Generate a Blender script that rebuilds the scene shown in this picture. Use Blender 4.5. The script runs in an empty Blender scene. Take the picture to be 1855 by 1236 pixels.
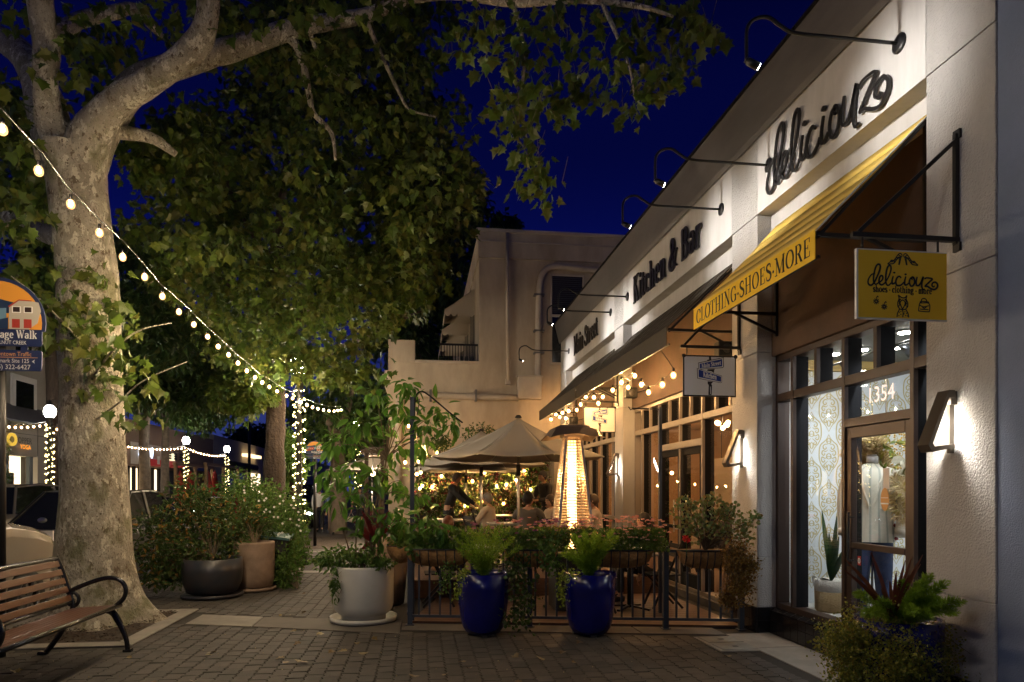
import bpy, math, random
import numpy as np
from mathutils import Vector, Matrix, noise

random.seed(7)
rng = np.random.default_rng(7)
R = math.radians
SC = bpy.context.scene
COL = SC.collection

# ------------------------------------------------------------------ camera
CAM_H = 1.6
FPX = 1237.0           # focal length in photograph pixels (24 mm on 36 mm, 1855 px wide)
PX0, PY0 = 927.5, 888.0
YAW = R(7.7)
SY, CY = math.sin(YAW), math.cos(YAW)
cam_d = bpy.data.cameras.new('camera')
cam_d.lens = 24.0
cam_d.sensor_width = 36.0
cam_d.shift_y = 270.0 / 1855.0
cam_d.clip_start = 0.1
cam_d.clip_end = 2000.0
cam_o = bpy.data.objects.new('camera', cam_d)
cam_o.location = (0, 0, CAM_H)
cam_o.rotation_euler = (R(90), 0, -YAW)
COL.objects.link(cam_o)
SC.camera = cam_o

# ------------------------------------------------------------------ blue-hour sky
W = bpy.data.worlds.new('World')
SC.world = W
W.use_nodes = True
wn, wl = W.node_tree.nodes, W.node_tree.links
wn.clear()
w_out = wn.new('ShaderNodeOutputWorld')
w_bg = wn.new('ShaderNodeBackground')
w_geo = wn.new('ShaderNodeTexCoord')
w_sep = wn.new('ShaderNodeSeparateXYZ')
w_ramp = wn.new('ShaderNodeValToRGB')
w_ramp.color_ramp.interpolation = 'EASE'
_e = w_ramp.color_ramp.elements
_e[0].position, _e[0].color = 0.0, (0.045, 0.062, 0.24, 1)
_e[1].position, _e[1].color = 1.0, (0.0006, 0.0007, 0.014, 1)
for _p, _c in ((0.09, (0.026, 0.040, 0.20, 1)), (0.26, (0.0022, 0.0048, 0.098, 1)), (0.46, (0.0010, 0.0022, 0.046, 1)), (0.62, (0.0007, 0.0012, 0.024, 1))):
    _n = _e.new(_p)
    _n.color = _c
wl.new(w_geo.outputs['Generated'], w_sep.inputs[0])
wl.new(w_sep.outputs['Z'], w_ramp.inputs[0])
wl.new(w_ramp.outputs[0], w_bg.inputs[0])
w_bg.inputs[1].default_value = .56
wl.new(w_bg.outputs[0], w_out.inputs[0])

# ------------------------------------------------------------------ exposure and sampling
VS = SC.view_settings
SC.display_settings.display_device = 'sRGB'
VS.view_transform = 'Standard'
VS.look = 'None'
VS.exposure = 0.5
VS.gamma = 1.0
VS.use_curve_mapping = False
SC.cycles.use_denoising = True
try:
    SC.cycles.denoiser = 'OPENIMAGEDENOISE'
except Exception:
    pass
SC.cycles.max_bounces = 6
SC.cycles.diffuse_bounces = 3
SC.cycles.glossy_bounces = 3
SC.cycles.transmission_bounces = 6
SC.cycles.transparent_max_bounces = 8
SC.cycles.sample_clamp_indirect = 4.0
SC.cycles.caustics_reflective = False
SC.cycles.caustics_refractive = False

# ------------------------------------------------------------------ measuring helpers: photograph pixel -> point in the place
CAM = Vector((0, 0, CAM_H))
def ray(px, py):
    dx, dz = (px - PX0) / FPX, (PY0 - py) / FPX
    return Vector((SY + CY * dx, CY - SY * dx, dz))
def at(px, py, t): return CAM + ray(px, py) * t
def onX(px, py, X):
    r = ray(px, py); return CAM + r * (X / r.x)
def onY(px, py, Y):
    r = ray(px, py); return CAM + r * (Y / r.y)
def onZ(px, py, z=0.0):
    r = ray(px, py); return CAM + r * ((z - CAM_H) / r.z)

# ------------------------------------------------------------------ materials
def mat(name, col, rough=.6, metal=0.0, bump=None, var=None, spec=.5, emit=None, coat=0.0, alpha=None, trans=0.0, grain=None):
    m = bpy.data.materials.new(name)
    m.use_nodes = True
    nt = m.node_tree; n, l = nt.nodes, nt.links
    b = n['Principled BSDF']
    b.inputs['Base Color'].default_value = (*col, 1)
    b.inputs['Roughness'].default_value = rough
    b.inputs['Metallic'].default_value = metal
    b.inputs['Specular IOR Level'].default_value = spec
    b.inputs['Coat Weight'].default_value = coat
    b.inputs['Transmission Weight'].default_value = trans
    tc = None
    def coord():
        nonlocal tc
        if tc is None: tc = n.new('ShaderNodeTexCoord')
        return tc.outputs['Object']
    if var:                                    # (scale, second colour[, stretch])
        t = n.new('ShaderNodeTexNoise'); t.inputs['Scale'].default_value = var[0]; t.inputs['Detail'].default_value = 6; t.inputs['Roughness'].default_value = .65
        src = coord()
        if len(var) > 2:
            mp = n.new('ShaderNodeMapping'); mp.inputs['Scale'].default_value = var[2]; l.new(src, mp.inputs[0]); src = mp.outputs[0]
        l.new(src, t.inputs['Vector'])
        cr = n.new('ShaderNodeValToRGB'); cr.color_ramp.elements[0].position = .36; cr.color_ramp.elements[1].position = .66
        cr.color_ramp.elements[0].color = (*col, 1); cr.color_ramp.elements[1].color = (*var[1], 1)
        l.new(t.outputs['Fac'], cr.inputs[0]); l.new(cr.outputs[0], b.inputs['Base Color'])
    if bump:                                   # (scale, strength, distance)
        t2 = n.new('ShaderNodeTexNoise'); t2.inputs['Scale'].default_value = bump[0]; t2.inputs['Detail'].default_value = 4
        l.new(coord(), t2.inputs['Vector'])
        bp = n.new('ShaderNodeBump'); bp.inputs['Strength'].default_value = bump[1]; bp.inputs['Distance'].default_value = bump[2]
        l.new(t2.outputs['Fac'], bp.inputs['Height']); l.new(bp.outputs[0], b.inputs['Normal'])
    if emit:
        b.inputs['Emission Color'].default_value = (*emit[0], 1); b.inputs['Emission Strength'].default_value = emit[1]
    return m

def leaf_mat(name, cols, trans=.35, rough=.45):
    """leaf: colour differs from leaf to leaf (random per island / per object), lets light through"""
    m = bpy.data.materials.new(name); m.use_nodes = True
    n, l = m.node_tree.nodes, m.node_tree.links
    n.clear()
    out = n.new('ShaderNodeOutputMaterial')
    geo = n.new('ShaderNodeNewGeometry'); oi = n.new('ShaderNodeObjectInfo')
    ad = n.new('ShaderNodeMath'); ad.operation = 'ADD'
    fr = n.new('ShaderNodeMath'); fr.operation = 'FRACT'
    l.new(geo.outputs['Random Per Island'], ad.inputs[0]); l.new(oi.outputs['Random'], ad.inputs[1]); l.new(ad.outputs[0], fr.inputs[0])
    cr = n.new('ShaderNodeValToRGB')
    e = cr.color_ramp.elements
    for i, c in enumerate(cols):
        p = i / max(1, len(cols) - 1)
        el = e[0] if i == 0 else (e[len(e) - 1] if i == len(cols) - 1 else e.new(p))
        el.position = p; el.color = (*c, 1)
    l.new(fr.outputs[0], cr.inputs[0])
    b = n.new('ShaderNodeBsdfPrincipled'); b.inputs['Roughness'].default_value = rough; b.inputs['Specular IOR Level'].default_value = .35
    t = n.new('ShaderNodeBsdfTranslucent'); mx = n.new('ShaderNodeMixShader'); mx.inputs[0].default_value = trans
    l.new(cr.outputs[0], b.inputs['Base Color']); l.new(cr.outputs[0], t.inputs[0])
    l.new(b.outputs[0], mx.inputs[1]); l.new(t.outputs[0], mx.inputs[2]); l.new(mx.outputs[0], out.inputs[0])
    return m

def island_mat(name, cols, rough=.8, bump=None, noise=None):
    """a material whose colour differs from piece to piece (pavers, tiles)"""
    m = bpy.data.materials.new(name); m.use_nodes = True
    n, l = m.node_tree.nodes, m.node_tree.links
    b = n['Principled BSDF']; b.inputs['Roughness'].default_value = rough
    geo = n.new('ShaderNodeNewGeometry'); oi = n.new('ShaderNodeObjectInfo')
    ad = n.new('ShaderNodeMath'); ad.operation = 'ADD'; fr = n.new('ShaderNodeMath'); fr.operation = 'FRACT'
    l.new(geo.outputs['Random Per Island'], ad.inputs[0]); l.new(oi.outputs['Random'], ad.inputs[1]); l.new(ad.outputs[0], fr.inputs[0])
    cr = n.new('ShaderNodeValToRGB'); e = cr.color_ramp.elements
    for i, c in enumerate(cols):
        p = i / max(1, len(cols) - 1)
        el = e[0] if i == 0 else (e[len(e) - 1] if i == len(cols) - 1 else e.new(p))
        el.position = p; el.color = (*c, 1)
    l.new(fr.outputs[0], cr.inputs[0])
    tc = n.new('ShaderNodeNewGeometry')
    t = n.new('ShaderNodeTexNoise'); t.inputs['Scale'].default_value = noise or 6; t.inputs['Detail'].default_value = 8; t.inputs['Roughness'].default_value = .7
    l.new(tc.outputs['Position'], t.inputs['Vector'])
    mr = n.new('ShaderNodeMapRange'); mr.inputs[1].default_value = .3; mr.inputs[2].default_value = .7; mr.inputs[3].default_value = .5; mr.inputs[4].default_value = 1.25
    l.new(t.outputs['Fac'], mr.inputs[0])
    mu = n.new('ShaderNodeMix'); mu.data_type = 'RGBA'; mu.blend_type = 'MULTIPLY'; mu.inputs[0].default_value = 1
    l.new(cr.outputs[0], mu.inputs[6]); l.new(mr.outputs[0], mu.inputs[7]); l.new(mu.outputs[2], b.inputs['Base Color'])
    if bump:
        t2 = n.new('ShaderNodeTexNoise'); t2.inputs['Scale'].default_value = bump[0]; l.new(tc.outputs['Position'], t2.inputs['Vector'])
        bp = n.new('ShaderNodeBump'); bp.inputs['Strength'].default_value = bump[1]; bp.inputs['Distance'].default_value = bump[2]
        l.new(t2.outputs['Fac'], bp.inputs['Height']); l.new(bp.outputs[0], b.inputs['Normal'])
    return m

def emis(name, col, s):
    m = bpy.data.materials.new(name); m.use_nodes = True
    n, l = m.node_tree.nodes, m.node_tree.links
    n.clear()
    o = n.new('ShaderNodeOutputMaterial'); e = n.new('ShaderNodeEmission')
    e.inputs[0].default_value = (*col, 1); e.inputs[1].default_value = s
    l.new(e.outputs[0], o.inputs[0])
    return m

def glass_mat(name, tint=(1, 1, 1), refl=.9, rough=.0):
    """window pane: mostly clear, mirror-like at grazing angles"""
    m = bpy.data.materials.new(name); m.use_nodes = True
    n, l = m.node_tree.nodes, m.node_tree.links
    n.clear()
    o = n.new('ShaderNodeOutputMaterial'); tr = n.new('ShaderNodeBsdfTransparent'); g = n.new('ShaderNodeBsdfGlossy')
    tr.inputs[0].default_value = (*tint, 1); g.inputs['Roughness'].default_value = rough; g.inputs[0].default_value = (refl, refl, refl, 1)
    lw = n.new('ShaderNodeLayerWeight'); lw.inputs[0].default_value = .5
    pw = n.new('ShaderNodeMath'); pw.operation = 'POWER'; pw.inputs[1].default_value = 5; l.new(lw.outputs['Facing'], pw.inputs[0])
    f = n.new('ShaderNodeMapRange'); f.inputs[3].default_value = .035; f.inputs[4].default_value = .8; l.new(pw.outputs[0], f.inputs[0])
    mx = n.new('ShaderNodeMixShader')
    l.new(f.outputs[0], mx.inputs[0]); l.new(tr.outputs[0], mx.inputs[1]); l.new(g.outputs[0], mx.inputs[2]); l.new(mx.outputs[0], o.inputs[0])
    return m

# ------------------------------------------------------------------ mesh builder
class MB:
    def __init__(s): s.v, s.f, s.m, s.sm = [], [], [], []
    def add(s, vs, fs, mi=0, smooth=False):
        b = len(s.v)
        s.v.extend([tuple(p) for p in vs])
        for f in fs:
            s.f.append([i + b for i in f]); s.m.append(mi); s.sm.append(smooth)
        return s
    def box(s, x0, x1, y0, y1, z0, z1, mi=0):
        v = [(x0, y0, z0), (x1, y0, z0), (x1, y1, z0), (x0, y1, z0), (x0, y0, z1), (x1, y0, z1), (x1, y1, z1), (x0, y1, z1)]
        return s.add(v, [(0, 3, 2, 1), (4, 5, 6, 7), (0, 1, 5, 4), (1, 2, 6, 5), (2, 3, 7, 6), (3, 0, 4, 7)], mi)
    def bar(s, a, b, w, h, up=(0, 0, 1), mi=0):
        a, b = Vector(a), Vector(b)
        d = (b - a).normalized(); u = Vector(up)
        if abs(d.dot(u)) > .98: u = Vector((0, 1, 0))
        x = d.cross(u).normalized() * (w / 2); z = x.cross(d).normalized() * (h / 2)
        v = [a - x - z, a + x - z, a + x + z, a - x + z, b - x - z, b + x - z, b + x + z, b - x + z]
        return s.add(v, [(0, 1, 2, 3), (7, 6, 5, 4), (0, 4, 5, 1), (1, 5, 6, 2), (2, 6, 7, 3), (3, 7, 4, 0)], mi)
    def tube(s, pts, r, n=8, mi=0, cap=True, smooth=True, flat=1.0):
        pts = [Vector(p) for p in pts]
        rs = r if isinstance(r, (list, tuple)) else [r] * len(pts)
        d0 = (pts[1] - pts[0]).normalized()
        u = Vector((0, 0, 1)) if abs(d0.z) < .9 else Vector((1, 0, 0))
        u = (u - d0 * u.dot(d0)).normalized()
        vs, fs = [], []
        for i, p in enumerate(pts):
            d = (pts[min(i + 1, len(pts) - 1)] - pts[max(i - 1, 0)])
            if d.length < 1e-9: d = d0
            d.normalize()
            u = (u - d * u.dot(d))
            u = u.normalized() if u.length > 1e-6 else d.orthogonal().normalized()
            w = d.cross(u)
            for k in range(n):
                a = 2 * math.pi * k / n
                vs.append(p + u * (math.cos(a) * rs[i]) + w * (math.sin(a) * rs[i] * flat))
        for i in range(len(pts) - 1):
            for k in range(n):
                k2 = (k + 1) % n
                fs.append((i * n + k, i * n + k2, (i + 1) * n + k2, (i + 1) * n + k))
        s.add(vs, fs, mi, smooth)
        if cap:
            b = len(s.v) - len(vs)
            s.f.append([b + k for k in range(n)][::-1]); s.m.append(mi); s.sm.append(False)
            s.f.append([b + (len(pts) - 1) * n + k for k in range(n)]); s.m.append(mi); s.sm.append(False)
        return s
    def lathe(s, prof, c=(0, 0, 0), n=28, mi=0, smooth=True, sx=1.0, sy=1.0):
        vs, fs = [], []
        for r, z in prof:
            for k in range(n):
                a = 2 * math.pi * k / n
                vs.append((c[0] + r * math.cos(a) * sx, c[1] + r * math.sin(a) * sy, c[2] + z))
        for i in range(len(prof) - 1):
            for k in range(n):
                k2 = (k + 1) % n
                fs.append((i * n + k, i * n + k2, (i + 1) * n + k2, (i + 1) * n + k))
        if prof[0][0] > 1e-6: fs.append(tuple(range(n))[::-1])
        if prof[-1][0] > 1e-6: fs.append(tuple((len(prof) - 1) * n + k for k in range(n)))
        return s.add(vs, fs, mi, smooth)
    def prism(s, poly, o, ux, uy, dv, mi=0, mi_side=None):
        o, ux, uy, dv = Vector(o), Vector(ux), Vector(uy), Vector(dv)
        n = len(poly)
        a = [o + ux * x + uy * y for x, y in poly]
        vs = a + [p + dv for p in a]
        s.add(vs, [tuple(range(n))[::-1], tuple(range(n, 2 * n))], mi)
        b = len(s.v) - 2 * n
        for k in range(n):
            s.f.append([b + k, b + (k + 1) % n, b + n + (k + 1) % n, b + n + k]); s.m.append(mi if mi_side is None else mi_side); s.sm.append(False)
        return s
    def sheet(s, poly, o, ux, uy, mi=0):
        o, ux, uy = Vector(o), Vector(ux), Vector(uy)
        return s.add([o + ux * x + uy * y for x, y in poly], [tuple(range(len(poly)))], mi)
    def ribbon(s, pts, ws, o, ux, uy, dv, mi=0, closed=False):
        """a flat stroke of varying width with depth dv"""
        o, ux, uy, dv = Vector(o), Vector(ux), Vector(uy), Vector(dv)
        P = [Vector((p[0], p[1])) for p in pts]
        if not isinstance(ws, (list, tuple)): ws = [ws] * len(P)
        n = len(P); L, Rr = [], []
        for i in range(n):
            d = P[min(i + 1, n - 1)] - P[max(i - 1, 0)]
            d = d.normalized() if d.length > 1e-9 else Vector((1, 0))
            q = Vector((-d.y, d.x)) * (ws[i] / 2)
            L.append(P[i] + q); Rr.append(P[i] - q)
        vs = []
        for q in L: vs.append(o + ux * q.x + uy * q.y)
        for q in Rr: vs.append(o + ux * q.x + uy * q.y)
        m2 = len(vs)
        deep = dv.length > 1e-9
        if deep: vs += [p + dv for p in vs]
        fs = []
        for i in range(n - 1):
            if deep:
                fs.append((m2 + i, m2 + i + 1, m2 + n + i + 1, m2 + n + i))
                fs.append((i, n + i, n + i + 1, i + 1))
                fs.append((i, i + 1, m2 + i + 1, m2 + i)); fs.append((n + i + 1, n + i, m2 + n + i, m2 + n + i + 1))
            else: fs.append((i, i + 1, n + i + 1, n + i))
        if deep:
            fs.append((0, m2, m2 + n, n)); fs.append((n - 1, 2 * n - 1, m2 + 2 * n - 1, m2 + n - 1))
        return s.add(vs, fs, mi)
    def ball(s, c, r, n=8, m=6, mi=0, sc=(1, 1, 1), smooth=True):
        vs, fs = [(c[0], c[1], c[2] - r * sc[2])], []
        for j in range(1, m):
            t = math.pi * j / m - math.pi / 2
            for k in range(n):
                a = 2 * math.pi * k / n
                vs.append((c[0] + r * sc[0] * math.cos(t) * math.cos(a), c[1] + r * sc[1] * math.cos(t) * math.sin(a), c[2] + r * sc[2] * math.sin(t)))
        vs.append((c[0], c[1], c[2] + r * sc[2]))
        last = len(vs) - 1
        for k in range(n):
            k2 = (k + 1) % n
            fs.append((0, 1 + k2, 1 + k)); fs.append((last, 1 + (m - 2) * n + k, 1 + (m - 2) * n + k2))
            for j in range(m - 2): fs.append((1 + j * n + k, 1 + j * n + k2, 1 + (j + 1) * n + k2, 1 + (j + 1) * n + k))
        return s.add(vs, fs, mi, smooth)
    def blob(s, c, r, mi=0):                     # eight-faced speck (tiny lamps, petals)
        x, y, z = c
        return s.add([(x + r, y, z), (x - r, y, z), (x, y + r, z), (x, y - r, z), (x, y, z + r), (x, y, z - r)],
                     [(0, 2, 4), (2, 1, 4), (1, 3, 4), (3, 0, 4), (2, 0, 5), (1, 2, 5), (3, 1, 5), (0, 3, 5)], mi)
    def bounds(s):
        a = np.array(s.v); return a.min(0), a.max(0)
    def mesh(s, name, mats, off=(0, 0, 0)):
        me = bpy.data.meshes.new(name)
        ox, oy, oz = off
        me.from_pydata([(x - ox, y - oy, z - oz) for x, y, z in s.v], [], s.f)
        for m in mats: me.materials.append(m)
        me.polygons.foreach_set('material_index', s.m)
        me.polygons.foreach_set('use_smooth', s.sm)
        me.update()
        return me
    def build(s, name, mats, parent=None, bevel=0, seg=2, **pr):
        mats = mats if isinstance(mats, (list, tuple)) else [mats]
        if parent is not None: off = wloc(parent); loc = (0, 0, 0)
        else:
            lo, hi = s.bounds(); off = ((lo[0] + hi[0]) / 2, (lo[1] + hi[1]) / 2, lo[2]); loc = off
        o = bpy.data.objects.new(name, s.mesh(name, mats, off))
        COL.objects.link(o); o.location = loc
        if parent is not None: o.parent = parent
        if bevel:
            bm = o.modifiers.new('bevel', 'BEVEL'); bm.width = bevel; bm.segments = seg; bm.limit_method = 'ANGLE'; bm.angle_limit = R(35); bm.harden_normals = False
        tag(o, **pr)
        return o

def wloc(o):
    v = Vector((0, 0, 0))
    while o is not None: v += o.location; o = o.parent
    return v
def tag(o, label=None, cat=None, group=None, kind=None):
    if label: o['label'] = label
    if cat: o['category'] = cat
    if group: o['group'] = group
    if kind: o['kind'] = kind
    return o
def thing(name, label, cat, loc=(0, 0, 0), group=None):
    o = bpy.data.objects.new(name, None); COL.objects.link(o); o.location = loc; o.empty_display_size = .1
    return tag(o, label, cat, group)
KIDS = {}
def dup(root, loc, rz=0.0, label=None, sc=None):
    """a copy of a thing with copies of its parts and sub-parts (sharing mesh data)"""
    def cp(o, par):
        c = o.copy(); COL.objects.link(c)
        if par is not None: c.parent = par
        for ch in o.children: cp(ch, c)
        return c
    r = cp(root, None)
    r.location = loc; r.rotation_euler = (0, 0, rz)
    if sc: r.scale = (sc, sc, sc)
    if label: r['label'] = label
    return r
def struct(name, mb, m, **k): return mb.build(name, m, None, kind='structure', **k)

def mesh_obj(name, V, F, mats, parent=None, smooth=False, **pr):
    """numpy arrays -> object; F is (n, k) faces of equal size"""
    V = np.asarray(V, dtype=np.float32); F = np.asarray(F, dtype=np.int32)
    if parent is not None: off = np.array(wloc(parent)); loc = (0, 0, 0)
    else:
        lo, hi = V.min(0), V.max(0); off = np.array(((lo[0] + hi[0]) / 2, (lo[1] + hi[1]) / 2, lo[2])); loc = tuple(off)
    me = bpy.data.meshes.new(name)
    n, k = F.shape
    me.vertices.add(len(V)); me.vertices.foreach_set('co', (V - off).astype(np.float32).ravel())
    me.loops.add(n * k); me.loops.foreach_set('vertex_index', F.ravel())
    me.polygons.add(n)
    me.polygons.foreach_set('loop_start', np.arange(0, n * k, k, dtype=np.int32))
    me.polygons.foreach_set('loop_total', np.full(n, k, dtype=np.int32))
    me.polygons.foreach_set('use_smooth', np.full(n, smooth))
    me.materials.append(mats)
    me.update(calc_edges=True)
    o = bpy.data.objects.new(name, me); COL.objects.link(o); o.location = loc
    if parent is not None: o.parent = parent
    tag(o, **pr)
    return o

# ------------------------------------------------------------------ leaves
def fan(pts, fold=.12, mid=(0, .5)):
    """outline -> leaf template (centre vertex + fan), slightly folded along its midrib"""
    v = [(mid[0], mid[1], 0)] + [(x, y, abs(x) * fold - .10 * y * y) for x, y in pts]
    n = len(pts)
    return np.array(v, float), np.array([(0, 1 + i, 1 + (i + 1) % n) for i in range(n)])
_half = [(.05, .0), (.30, -.06), (.26, .10), (.55, .16), (.40, .36), (.60, .62), (.34, .60), (.22, .74)]
MAPLE = fan(_half + [(0, 1.08)] + [(-x, y) for x, y in _half[::-1]], .16, (0, .38))
MAPLE_S = fan([(.06, 0), (.52, .12), (.34, .36), (.56, .64), (.2, .70), (0, 1.05), (-.2, .70), (-.56, .64), (-.34, .36), (-.52, .12)], .16, (0, .38))
OVAL = fan([(.02, 0), (.17, .22), (.22, .48), (.15, .78), (0, 1.05), (-.15, .78), (-.22, .48), (-.17, .22)], .35, (0, .5))
DIAM = (np.array([(0, 0, 0), (.28, .45, .07), (0, 1, -.06), (-.28, .45, .07)], float), np.array([(0, 1, 2), (0, 2, 3)]))
ROUND = fan([(.25, .05), (.45, .4), (.28, .85), (-.28, .85), (-.45, .4), (-.25, .05)], .15, (0, .45))

def unit(a): return a / np.maximum(np.linalg.norm(a, axis=1, keepdims=True), 1e-9)
def leaf_arrays(P, D, N, S, tpl):
    tv, tf = tpl
    D = unit(D); X = unit(np.cross(D, N)); Z = np.cross(X, D)
    S = np.asarray(S).reshape(-1, 1, 1)
    V = P[:, None, :] + S * (tv[None, :, 0:1] * X[:, None, :] + tv[None, :, 1:2] * D[:, None, :] + tv[None, :, 2:3] * Z[:, None, :])
    k = len(tv)
    V = V + (S * (rng.uniform(-.3, 2.6, (len(P), 1, 1)) * tv[None, :, 2:3])) * Z[:, None, :]
    F = tf[None] + (np.arange(len(P)) * k)[:, None, None]
    return V.reshape(-1, 3), F.reshape(-1, 3)
def rand_dirs(n): return unit(rng.normal(size=(n, 3)))
def blade_dirs(n, out=None, droop=.5, flat=.8):
    """leaf axes roughly outward and drooping; blades roughly level"""
    D = rand_dirs(n)
    if out is not None: D = D * .8 + out
    D[:, 2] -= droop
    N = rand_dirs(n) * (1 - flat); N[:, 2] += flat
    return unit(D), unit(N + 1e-4)
def leaf_cloud(name, P, D, N, S, tpl, m, parent=None, singles=0, **pr):
    """the `singles` leaves nearest the camera are objects of their own, the rest one mesh"""
    S = np.asarray(S, float) * np.ones(len(P))
    if singles:
        q = P - np.array(CAM)
        dep = q[:, 0] * SY + q[:, 1] * CY
        px = (q[:, 0] * CY - q[:, 1] * SY) / np.maximum(dep, .1) * FPX + PX0
        py = PY0 - q[:, 2] / np.maximum(dep, .1) * FPX
        seen = (dep > .3) & (px > 0) & (px < 1855) & (py > 0) & (py < 1236)
        score = np.where(seen, S / np.maximum(dep, .3), 0)
        idx = np.argsort(-score)[:singles]
        tv, tf = tpl
        me = bpy.data.meshes.new('leaf'); me.from_pydata([tuple(v) for v in tv], [], [tuple(f) for f in tf]); me.materials.append(m); me.update()
        po = wloc(parent) if parent is not None else Vector((0, 0, 0))
        Du = unit(D); Xu = unit(np.cross(Du, N)); Zu = np.cross(Xu, Du)
        for i in idx:
            o = bpy.data.objects.new('leaf', me); COL.objects.link(o)
            s = S[i]
            Mx = Matrix(((Xu[i, 0] * s, Du[i, 0] * s, Zu[i, 0] * s, P[i, 0] - po.x), (Xu[i, 1] * s, Du[i, 1] * s, Zu[i, 1] * s, P[i, 1] - po.y),
                         (Xu[i, 2] * s, Du[i, 2] * s, Zu[i, 2] * s, P[i, 2] - po.z), (0, 0, 0, 1)))
            o.parent = parent; o.matrix_local = Mx
        keep = np.ones(len(P), bool); keep[idx] = False
        P, D, N, S = P[keep], D[keep], N[keep], S[keep]
    if len(P) == 0: return None
    V, F = leaf_arrays(P, D, N, S, tpl)
    return mesh_obj(name, V, F, m, parent, **pr)

def crv(pts, n=6):
    """Catmull-Rom through the points"""
    P = [Vector(p) for p in pts]
    if len(P) < 3: return P
    P = [P[0] * 2 - P[1]] + P + [P[-1] * 2 - P[-2]]
    out = []
    for i in range(1, len(P) - 2):
        a, b, c, d = P[i - 1], P[i], P[i + 1], P[i + 2]
        for k in range(n):
            t = k / n
            out.append(.5 * ((2 * b) + (c - a) * t + (2 * a - 5 * b + 4 * c - d) * t * t + (3 * b - a - 3 * c + d) * t ** 3))
    out.append(P[-2])
    return out
def lerps(v, n):
    """resample a list of numbers to n values"""
    return [float(x) for x in np.interp(np.linspace(0, 1, n), np.linspace(0, 1, len(v)), v)]

# ------------------------------------------------------------------ lamps
def lamp(name, kind, loc, watts, col, size=.05, direction=None, parent=None, spot=None, blend=.5, size_y=None):
    d = bpy.data.lights.new(name, kind); d.energy = watts; d.color = col
    if kind == 'AREA':
        d.size = size
        if size_y: d.shape = 'RECTANGLE'; d.size_y = size_y
    else: d.shadow_soft_size = size
    if spot: d.spot_size = spot; d.spot_blend = blend
    o = bpy.data.objects.new(name, d); COL.objects.link(o)
    o.location = Vector(loc) - (wloc(parent) if parent is not None else Vector((0, 0, 0)))
    if direction is not None: o.rotation_euler = Vector(direction).to_track_quat('-Z', 'Y').to_euler()
    if parent is not None: o.parent = parent
    return o
# ------------------------------------------------------------------ palette
WARM = (1.0, .62, .28); WARMW = (1.0, .80, .55); COOLW = (.88, .95, 1.0)
m_stucco = mat('stucco_cream', (.46, .45, .435), .9, bump=(75, 1.0, .016), var=(1.6, (.36, .35, .335), (1, 1, .4)))
m_band = mat('stucco_panel', (.50, .49, .48), .85, bump=(220, .25, .004), var=(2.6, (.41, .40, .385), (1, 1.6, .35)))
m_stucco_blue = mat('stucco_blue_grey', (.17, .21, .32), .9, bump=(110, .5, .01), var=(3, (.15, .19, .28)))
m_back = mat('old_stucco', (.49, .405, .305), .9, bump=(35, .3, .008), var=(1.3, (.33, .265, .195), (1, 1, .35)))
m_backtrim = mat('old_stucco_trim', (.47, .40, .32), .9, bump=(40, .2, .004), var=(2, (.36, .31, .26)))
m_cornice = mat('cornice_metal', (.10, .095, .095), .5, .2, bump=(8, .25, .01), var=(3, (.14, .13, .13), (1, .3, 1)))
m_header = mat('header_stucco', (.095, .058, .040), .9, bump=(70, .4, .008), var=(2.5, (.07, .045, .032)))
m_bronze = mat('bronze_frame', (.045, .027, .020), .45, .3)
m_blackframe = mat('black_frame', (.010, .010, .011), .85, spec=.12)
m_beigeframe = mat('painted_frame', (.20, .17, .14), .5)
m_black = mat('black_steel', (.010, .010, .011), .42, .2)
m_blackmatte = mat('black_matte', (.012, .012, .012), .8)
m_rail = mat('railing_paint', (.035, .045, .062), .45, .2)
m_letter = mat('letter_black', (.013, .012, .012), .35)
m_white = mat('white_paint', (.75, .74, .71), .5)
m_signwhite = mat('sign_face_white', (.78, .77, .73), .5)
m_yellow = mat('yellow_sign', (.90, .54, .02), .45)
m_yellowc = mat('yellow_canvas', (.82, .52, .02), .75, bump=(300, .15, .001))
m_navy = mat('navy_sign', (.012, .022, .075), .45)
m_tileblk = island_mat('black_tile', [(.008, .008, .010), (.014, .014, .017), (.010, .010, .012)], .18)
m_grout = mat('grout', (.045, .045, .048), .9)
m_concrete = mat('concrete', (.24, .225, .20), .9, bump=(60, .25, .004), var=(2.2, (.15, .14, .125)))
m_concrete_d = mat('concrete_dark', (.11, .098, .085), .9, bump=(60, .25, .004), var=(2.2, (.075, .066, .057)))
m_paver = island_mat('paver', [(.042, .037, .033), (.060, .053, .046), (.050, .043, .037), (.036, .033, .030), (.055, .047, .040)], .80, bump=(160, .6, .004), noise=3.2)
m_joint = mat('joint_sand', (.020, .017, .014), .95, bump=(120, .5, .003))
m_asphalt = mat('asphalt', (.050, .049, .048), .75, bump=(120, .6, .004), var=(1.5, (.038, .037, .036)))
m_soil = mat('soil', (.030, .021, .015), .95, bump=(45, 1.0, .02), var=(9, (.055, .040, .028)))
m_deck = mat('deck_boards', (.075, .036, .020), .6, bump=(60, .3, .002), var=(3, (.05, .024, .014), (1, 14, 14)))
m_roadline = mat('road_paint', (.55, .55, .52), .7)
m_wood = mat('bench_wood', (.085, .026, .010), .45, bump=(40, .2, .002), var=(6, (.05, .016, .007), (14, 1, 14)), spec=.35)
m_iron = mat('cast_iron', (.009, .009, .010), .26, .1, coat=.4)
m_potwhite = mat('glazed_white', (.50, .50, .46), .32, coat=.3, var=(3, (.45, .45, .41)))
m_potblue = mat('glazed_blue', (.002, .0035, .12), .22, coat=.35, var=(4, (.002, .003, .09)))
m_potgrey = mat('glazed_slate', (.018, .025, .036), .4, var=(5, (.032, .026, .026)), coat=.1)
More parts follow.
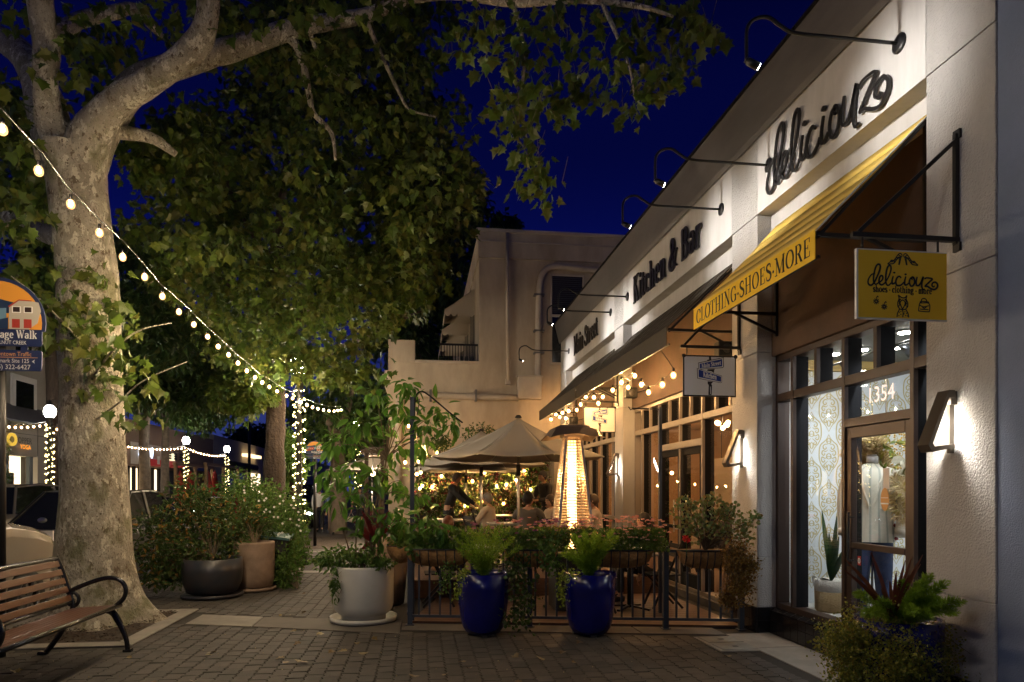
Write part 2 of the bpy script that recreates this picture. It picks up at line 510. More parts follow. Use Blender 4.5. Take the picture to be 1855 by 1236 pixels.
m_potbeige = mat('terracotta_beige', (.26, .19, .14), .85, var=(4, (.17, .12, .085)), bump=(30, .2, .004))
m_coir = mat('coir_liner', (.36, .20, .07), .95, bump=(70, 1, .015), var=(14, (.24, .12, .04)))
m_bark = mat('bark_dark', (.075, .052, .036), .95, bump=(14, 1, .05), var=(7, (.035, .024, .017), (2.5, 2.5, .35)))
m_twig = mat('twig', (.10, .075, .045), .9)
m_chrome = mat('brushed_steel', (.55, .53, .50), .28, 1.0)
m_umbrella = mat('umbrella_canvas', (.29, .27, .245), .85, bump=(300, .2, .001))
m_greycloth = mat('curtain_grey', (.20, .19, .18), .9)
m_skin = mat('skin', (.42, .24, .16), .5)
m_pane = glass_mat('pane')
m_pane_dark = mat('dark_pane', (.008, .009, .012), .06, spec=.7)
m_bulb = emis('bulb_glow', WARM, 260)
m_bulb_far = emis('bulb_glow_far', (1.0, .66, .34), 30)
m_fairy = emis('fairy_glow', (1.0, .78, .30), 11)
m_globe = emis('lamp_globe', (1.0, .96, .86), 40)
m_led = emis('sconce_led', (1.0, .88, .72), 26)
m_spotface = emis('spot_face', (1.0, .93, .82), 60)
m_flame = emis('heater_tube', (1.0, .42, .10), 6)
m_flamehot = emis('heater_flame', (1.0, .52, .17), 9)

def sycamore_bark():
    m = bpy.data.materials.new('sycamore_bark'); m.use_nodes = True
    n, l = m.node_tree.nodes, m.node_tree.links
    b = n['Principled BSDF']; b.inputs['Roughness'].default_value = .85
    tc = n.new('ShaderNodeTexCoord'); mp = n.new('ShaderNodeMapping'); mp.inputs['Scale'].default_value = (1.5, 1.5, .95)
    l.new(tc.outputs['Object'], mp.inputs[0])
    def noise(s, d, rg=.6):
        t = n.new('ShaderNodeTexNoise'); t.inputs['Scale'].default_value = s; t.inputs['Detail'].default_value = d; t.inputs['Roughness'].default_value = rg
        l.new(mp.outputs[0], t.inputs['Vector']); return t.outputs['Fac']
    def step(src, a, bb):
        r = n.new('ShaderNodeMapRange'); r.inputs[1].default_value = a; r.inputs[2].default_value = bb; l.new(src, r.inputs[0]); return r.outputs[0]
    def mix(f, a, bcol):
        x = n.new('ShaderNodeMix'); x.data_type = 'RGBA'; l.new(f, x.inputs[0])
        if isinstance(a, tuple): x.inputs[6].default_value = (*a, 1)
        else: l.new(a, x.inputs[6])
        x.inputs[7].default_value = (*bcol, 1); return x.outputs[2]
    big = step(noise(2.6, 8), .40, .62)
    c = mix(big, (.29, .26, .20), (.43, .39, .31))
    flake = step(noise(7.0, 9, .66), .535, .555)
    c = mix(flake, c, (.60, .56, .45))
    dark = step(noise(9.0, 9, .68), .575, .595)
    c = mix(dark, c, (.15, .115, .075))
    green = step(noise(2.3, 7), .52, .66)
    c = mix(green, c, (.20, .195, .11))
    speck = step(noise(38, 6), .60, .66)
    c = mix(speck, c, (.075, .055, .038))
    l.new(c, b.inputs['Base Color'])
    h = n.new('ShaderNodeMath'); h.operation = 'SUBTRACT'; h2 = n.new('ShaderNodeMath'); h2.operation = 'MULTIPLY'
    l.new(noise(26, 6), h.inputs[0]); l.new(flake, h2.inputs[0]); h2.inputs[1].default_value = .35; l.new(h2.outputs[0], h.inputs[1])
    bp = n.new('ShaderNodeBump'); bp.inputs['Strength'].default_value = 1; bp.inputs['Distance'].default_value = .05
    l.new(h.outputs[0], bp.inputs['Height']); l.new(bp.outputs[0], b.inputs['Normal'])
    return m
m_syc = sycamore_bark()
lf_syc = leaf_mat('sycamore_leaf', [(.048, .088, .013), (.095, .15, .021), (.026, .052, .010), (.135, .17, .027), (.060, .10, .015), (.11, .115, .020), (.030, .062, .011)], .38)
lf_dark = leaf_mat('dark_leaf', [(.028, .062, .014), (.042, .085, .018), (.055, .095, .02), (.065, .08, .02)], .3)
lf_mid = leaf_mat('mid_leaf', [(.06, .13, .024), (.09, .17, .028), (.05, .11, .02), (.13, .19, .036)], .35)
lf_lush = leaf_mat('glossy_leaf', [(.07, .18, .024), (.10, .23, .034), (.055, .14, .02), (.13, .25, .036)], .33, .3)
lf_fern = leaf_mat('fern_leaf', [(.20, .34, .024), (.25, .40, .03), (.16, .28, .02)], .35)
lf_lime = leaf_mat('lime_leaf', [(.22, .30, .03), (.28, .34, .04), (.18, .26, .03)], .35)
lf_brown = leaf_mat('bronze_leaf', [(.22, .11, .025), (.16, .08, .02), (.30, .18, .04), (.10, .07, .02), (.32, .22, .05)], .3)
lf_olive = leaf_mat('olive_leaf', [(.13, .16, .022), (.20, .21, .03), (.08, .12, .02), (.38, .36, .05), (.19, .13, .02)], .3)
lf_red = leaf_mat('red_leaf', [(.14, .018, .022), (.10, .014, .016), (.17, .03, .03)], .25)
lf_pink = leaf_mat('pink_petal', [(.62, .24, .20), (.70, .36, .32), (.58, .16, .12), (.68, .48, .40)], .3)
lf_violet = leaf_mat('violet_petal', [(.20, .07, .20), (.30, .10, .20), (.26, .06, .08)], .3)
lf_scarlet = leaf_mat('scarlet_petal', [(.62, .02, .02), (.55, .015, .02)], .2)
lf_pampas = leaf_mat('dried_plume', [(.55, .42, .24), (.62, .50, .30), (.48, .36, .18), (.50, .42, .12)], .3)
lf_succ = leaf_mat('jade_leaf', [(.10, .17, .06), (.14, .21, .08), (.17, .20, .06), (.24, .15, .05)], .2, .35)
# ================================================================== the ground
XF, XR, XW = 3.74, 3.92, 3.98          # facade face, recessed lintel, window plane
KX = -4.65                              # kerb line
g = MB(); g.sheet([(-400, -60), (400, -60), (400, 900), (-400, 900)], (0, 0, -.16), (1, 0, 0), (0, 1, 0))
struct('ground', g, m_asphalt)
g = MB(); g.box(-12.3, KX - .15, -30, 160, -.159, -.13)
road = struct('road', g, m_asphalt)
ln = MB()
for i in range(18):
    ln.box(-8.55, -8.43, -4 + i * 7.5, -1 + i * 7.5, -.131, -.126)
ln.build('lane_marking', m_roadline, road, kind='stuff')
def sidewalk_poly(): return [(KX, -6), (XF + .5, -6), (XF + .5, 18.0), (-.8, 18.0), (-.8, 90), (KX, 90)]
g = MB(); g.prism(sidewalk_poly(), (0, 0, -.158), (1, 0, 0), (0, 1, 0), (0, 0, .150))
pavement = struct('pavement', g, m_joint)
k = MB(); k.box(KX - .15, KX, -6, 90, -.157, .012)
k.build('kerb', m_concrete, pavement, bevel=.015)
g = MB(); g.box(-16.2, -12.3, -30, 160, -.158, .0)
far_walk = struct('far_pavement', g, m_concrete_d)
k = MB(); k.box(-12.3, -12.15, -30, 160, -.157, .006); k.build('kerb', m_concrete, far_walk)

# railing line and strip across the walk (both run a little askew to the shopfront)
RA, RB = Vector((-.13, 8.17, 0)), Vector((3.66, 7.38, 0))
RDIR = (RB - RA).normalized(); RNRM = Vector((-RDIR.y, RDIR.x, 0))
def rail_y(x): return RA.y + (x - RA.x) * RDIR.y / RDIR.x
s0, s1 = onZ(338, 1131), onZ(607, 1142)
s3, s2 = onZ(367, 1114), onZ(605, 1124)
m_sl = (s1.y - s0.y) / (s1.x - s0.x)
STRIP_L = [(s0.x - .02, s0.y), (-1.95, s0.y + (-1.95 - s0.x) * m_sl), (-1.95, s3.y + (-1.95 - s3.x) * m_sl), (s3.x, s3.y)]
def strip_y(x): return s0.y + (x - s0.x) * m_sl if x < -.3 else rail_y(x) - .36
slabs = []
def slab(poly, m=m_concrete, h=.012, nm='slab'):
    b = MB(); b.prism(poly, (0, 0, -.006), (1, 0, 0), (0, 1, 0), (0, 0, h)); return b.build(nm, m, pavement, bevel=.006, seg=1)
slab(STRIP_L)
xa, xb = -1.94, -.22
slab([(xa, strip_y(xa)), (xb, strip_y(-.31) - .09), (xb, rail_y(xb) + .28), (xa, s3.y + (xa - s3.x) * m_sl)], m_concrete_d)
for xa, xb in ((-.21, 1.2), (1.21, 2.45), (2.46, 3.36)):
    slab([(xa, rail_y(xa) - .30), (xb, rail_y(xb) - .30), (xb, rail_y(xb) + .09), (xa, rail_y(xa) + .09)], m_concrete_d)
for ya, yb in ((3.6, 5.05), (5.06, 6.5), (6.51, 7.19)):
    slab([(3.36, ya), (3.88, ya), (3.88, yb), (3.36, yb)], m_concrete)
# utility box lid
U = [onZ(*p) for p in ((1255, 1155), (1333, 1153), (1384, 1179), (1307, 1181))]
U = [(p.x, p.y) for p in U]
lid = thing('utility_cover', 'pale concrete utility box cover of two lids set flush in the brick paving', 'utility cover', (U[0][0], U[0][1], 0))
def shrink(poly, d):
    cx, cy = sum(p[0] for p in poly) / len(poly), sum(p[1] for p in poly) / len(poly)
    return [(cx + (x - cx) * d, cy + (y - cy) * d) for x, y in poly]
b = MB(); b.prism(U, (0, 0, -.006), (1, 0, 0), (0, 1, 0), (0, 0, .0135)); b.build('frame', m_concrete, lid, bevel=.004, seg=1)
mid0 = ((U[0][0] + U[3][0]) / 2, (U[0][1] + U[3][1]) / 2); mid1 = ((U[1][0] + U[2][0]) / 2, (U[1][1] + U[2][1]) / 2)
for q in ([U[0], U[1], mid1, mid0], [mid0, mid1, U[2], U[3]]):
    b = MB(); b.prism(shrink(q, .82), (0, 0, 0), (1, 0, 0), (0, 1, 0), (0, 0, .0125)); lo_ = b.build('lid', mat('lid_concrete', (.20, .20, .185), .8, var=(6, (.14, .14, .13)), bump=(90, .5, .004)), lid, bevel=.004, seg=1)
    c = shrink(q, .12); b = MB(); b.prism(c, (0, 0, .0126), (1, 0, 0), (0, 1, 0), (0, 0, .001)); b.build('pull_slot', m_blackmatte, lo_)

# tree well
WX0, WX1, WY0, WY1 = KX + .02, -2.93, 7.46, 9.64
soil = MB()
nx, ny = 30, 34
vs = []
for j in range(ny + 1):
    for i in range(nx + 1):
        x = WX0 + (WX1 - .2 - WX0) * i / nx; y = WY0 + .2 + (WY1 - WY0 - .4) * j / ny
        vs.append((x, y, -.012 + .028 * noise.noise((x * 5, y * 5, 0)) + .05 * math.exp(-((x + 3.81) ** 2 + (y - 8.75) ** 2) / .5)))
fs = [(j * (nx + 1) + i, j * (nx + 1) + i + 1, (j + 1) * (nx + 1) + i + 1, (j + 1) * (nx + 1) + i) for j in range(ny) for i in range(nx)]
soil.add(vs, fs, 0, True)
struct('tree_well_soil', soil, m_soil)
chips = MB()
for _ in range(2600):
    x = random.uniform(WX0, WX1 - .22); y = random.uniform(WY0 + .2, WY1 - .2)
    z = .018 + .05 * math.exp(-((x + 3.81) ** 2 + (y - 8.75) ** 2) / .5) * .8
    a = random.uniform(0, 6.28); l_ = random.uniform(.008, .022); w_ = l_ * .45
    c, s = math.cos(a), math.sin(a); t = random.uniform(-.006, .008)
    chips.add([(x - c * l_, y - s * l_, z), (x + s * w_, y - c * w_, z + t), (x + c * l_, y + s * l_, z + .004), (x - s * w_, y + c * w_, z - t)], [(0, 1, 2, 3)])
chips.build('bark_mulch', island_mat('mulch', [(.05, .032, .02), (.03, .02, .014), (.08, .05, .03)], .95), None, kind='stuff')
for q in ([(WX0, WY0), (WX1, WY0), (WX1 - .2, WY0 + .2), (WX0, WY0 + .2)], [(WX1, WY0), (WX1, WY1), (WX1 - .2, WY1 - .2), (WX1 - .2, WY0 + .2)], [(WX1, WY1), (WX0, WY1), (WX0, WY1 - .2), (WX1 - .2, WY1 - .2)]):
    q = shrink(q, .995)
    slab(q, m_concrete, .018, 'border_slab')

# pavers: zigzag-sided blocks, running towards the street's vanishing point
PW, PL, PJ, GAP = .150, .200, .011, .0035
def paver_poly():
    x = PW / 2 - GAP; ys = [-.5, -.25, 0, .25, .5]
    of = [-PJ, PJ, -PJ, PJ, -PJ]
    rt = [(x + o, (PL - 2 * GAP) * y) for y, o in zip(ys, of)]
    lt = [(-x + o, (PL - 2 * GAP) * y) for y, o in zip(ys, of)]
    return rt + lt[::-1]
def paver_arrays():
    P = paver_poly(); n = len(P)
    top = [(x * .955, y * .965, 0.0) for x, y in P]; rim = [(x, y, -.005) for x, y in P]; low = [(x, y, -.03) for x, y in P]
    v = top + rim + low
    f = [tuple(range(n))] + [(k, n + k, n + (k + 1) % n, (k + 1) % n) for k in range(n)] + [(n + k, 2 * n + k, 2 * n + (k + 1) % n, n + (k + 1) % n) for k in range(n)]
    return v, f
PV, PF = paver_arrays()
PF = [f if i == 0 else f for i, f in enumerate(PF)]
paver_me = bpy.data.meshes.new('paver')
paver_me.from_pydata(PV, [], PF); paver_me.materials.append(m_paver); paver_me.update()
def in_poly(x, y, P):
    c = False
    for i in range(len(P)):
        x0, y0 = P[i]; x1, y1 = P[i - 1]
        if (y0 > y) != (y1 > y) and x < (x1 - x0) * (y - y0) / (y1 - y0) + x0: c = not c
    return c
UB = shrink(U, 1.10)
def paved(x, y):
    if x > 3.36 - PW * .45 or x < KX + PW * .5 or y < 3.6: return False
    if WX0 - .1 < x < WX1 + .05 and WY0 - .08 < y < WY1 + .06: return False
    if in_poly(x, y, UB): return False
    lo = strip_y(x) if x > s0.x - .1 else None
    if lo is not None:
        top = (s3.y + (x - s3.x) * m_sl) if x < -.3 else 1e9
        if y > lo - .07 and y < top + .08: return False
        if x > -.3 and y > lo - .07: return False
    return True
cells = []
for i in range(-34, 26):
    for j in range(17, 84):
        x = i * PW; y = j * PL + (PL / 2 if i % 2 else 0)
        if paved(x, y): cells.append((x, y))
def vis(x, y):
    dep = x * SY + y * CY
    if dep < .5: return -1
    u = (x * CY - y * SY) / dep * FPX + PX0; v = PY0 + CAM_H / dep * FPX
    return 1 / dep if (-30 < u < 1890 and v < 1275) else -1
cells = [(vis(x, y), x, y) for x, y in cells]
shown = sorted([c for c in cells if c[0] > 0], reverse=True)
near, rest = shown[:300], shown[300:]
for _, x, y in near:
    o = bpy.data.objects.new('paver', paver_me); COL.objects.link(o)
    o.parent = pavement
    o.location = Vector((x, y, random.uniform(-.004, .003))) - pavement.location
    o.rotation_euler = (random.gauss(0, .014), random.gauss(0, .016), random.gauss(0, .014))
pv = MB()
for _, x, y in rest:
    dz, tx, ty = random.uniform(-.002, .002), random.gauss(0, .008), random.gauss(0, .010)
    pv.add([(vx + x, vy + y, vz + dz + vx * ty + vy * tx) for vx, vy, vz in PV], PF)
pv.build('pavers', m_paver, pavement, kind='stuff')
g = MB(); g.box(KX + .01, -.82, 17, 60, -.01, -.001); g.build('far_paving', m_paver, pavement)
g = MB(); g.box(-4.4, -2.2, 19.2, 24, -.001, .004); g.build('planting_bed', m_soil, pavement)
slab([(-4.4, 13.9), (-.9, 13.4), (-.9, 13.75), (-4.4, 14.25)], m_concrete)
slab([(-4.4, 18.2), (-.82, 17.9), (-.82, 18.3), (-4.4, 18.6)], m_concrete)
# fallen specks on the paving
fl = MB()
for _ in range(260):
    x = random.uniform(-4.4, 3.2); y = random.uniform(5.4, 13)
    if not paved(x, y): continue
    fl.blob((x, y, .003), random.uniform(.003, .008))
fl.build('litter_specks', island_mat('specks', [(.5, .45, .3), (.2, .14, .06), (.35, .30, .2)], .8), None, kind='stuff')

_fp = np.array([(x, y, .008) for x, y in ((random.uniform(-4.3, 3.3), random.uniform(5.6, 13)) for _ in range(90)) if paved(x, y)][:46])
_n = len(_fp); _a = rng.uniform(0, 6.28, _n)
leaf_cloud('fallen_leaves', _fp, np.stack([np.cos(_a), np.sin(_a), rng.uniform(-.1, .15, _n)], 1), np.stack([rng.normal(0, .2, _n), rng.normal(0, .2, _n), np.ones(_n)], 1), rng.uniform(.05, .10, _n), MAPLE, leaf_mat('fallen_leaf', [(.16, .10, .03), (.10, .06, .025), (.20, .15, .05)], .1), None, kind='stuff')
# patio deck of planks behind the railing
deck_b = MB()
for i in range(1):
    deck_b.prism([(RA.x, RA.y + .095), (XF - .02, rail_y(XF - .02) + .095), (XF - .02, 17.9), (RA.x, 17.9)], (0, 0, -.005), (1, 0, 0), (0, 1, 0), (0, 0, .012))
deck = struct('patio_deck', deck_b, m_blackmatte)
n_pl = 66
for i in range(n_pl):
    o0 = RNRM * (.10 + i * .146); o1 = RNRM * (.10 + i * .146 + .139)
    a, b_, c, d = RA + o0, RB + o0, RB + o1, RA + o1
    def cut(p, q):
        return (p + (q - p) * ((XF - .03 - p.x) / (q.x - p.x)))
    b_ = cut(a, b_); c = cut(d, c)
    if max(c.y, d.y) > 17.8: break
    pb = MB(); pb.prism([(p.x, p.y) for p in (a, b_, c, d)], (0, 0, .008), (1, 0, 0), (0, 1, 0), (0, 0, .022)); pb.build('plank', m_deck, deck)
# ================================================================== lettering
def A(cx, cy, rx, ry, a0, a1, n=16):
    return [(cx + rx * math.cos(R(a0 + (a1 - a0) * i / n)), cy + ry * math.sin(R(a0 + (a1 - a0) * i / n))) for i in range(n + 1)]
def _v(x, y0, y1): return ('T', [(x, y0), (x, y1)])
def _d(x0, y0, x1, y1): return ('T', [(x0, y0), (x1, y1)])
def _h(x0, y0, x1, y1): return ('t', [(x0, y0), (x1, y1)])
def _s(x, y, hw=.11): return ('s', [(x - hw, y), (x + hw, y)])
def _m(p): return ('m', p)
XH = .66
GL = {
 ' ': (.28, []),
 '.': (.30, [('dot', [(.15, .36)])]),
 'M': (1.0, [_h(.16, 0, .16, 1), _d(.16, 1, .50, .06), _h(.50, .06, .83, 1), _v(.83, 0, 1), _s(.16, 0), _s(.83, 0, .13), _s(.13, 1, .09), _s(.87, 1, .09)]),
 'S': (.62, [('S', crv([(.50, .74, 0), (.46, .93, 0), (.31, .985, 0), (.15, .91, 0), (.11, .74, 0), (.21, .60, 0), (.36, .50, 0), (.51, .37, 0), (.52, .18, 0), (.43, .05, 0), (.28, .015, 0), (.13, .09, 0), (.08, .28, 0)], 4))]),
 'K': (.76, [_v(.18, 0, 1), _h(.20, .42, .60, 1), _d(.34, .60, .64, 0), _s(.18, 0, .13), _s(.18, 1, .13), _s(.62, 0), _s(.60, 1)]),
 'B': (.70, [_v(.18, 0, 1), _m([(.12, .985), (.34, .985)] + A(.34, .75, .20, .235, 88, -90) + [(.18, .515)]), _m([(.34, .515)] + A(.36, .265, .24, .25, 88, -90) + [(.08, .015)])]),
 'C': (.74, [_m([(.64, .70)] + A(.40, .5, .30, .485, 40, 320) + [(.66, .26)]), _h(.645, .66, .645, .98)]),
 'G': (.80, [_m(A(.40, .5, .30, .485, 42, 318)), _v(.64, .03, .42), _s(.62, .42, .12), _h(.64, .70, .64, .98)]),
 'O': (.80, [_m(A(.40, .5, .31, .485, 90, 450, 26))]),
 'L': (.62, [_v(.18, 0, 1), _h(.1, .015, .56, .015), _h(.565, .01, .575, .28), _s(.18, 1, .13)]),
 'T': (.66, [_v(.33, 0, 1), _h(.04, .985, .62, .985), _h(.045, .75, .04, .98), _h(.615, .75, .62, .98), _s(.33, 0, .13)]),
 'H': (.84, [_v(.20, 0, 1), _v(.64, 0, 1), _h(.2, .5, .64, .5), _s(.2, 0, .13), _s(.2, 1, .13), _s(.64, 0, .13), _s(.64, 1, .13)]),
 'I': (.40, [_v(.20, 0, 1), _s(.2, 0, .13), _s(.2, 1, .13)]),
 'N': (.84, [_h(.17, 0, .17, 1), _d(.17, 1, .67, 0), _h(.67, 0, .67, 1), _s(.17, 0), _s(.14, 1, .09), _s(.67, 1)]),
 'E': (.66, [_v(.18, 0, 1), _h(.1, .985, .56, .985), _h(.18, .51, .44, .51), _h(.1, .015, .58, .015), _h(.56, .74, .56, .98), _h(.58, .01, .59, .27), _h(.44, .40, .44, .62)]),
 'R': (.74, [_v(.18, 0, 1), _m([(.1, .985), (.34, .985)] + A(.34, .745, .21, .24, 88, -90) + [(.18, .505)]), _d(.38, .50, .62, .02), _s(.18, 0, .13), _s(.63, .0, .08)]),
 'W': (1.04, [_d(.12, 1, .34, .02), _h(.34, .02, .52, .9), _d(.50, 1, .72, .02), _h(.72, .02, .93, 1), _s(.12, 1), _s(.50, 1), _s(.93, 1)]),
 'a': (.56, [_v(.40, .04, .48), _m([(.12, .50)] + A(.26, .48, .145, .165, 150, 0)), _m([(.40, .40)] + A(.25, .185, .15, .17, 85, 330)), ('t', [(.40, .06), (.52, .03)])]),
 'i': (.34, [_v(.17, 0, XH), _s(.17, 0, .12), ('s', [(.05, XH - .01), (.17, XH - .01)]), ('dot', [(.17, .88)])]),
 'n': (.64, [_v(.16, 0, XH), _m([(.16, .50)] + A(.31, .47, .15, .17, 140, 0) + [(.46, .40)]), _v(.46, 0, .46), _s(.16, 0, .12), _s(.46, 0, .12), ('s', [(.04, XH - .01), (.16, XH - .01)])]),
 'm': (.96, [_v(.16, 0, XH), _m([(.16, .50)] + A(.31, .47, .15, .17, 140, 0)), _v(.46, 0, .46), _m([(.46, .50)] + A(.61, .47, .15, .17, 140, 0)), _v(.76, 0, .46), _s(.16, 0, .12), _s(.46, 0, .11), _s(.76, 0, .12), ('s', [(.04, XH - .01), (.16, XH - .01)])]),
 'h': (.64, [_v(.16, 0, 1), _m([(.16, .50)] + A(.31, .47, .15, .17, 140, 0) + [(.46, .40)]), _v(.46, 0, .46), _s(.16, 0, .12), _s(.46, 0, .12), ('s', [(.04, .99), (.16, .99)])]),
 'r': (.50, [_v(.16, 0, XH), _m([(.16, .46)] + A(.32, .50, .12, .14, 150, 60)), ('dot', [(.40, .58)]), _s(.16, 0, .13), ('s', [(.04, XH - .01), (.16, XH - .01)])]),
 't': (.42, [_v(.17, .10, .86), _h(.03, XH - .01, .36, XH - .01), _m(A(.28, .12, .11, .11, 180, 330))]),
 'e': (.54, [_h(.12, .37, .44, .37), _m([(.43, .37)] + A(.27, .335, .165, .315, 12, 320)), ]),
 'c': (.52, [_m(A(.28, .33, .18, .315, 50, 315)), ('dot', [(.40, .55)])]),
 's': (.46, [('S', crv([(.36, .48, 0), (.33, .61, 0), (.22, .645, 0), (.12, .59, 0), (.10, .49, 0), (.17, .40, 0), (.29, .31, 0), (.37, .22, 0), (.36, .09, 0), (.25, .015, 0), (.12, .05, 0), (.08, .18, 0)], 3))]),
 'o': (.60, [_m(A(.30, .33, .19, .315, 90, 450, 22))]),
 'l': (.34, [_v(.17, 0, 1), _s(.17, 0, .12), ('s', [(.05, .99), (.17, .99)])]),
 'k': (.64, [_v(.16, 0, 1), _h(.18, .26, .48, XH), _d(.27, .40, .52, 0), _s(.16, 0, .12), _s(.50, 0, .1), _s(.48, XH - .01, .09), ('s', [(.04, .99), (.16, .99)])]),
 'd': (.60, [_v(.44, 0, 1), _m(A(.28, .33, .175, .315, 60, 300)), ('s', [(.33, .99), (.44, .99)]), ('s', [(.44, .01), (.55, .01)])]),
 'g': (.58, [_m(A(.25, .45, .155, .195, 90, 450, 20)), _m(A(.27, -.10, .20, .15, 90, 450, 20)), _m([(.15, .30), (.12, .16), (.22, .06), (.40, .02)]), ('t', [(.38, .58), (.52, .66)])]),
 '&': (.90, [('S', crv([(.74, .55, 0), (.66, .30, 0), (.48, .06, 0), (.28, .015, 0), (.12, .12, 0), (.12, .32, 0), (.30, .50, 0), (.48, .66, 0), (.50, .86, 0), (.38, .98, 0), (.26, .90, 0), (.26, .74, 0), (.42, .42, 0), (.62, .12, 0), (.82, .03, 0)], 4)), _s(.74, .56, .12)]),
}
def serif(text, h, o, ux, uy, dv, T=.125, t=.042, sx=1.0, gap=0.0, target=None):
    """-> list of (character, MB), one builder per letter; the text starts at o"""
    o, ux, uy, dv = Vector(o), Vector(ux), Vector(uy), Vector(dv)
    tot = sum((GL[c][0] + gap) for c in text) * h
    if target: sx = target / tot
    out, x = [], 0.0
    for c in text:
        adv, strokes = GL[c]
        mb = MB()
        nd = dv.normalized() * .0006 if dv.length > 0 else Vector((0, 0, 0))
        for q, (kd, pts) in enumerate(strokes):
            pts = [((x + p[0] * sx) * h, p[1] * h) for p in pts]
            oo = o + nd * q
            if kd == 'dot':
                r = T * .62 * h
                mb.prism([(pts[0][0] + r * math.cos(a * .5236), pts[0][1] + r * math.sin(a * .5236)) for a in range(12)], oo, ux, uy, dv); continue
            n = len(pts)
            if kd in 'Tv': ws = [T * h] * n
            elif kd in 'ts': ws = [t * h * (1.25 if kd == 's' else 1)] * n
            elif kd == 'S': ws = [h * (t * 1.2 + (T * 1.12 - t) * math.sin(math.pi * min(1, max(0, i / (n - 1)))) ** 1.3) for i in range(n)]
            else:
                ws = []
                for i in range(n):
                    a, b = pts[max(i - 1, 0)], pts[min(i + 1, n - 1)]
                    L = math.hypot(b[0] - a[0], b[1] - a[1]) + 1e-9
                    ws.append(h * (t + (T * 1.08 - t) * (abs(b[1] - a[1]) / L) ** 1.3))
            mb.ribbon(pts, ws, oo, ux, uy, dv)
        if strokes: out.append((c, mb))
        x += (adv + gap) * sx
    return out
def serif_one(text, *a, **k):
    r = MB()
    for c, mb in serif(text, *a, **k):
        b0 = len(r.v); r.v += mb.v; r.f += [[i + b0 for i in f] for f in mb.f]; r.m += mb.m; r.sm += mb.sm
    return r

def sans(text, h, o, ux, uy, dv=(0, 0, 0), depth=.002, align='LEFT', sx=1.0):
    """builtin-font lettering as a mesh builder"""
    cu = bpy.data.curves.new('t', 'FONT'); cu.body = text; cu.size = h * 1.38; cu.align_x = align; cu.resolution_u = 2
    ob = bpy.data.objects.new('t', cu); COL.objects.link(ob)
    dg = bpy.context.evaluated_depsgraph_get()
    me = bpy.data.meshes.new_from_object(ob.evaluated_get(dg))
    o, ux, uy = Vector(o), Vector(ux), Vector(uy)
    mb = MB()
    mb.add([o + ux * v.co.x * sx + uy * v.co.y for v in me.vertices], [tuple(p.vertices) for p in me.polygons])
    bpy.data.objects.remove(ob); bpy.data.meshes.remove(me); bpy.data.curves.remove(cu)
    return mb

# the looping shop script, drawn as strokes (units: sign-face drawing, y down in the drawing)
SCRIPT = [
 ('d', [(330, 440), (280, 462), (243, 520), (232, 575), (250, 612), (285, 612), (325, 560), (365, 470), (395, 385), (402, 325), (380, 303), (348, 330), (322, 410), (308, 500), (312, 570), (340, 600), (378, 575)]),
 ('e', [(378, 575), (418, 545), (438, 505), (428, 472), (402, 480), (386, 525), (388, 580), (418, 606), (455, 585), (486, 545)]),
 ('l', [(486, 545), (525, 462), (550, 375), (545, 322), (520, 318), (497, 360), (480, 450), (477, 545), (492, 600), (522, 605), (552, 570)]),
 ('i', [(582, 468), (566, 530), (568, 582), (600, 572), (618, 545)]),
 ('c', [(692, 492), (668, 470), (636, 490), (617, 545), (628, 598), (668, 606), (704, 585), (728, 552)]),
 ('i', [(757, 468), (742, 530), (742, 585), (770, 590), (796, 562)]),
 ('o', [(858, 474), (824, 488), (805, 545), (824, 602), (858, 598), (880, 548), (872, 492), (848, 472), (836, 492), (852, 510)]),
 ('u', [(916, 466), (902, 530), (906, 586), (936, 592), (970, 545), (1002, 462), (984, 540), (982, 610), (1000, 648), (1024, 642)]),
 ('z', [(1018, 492), (1052, 474), (1128, 486), (1092, 530), (1030, 596), (1062, 602), (1112, 632), (1160, 642), (1198, 610), (1204, 566), (1176, 534), (1138, 544), (1124, 582), (1146, 604), (1162, 588)]),
]
SDOTS = [(597, 417), (757, 434)]
def script_mb(o, ux, uy, dv, s, w=30, sv=None):
    """logo at scale s (metres per drawing unit); o = left end of the baseline"""
    o, ux, uy, dv = Vector(o), Vector(ux), Vector(uy), Vector(dv)
    sv = sv or s
    res = []
    nd = dv.normalized() * .0004 if dv.length else Vector((0, 0, 0))
    for q, (c, pts) in enumerate(SCRIPT):
        p = [(v.x, v.y) for v in crv([((x - 230) * s, (604 - y) * sv, 0) for x, y in pts], 7)]
        n = len(p)
        mb = MB(); mb.ribbon(p, [w * s * (.72 + .28 * math.sin(math.pi * i / (n - 1))) for i in range(n)], o + nd * q, ux, uy, dv)
        if c == 'i':
            x, y = SDOTS[0 if q == 3 else 1]
            mb.prism([((x - 230) * s + 17 * s * math.cos(k * .63), (604 - y) * sv + 12 * s * math.sin(k * .63)) for k in range(10)], o, ux, uy, dv)
        res.append((c, mb))
    return res
def joined(parts):
    r = MB()
    for _, mb in parts:
        b0 = len(r.v); r.v += mb.v; r.f += [[i + b0 for i in f] for f in mb.f]; r.m += mb.m; r.sm += mb.sm
    return r
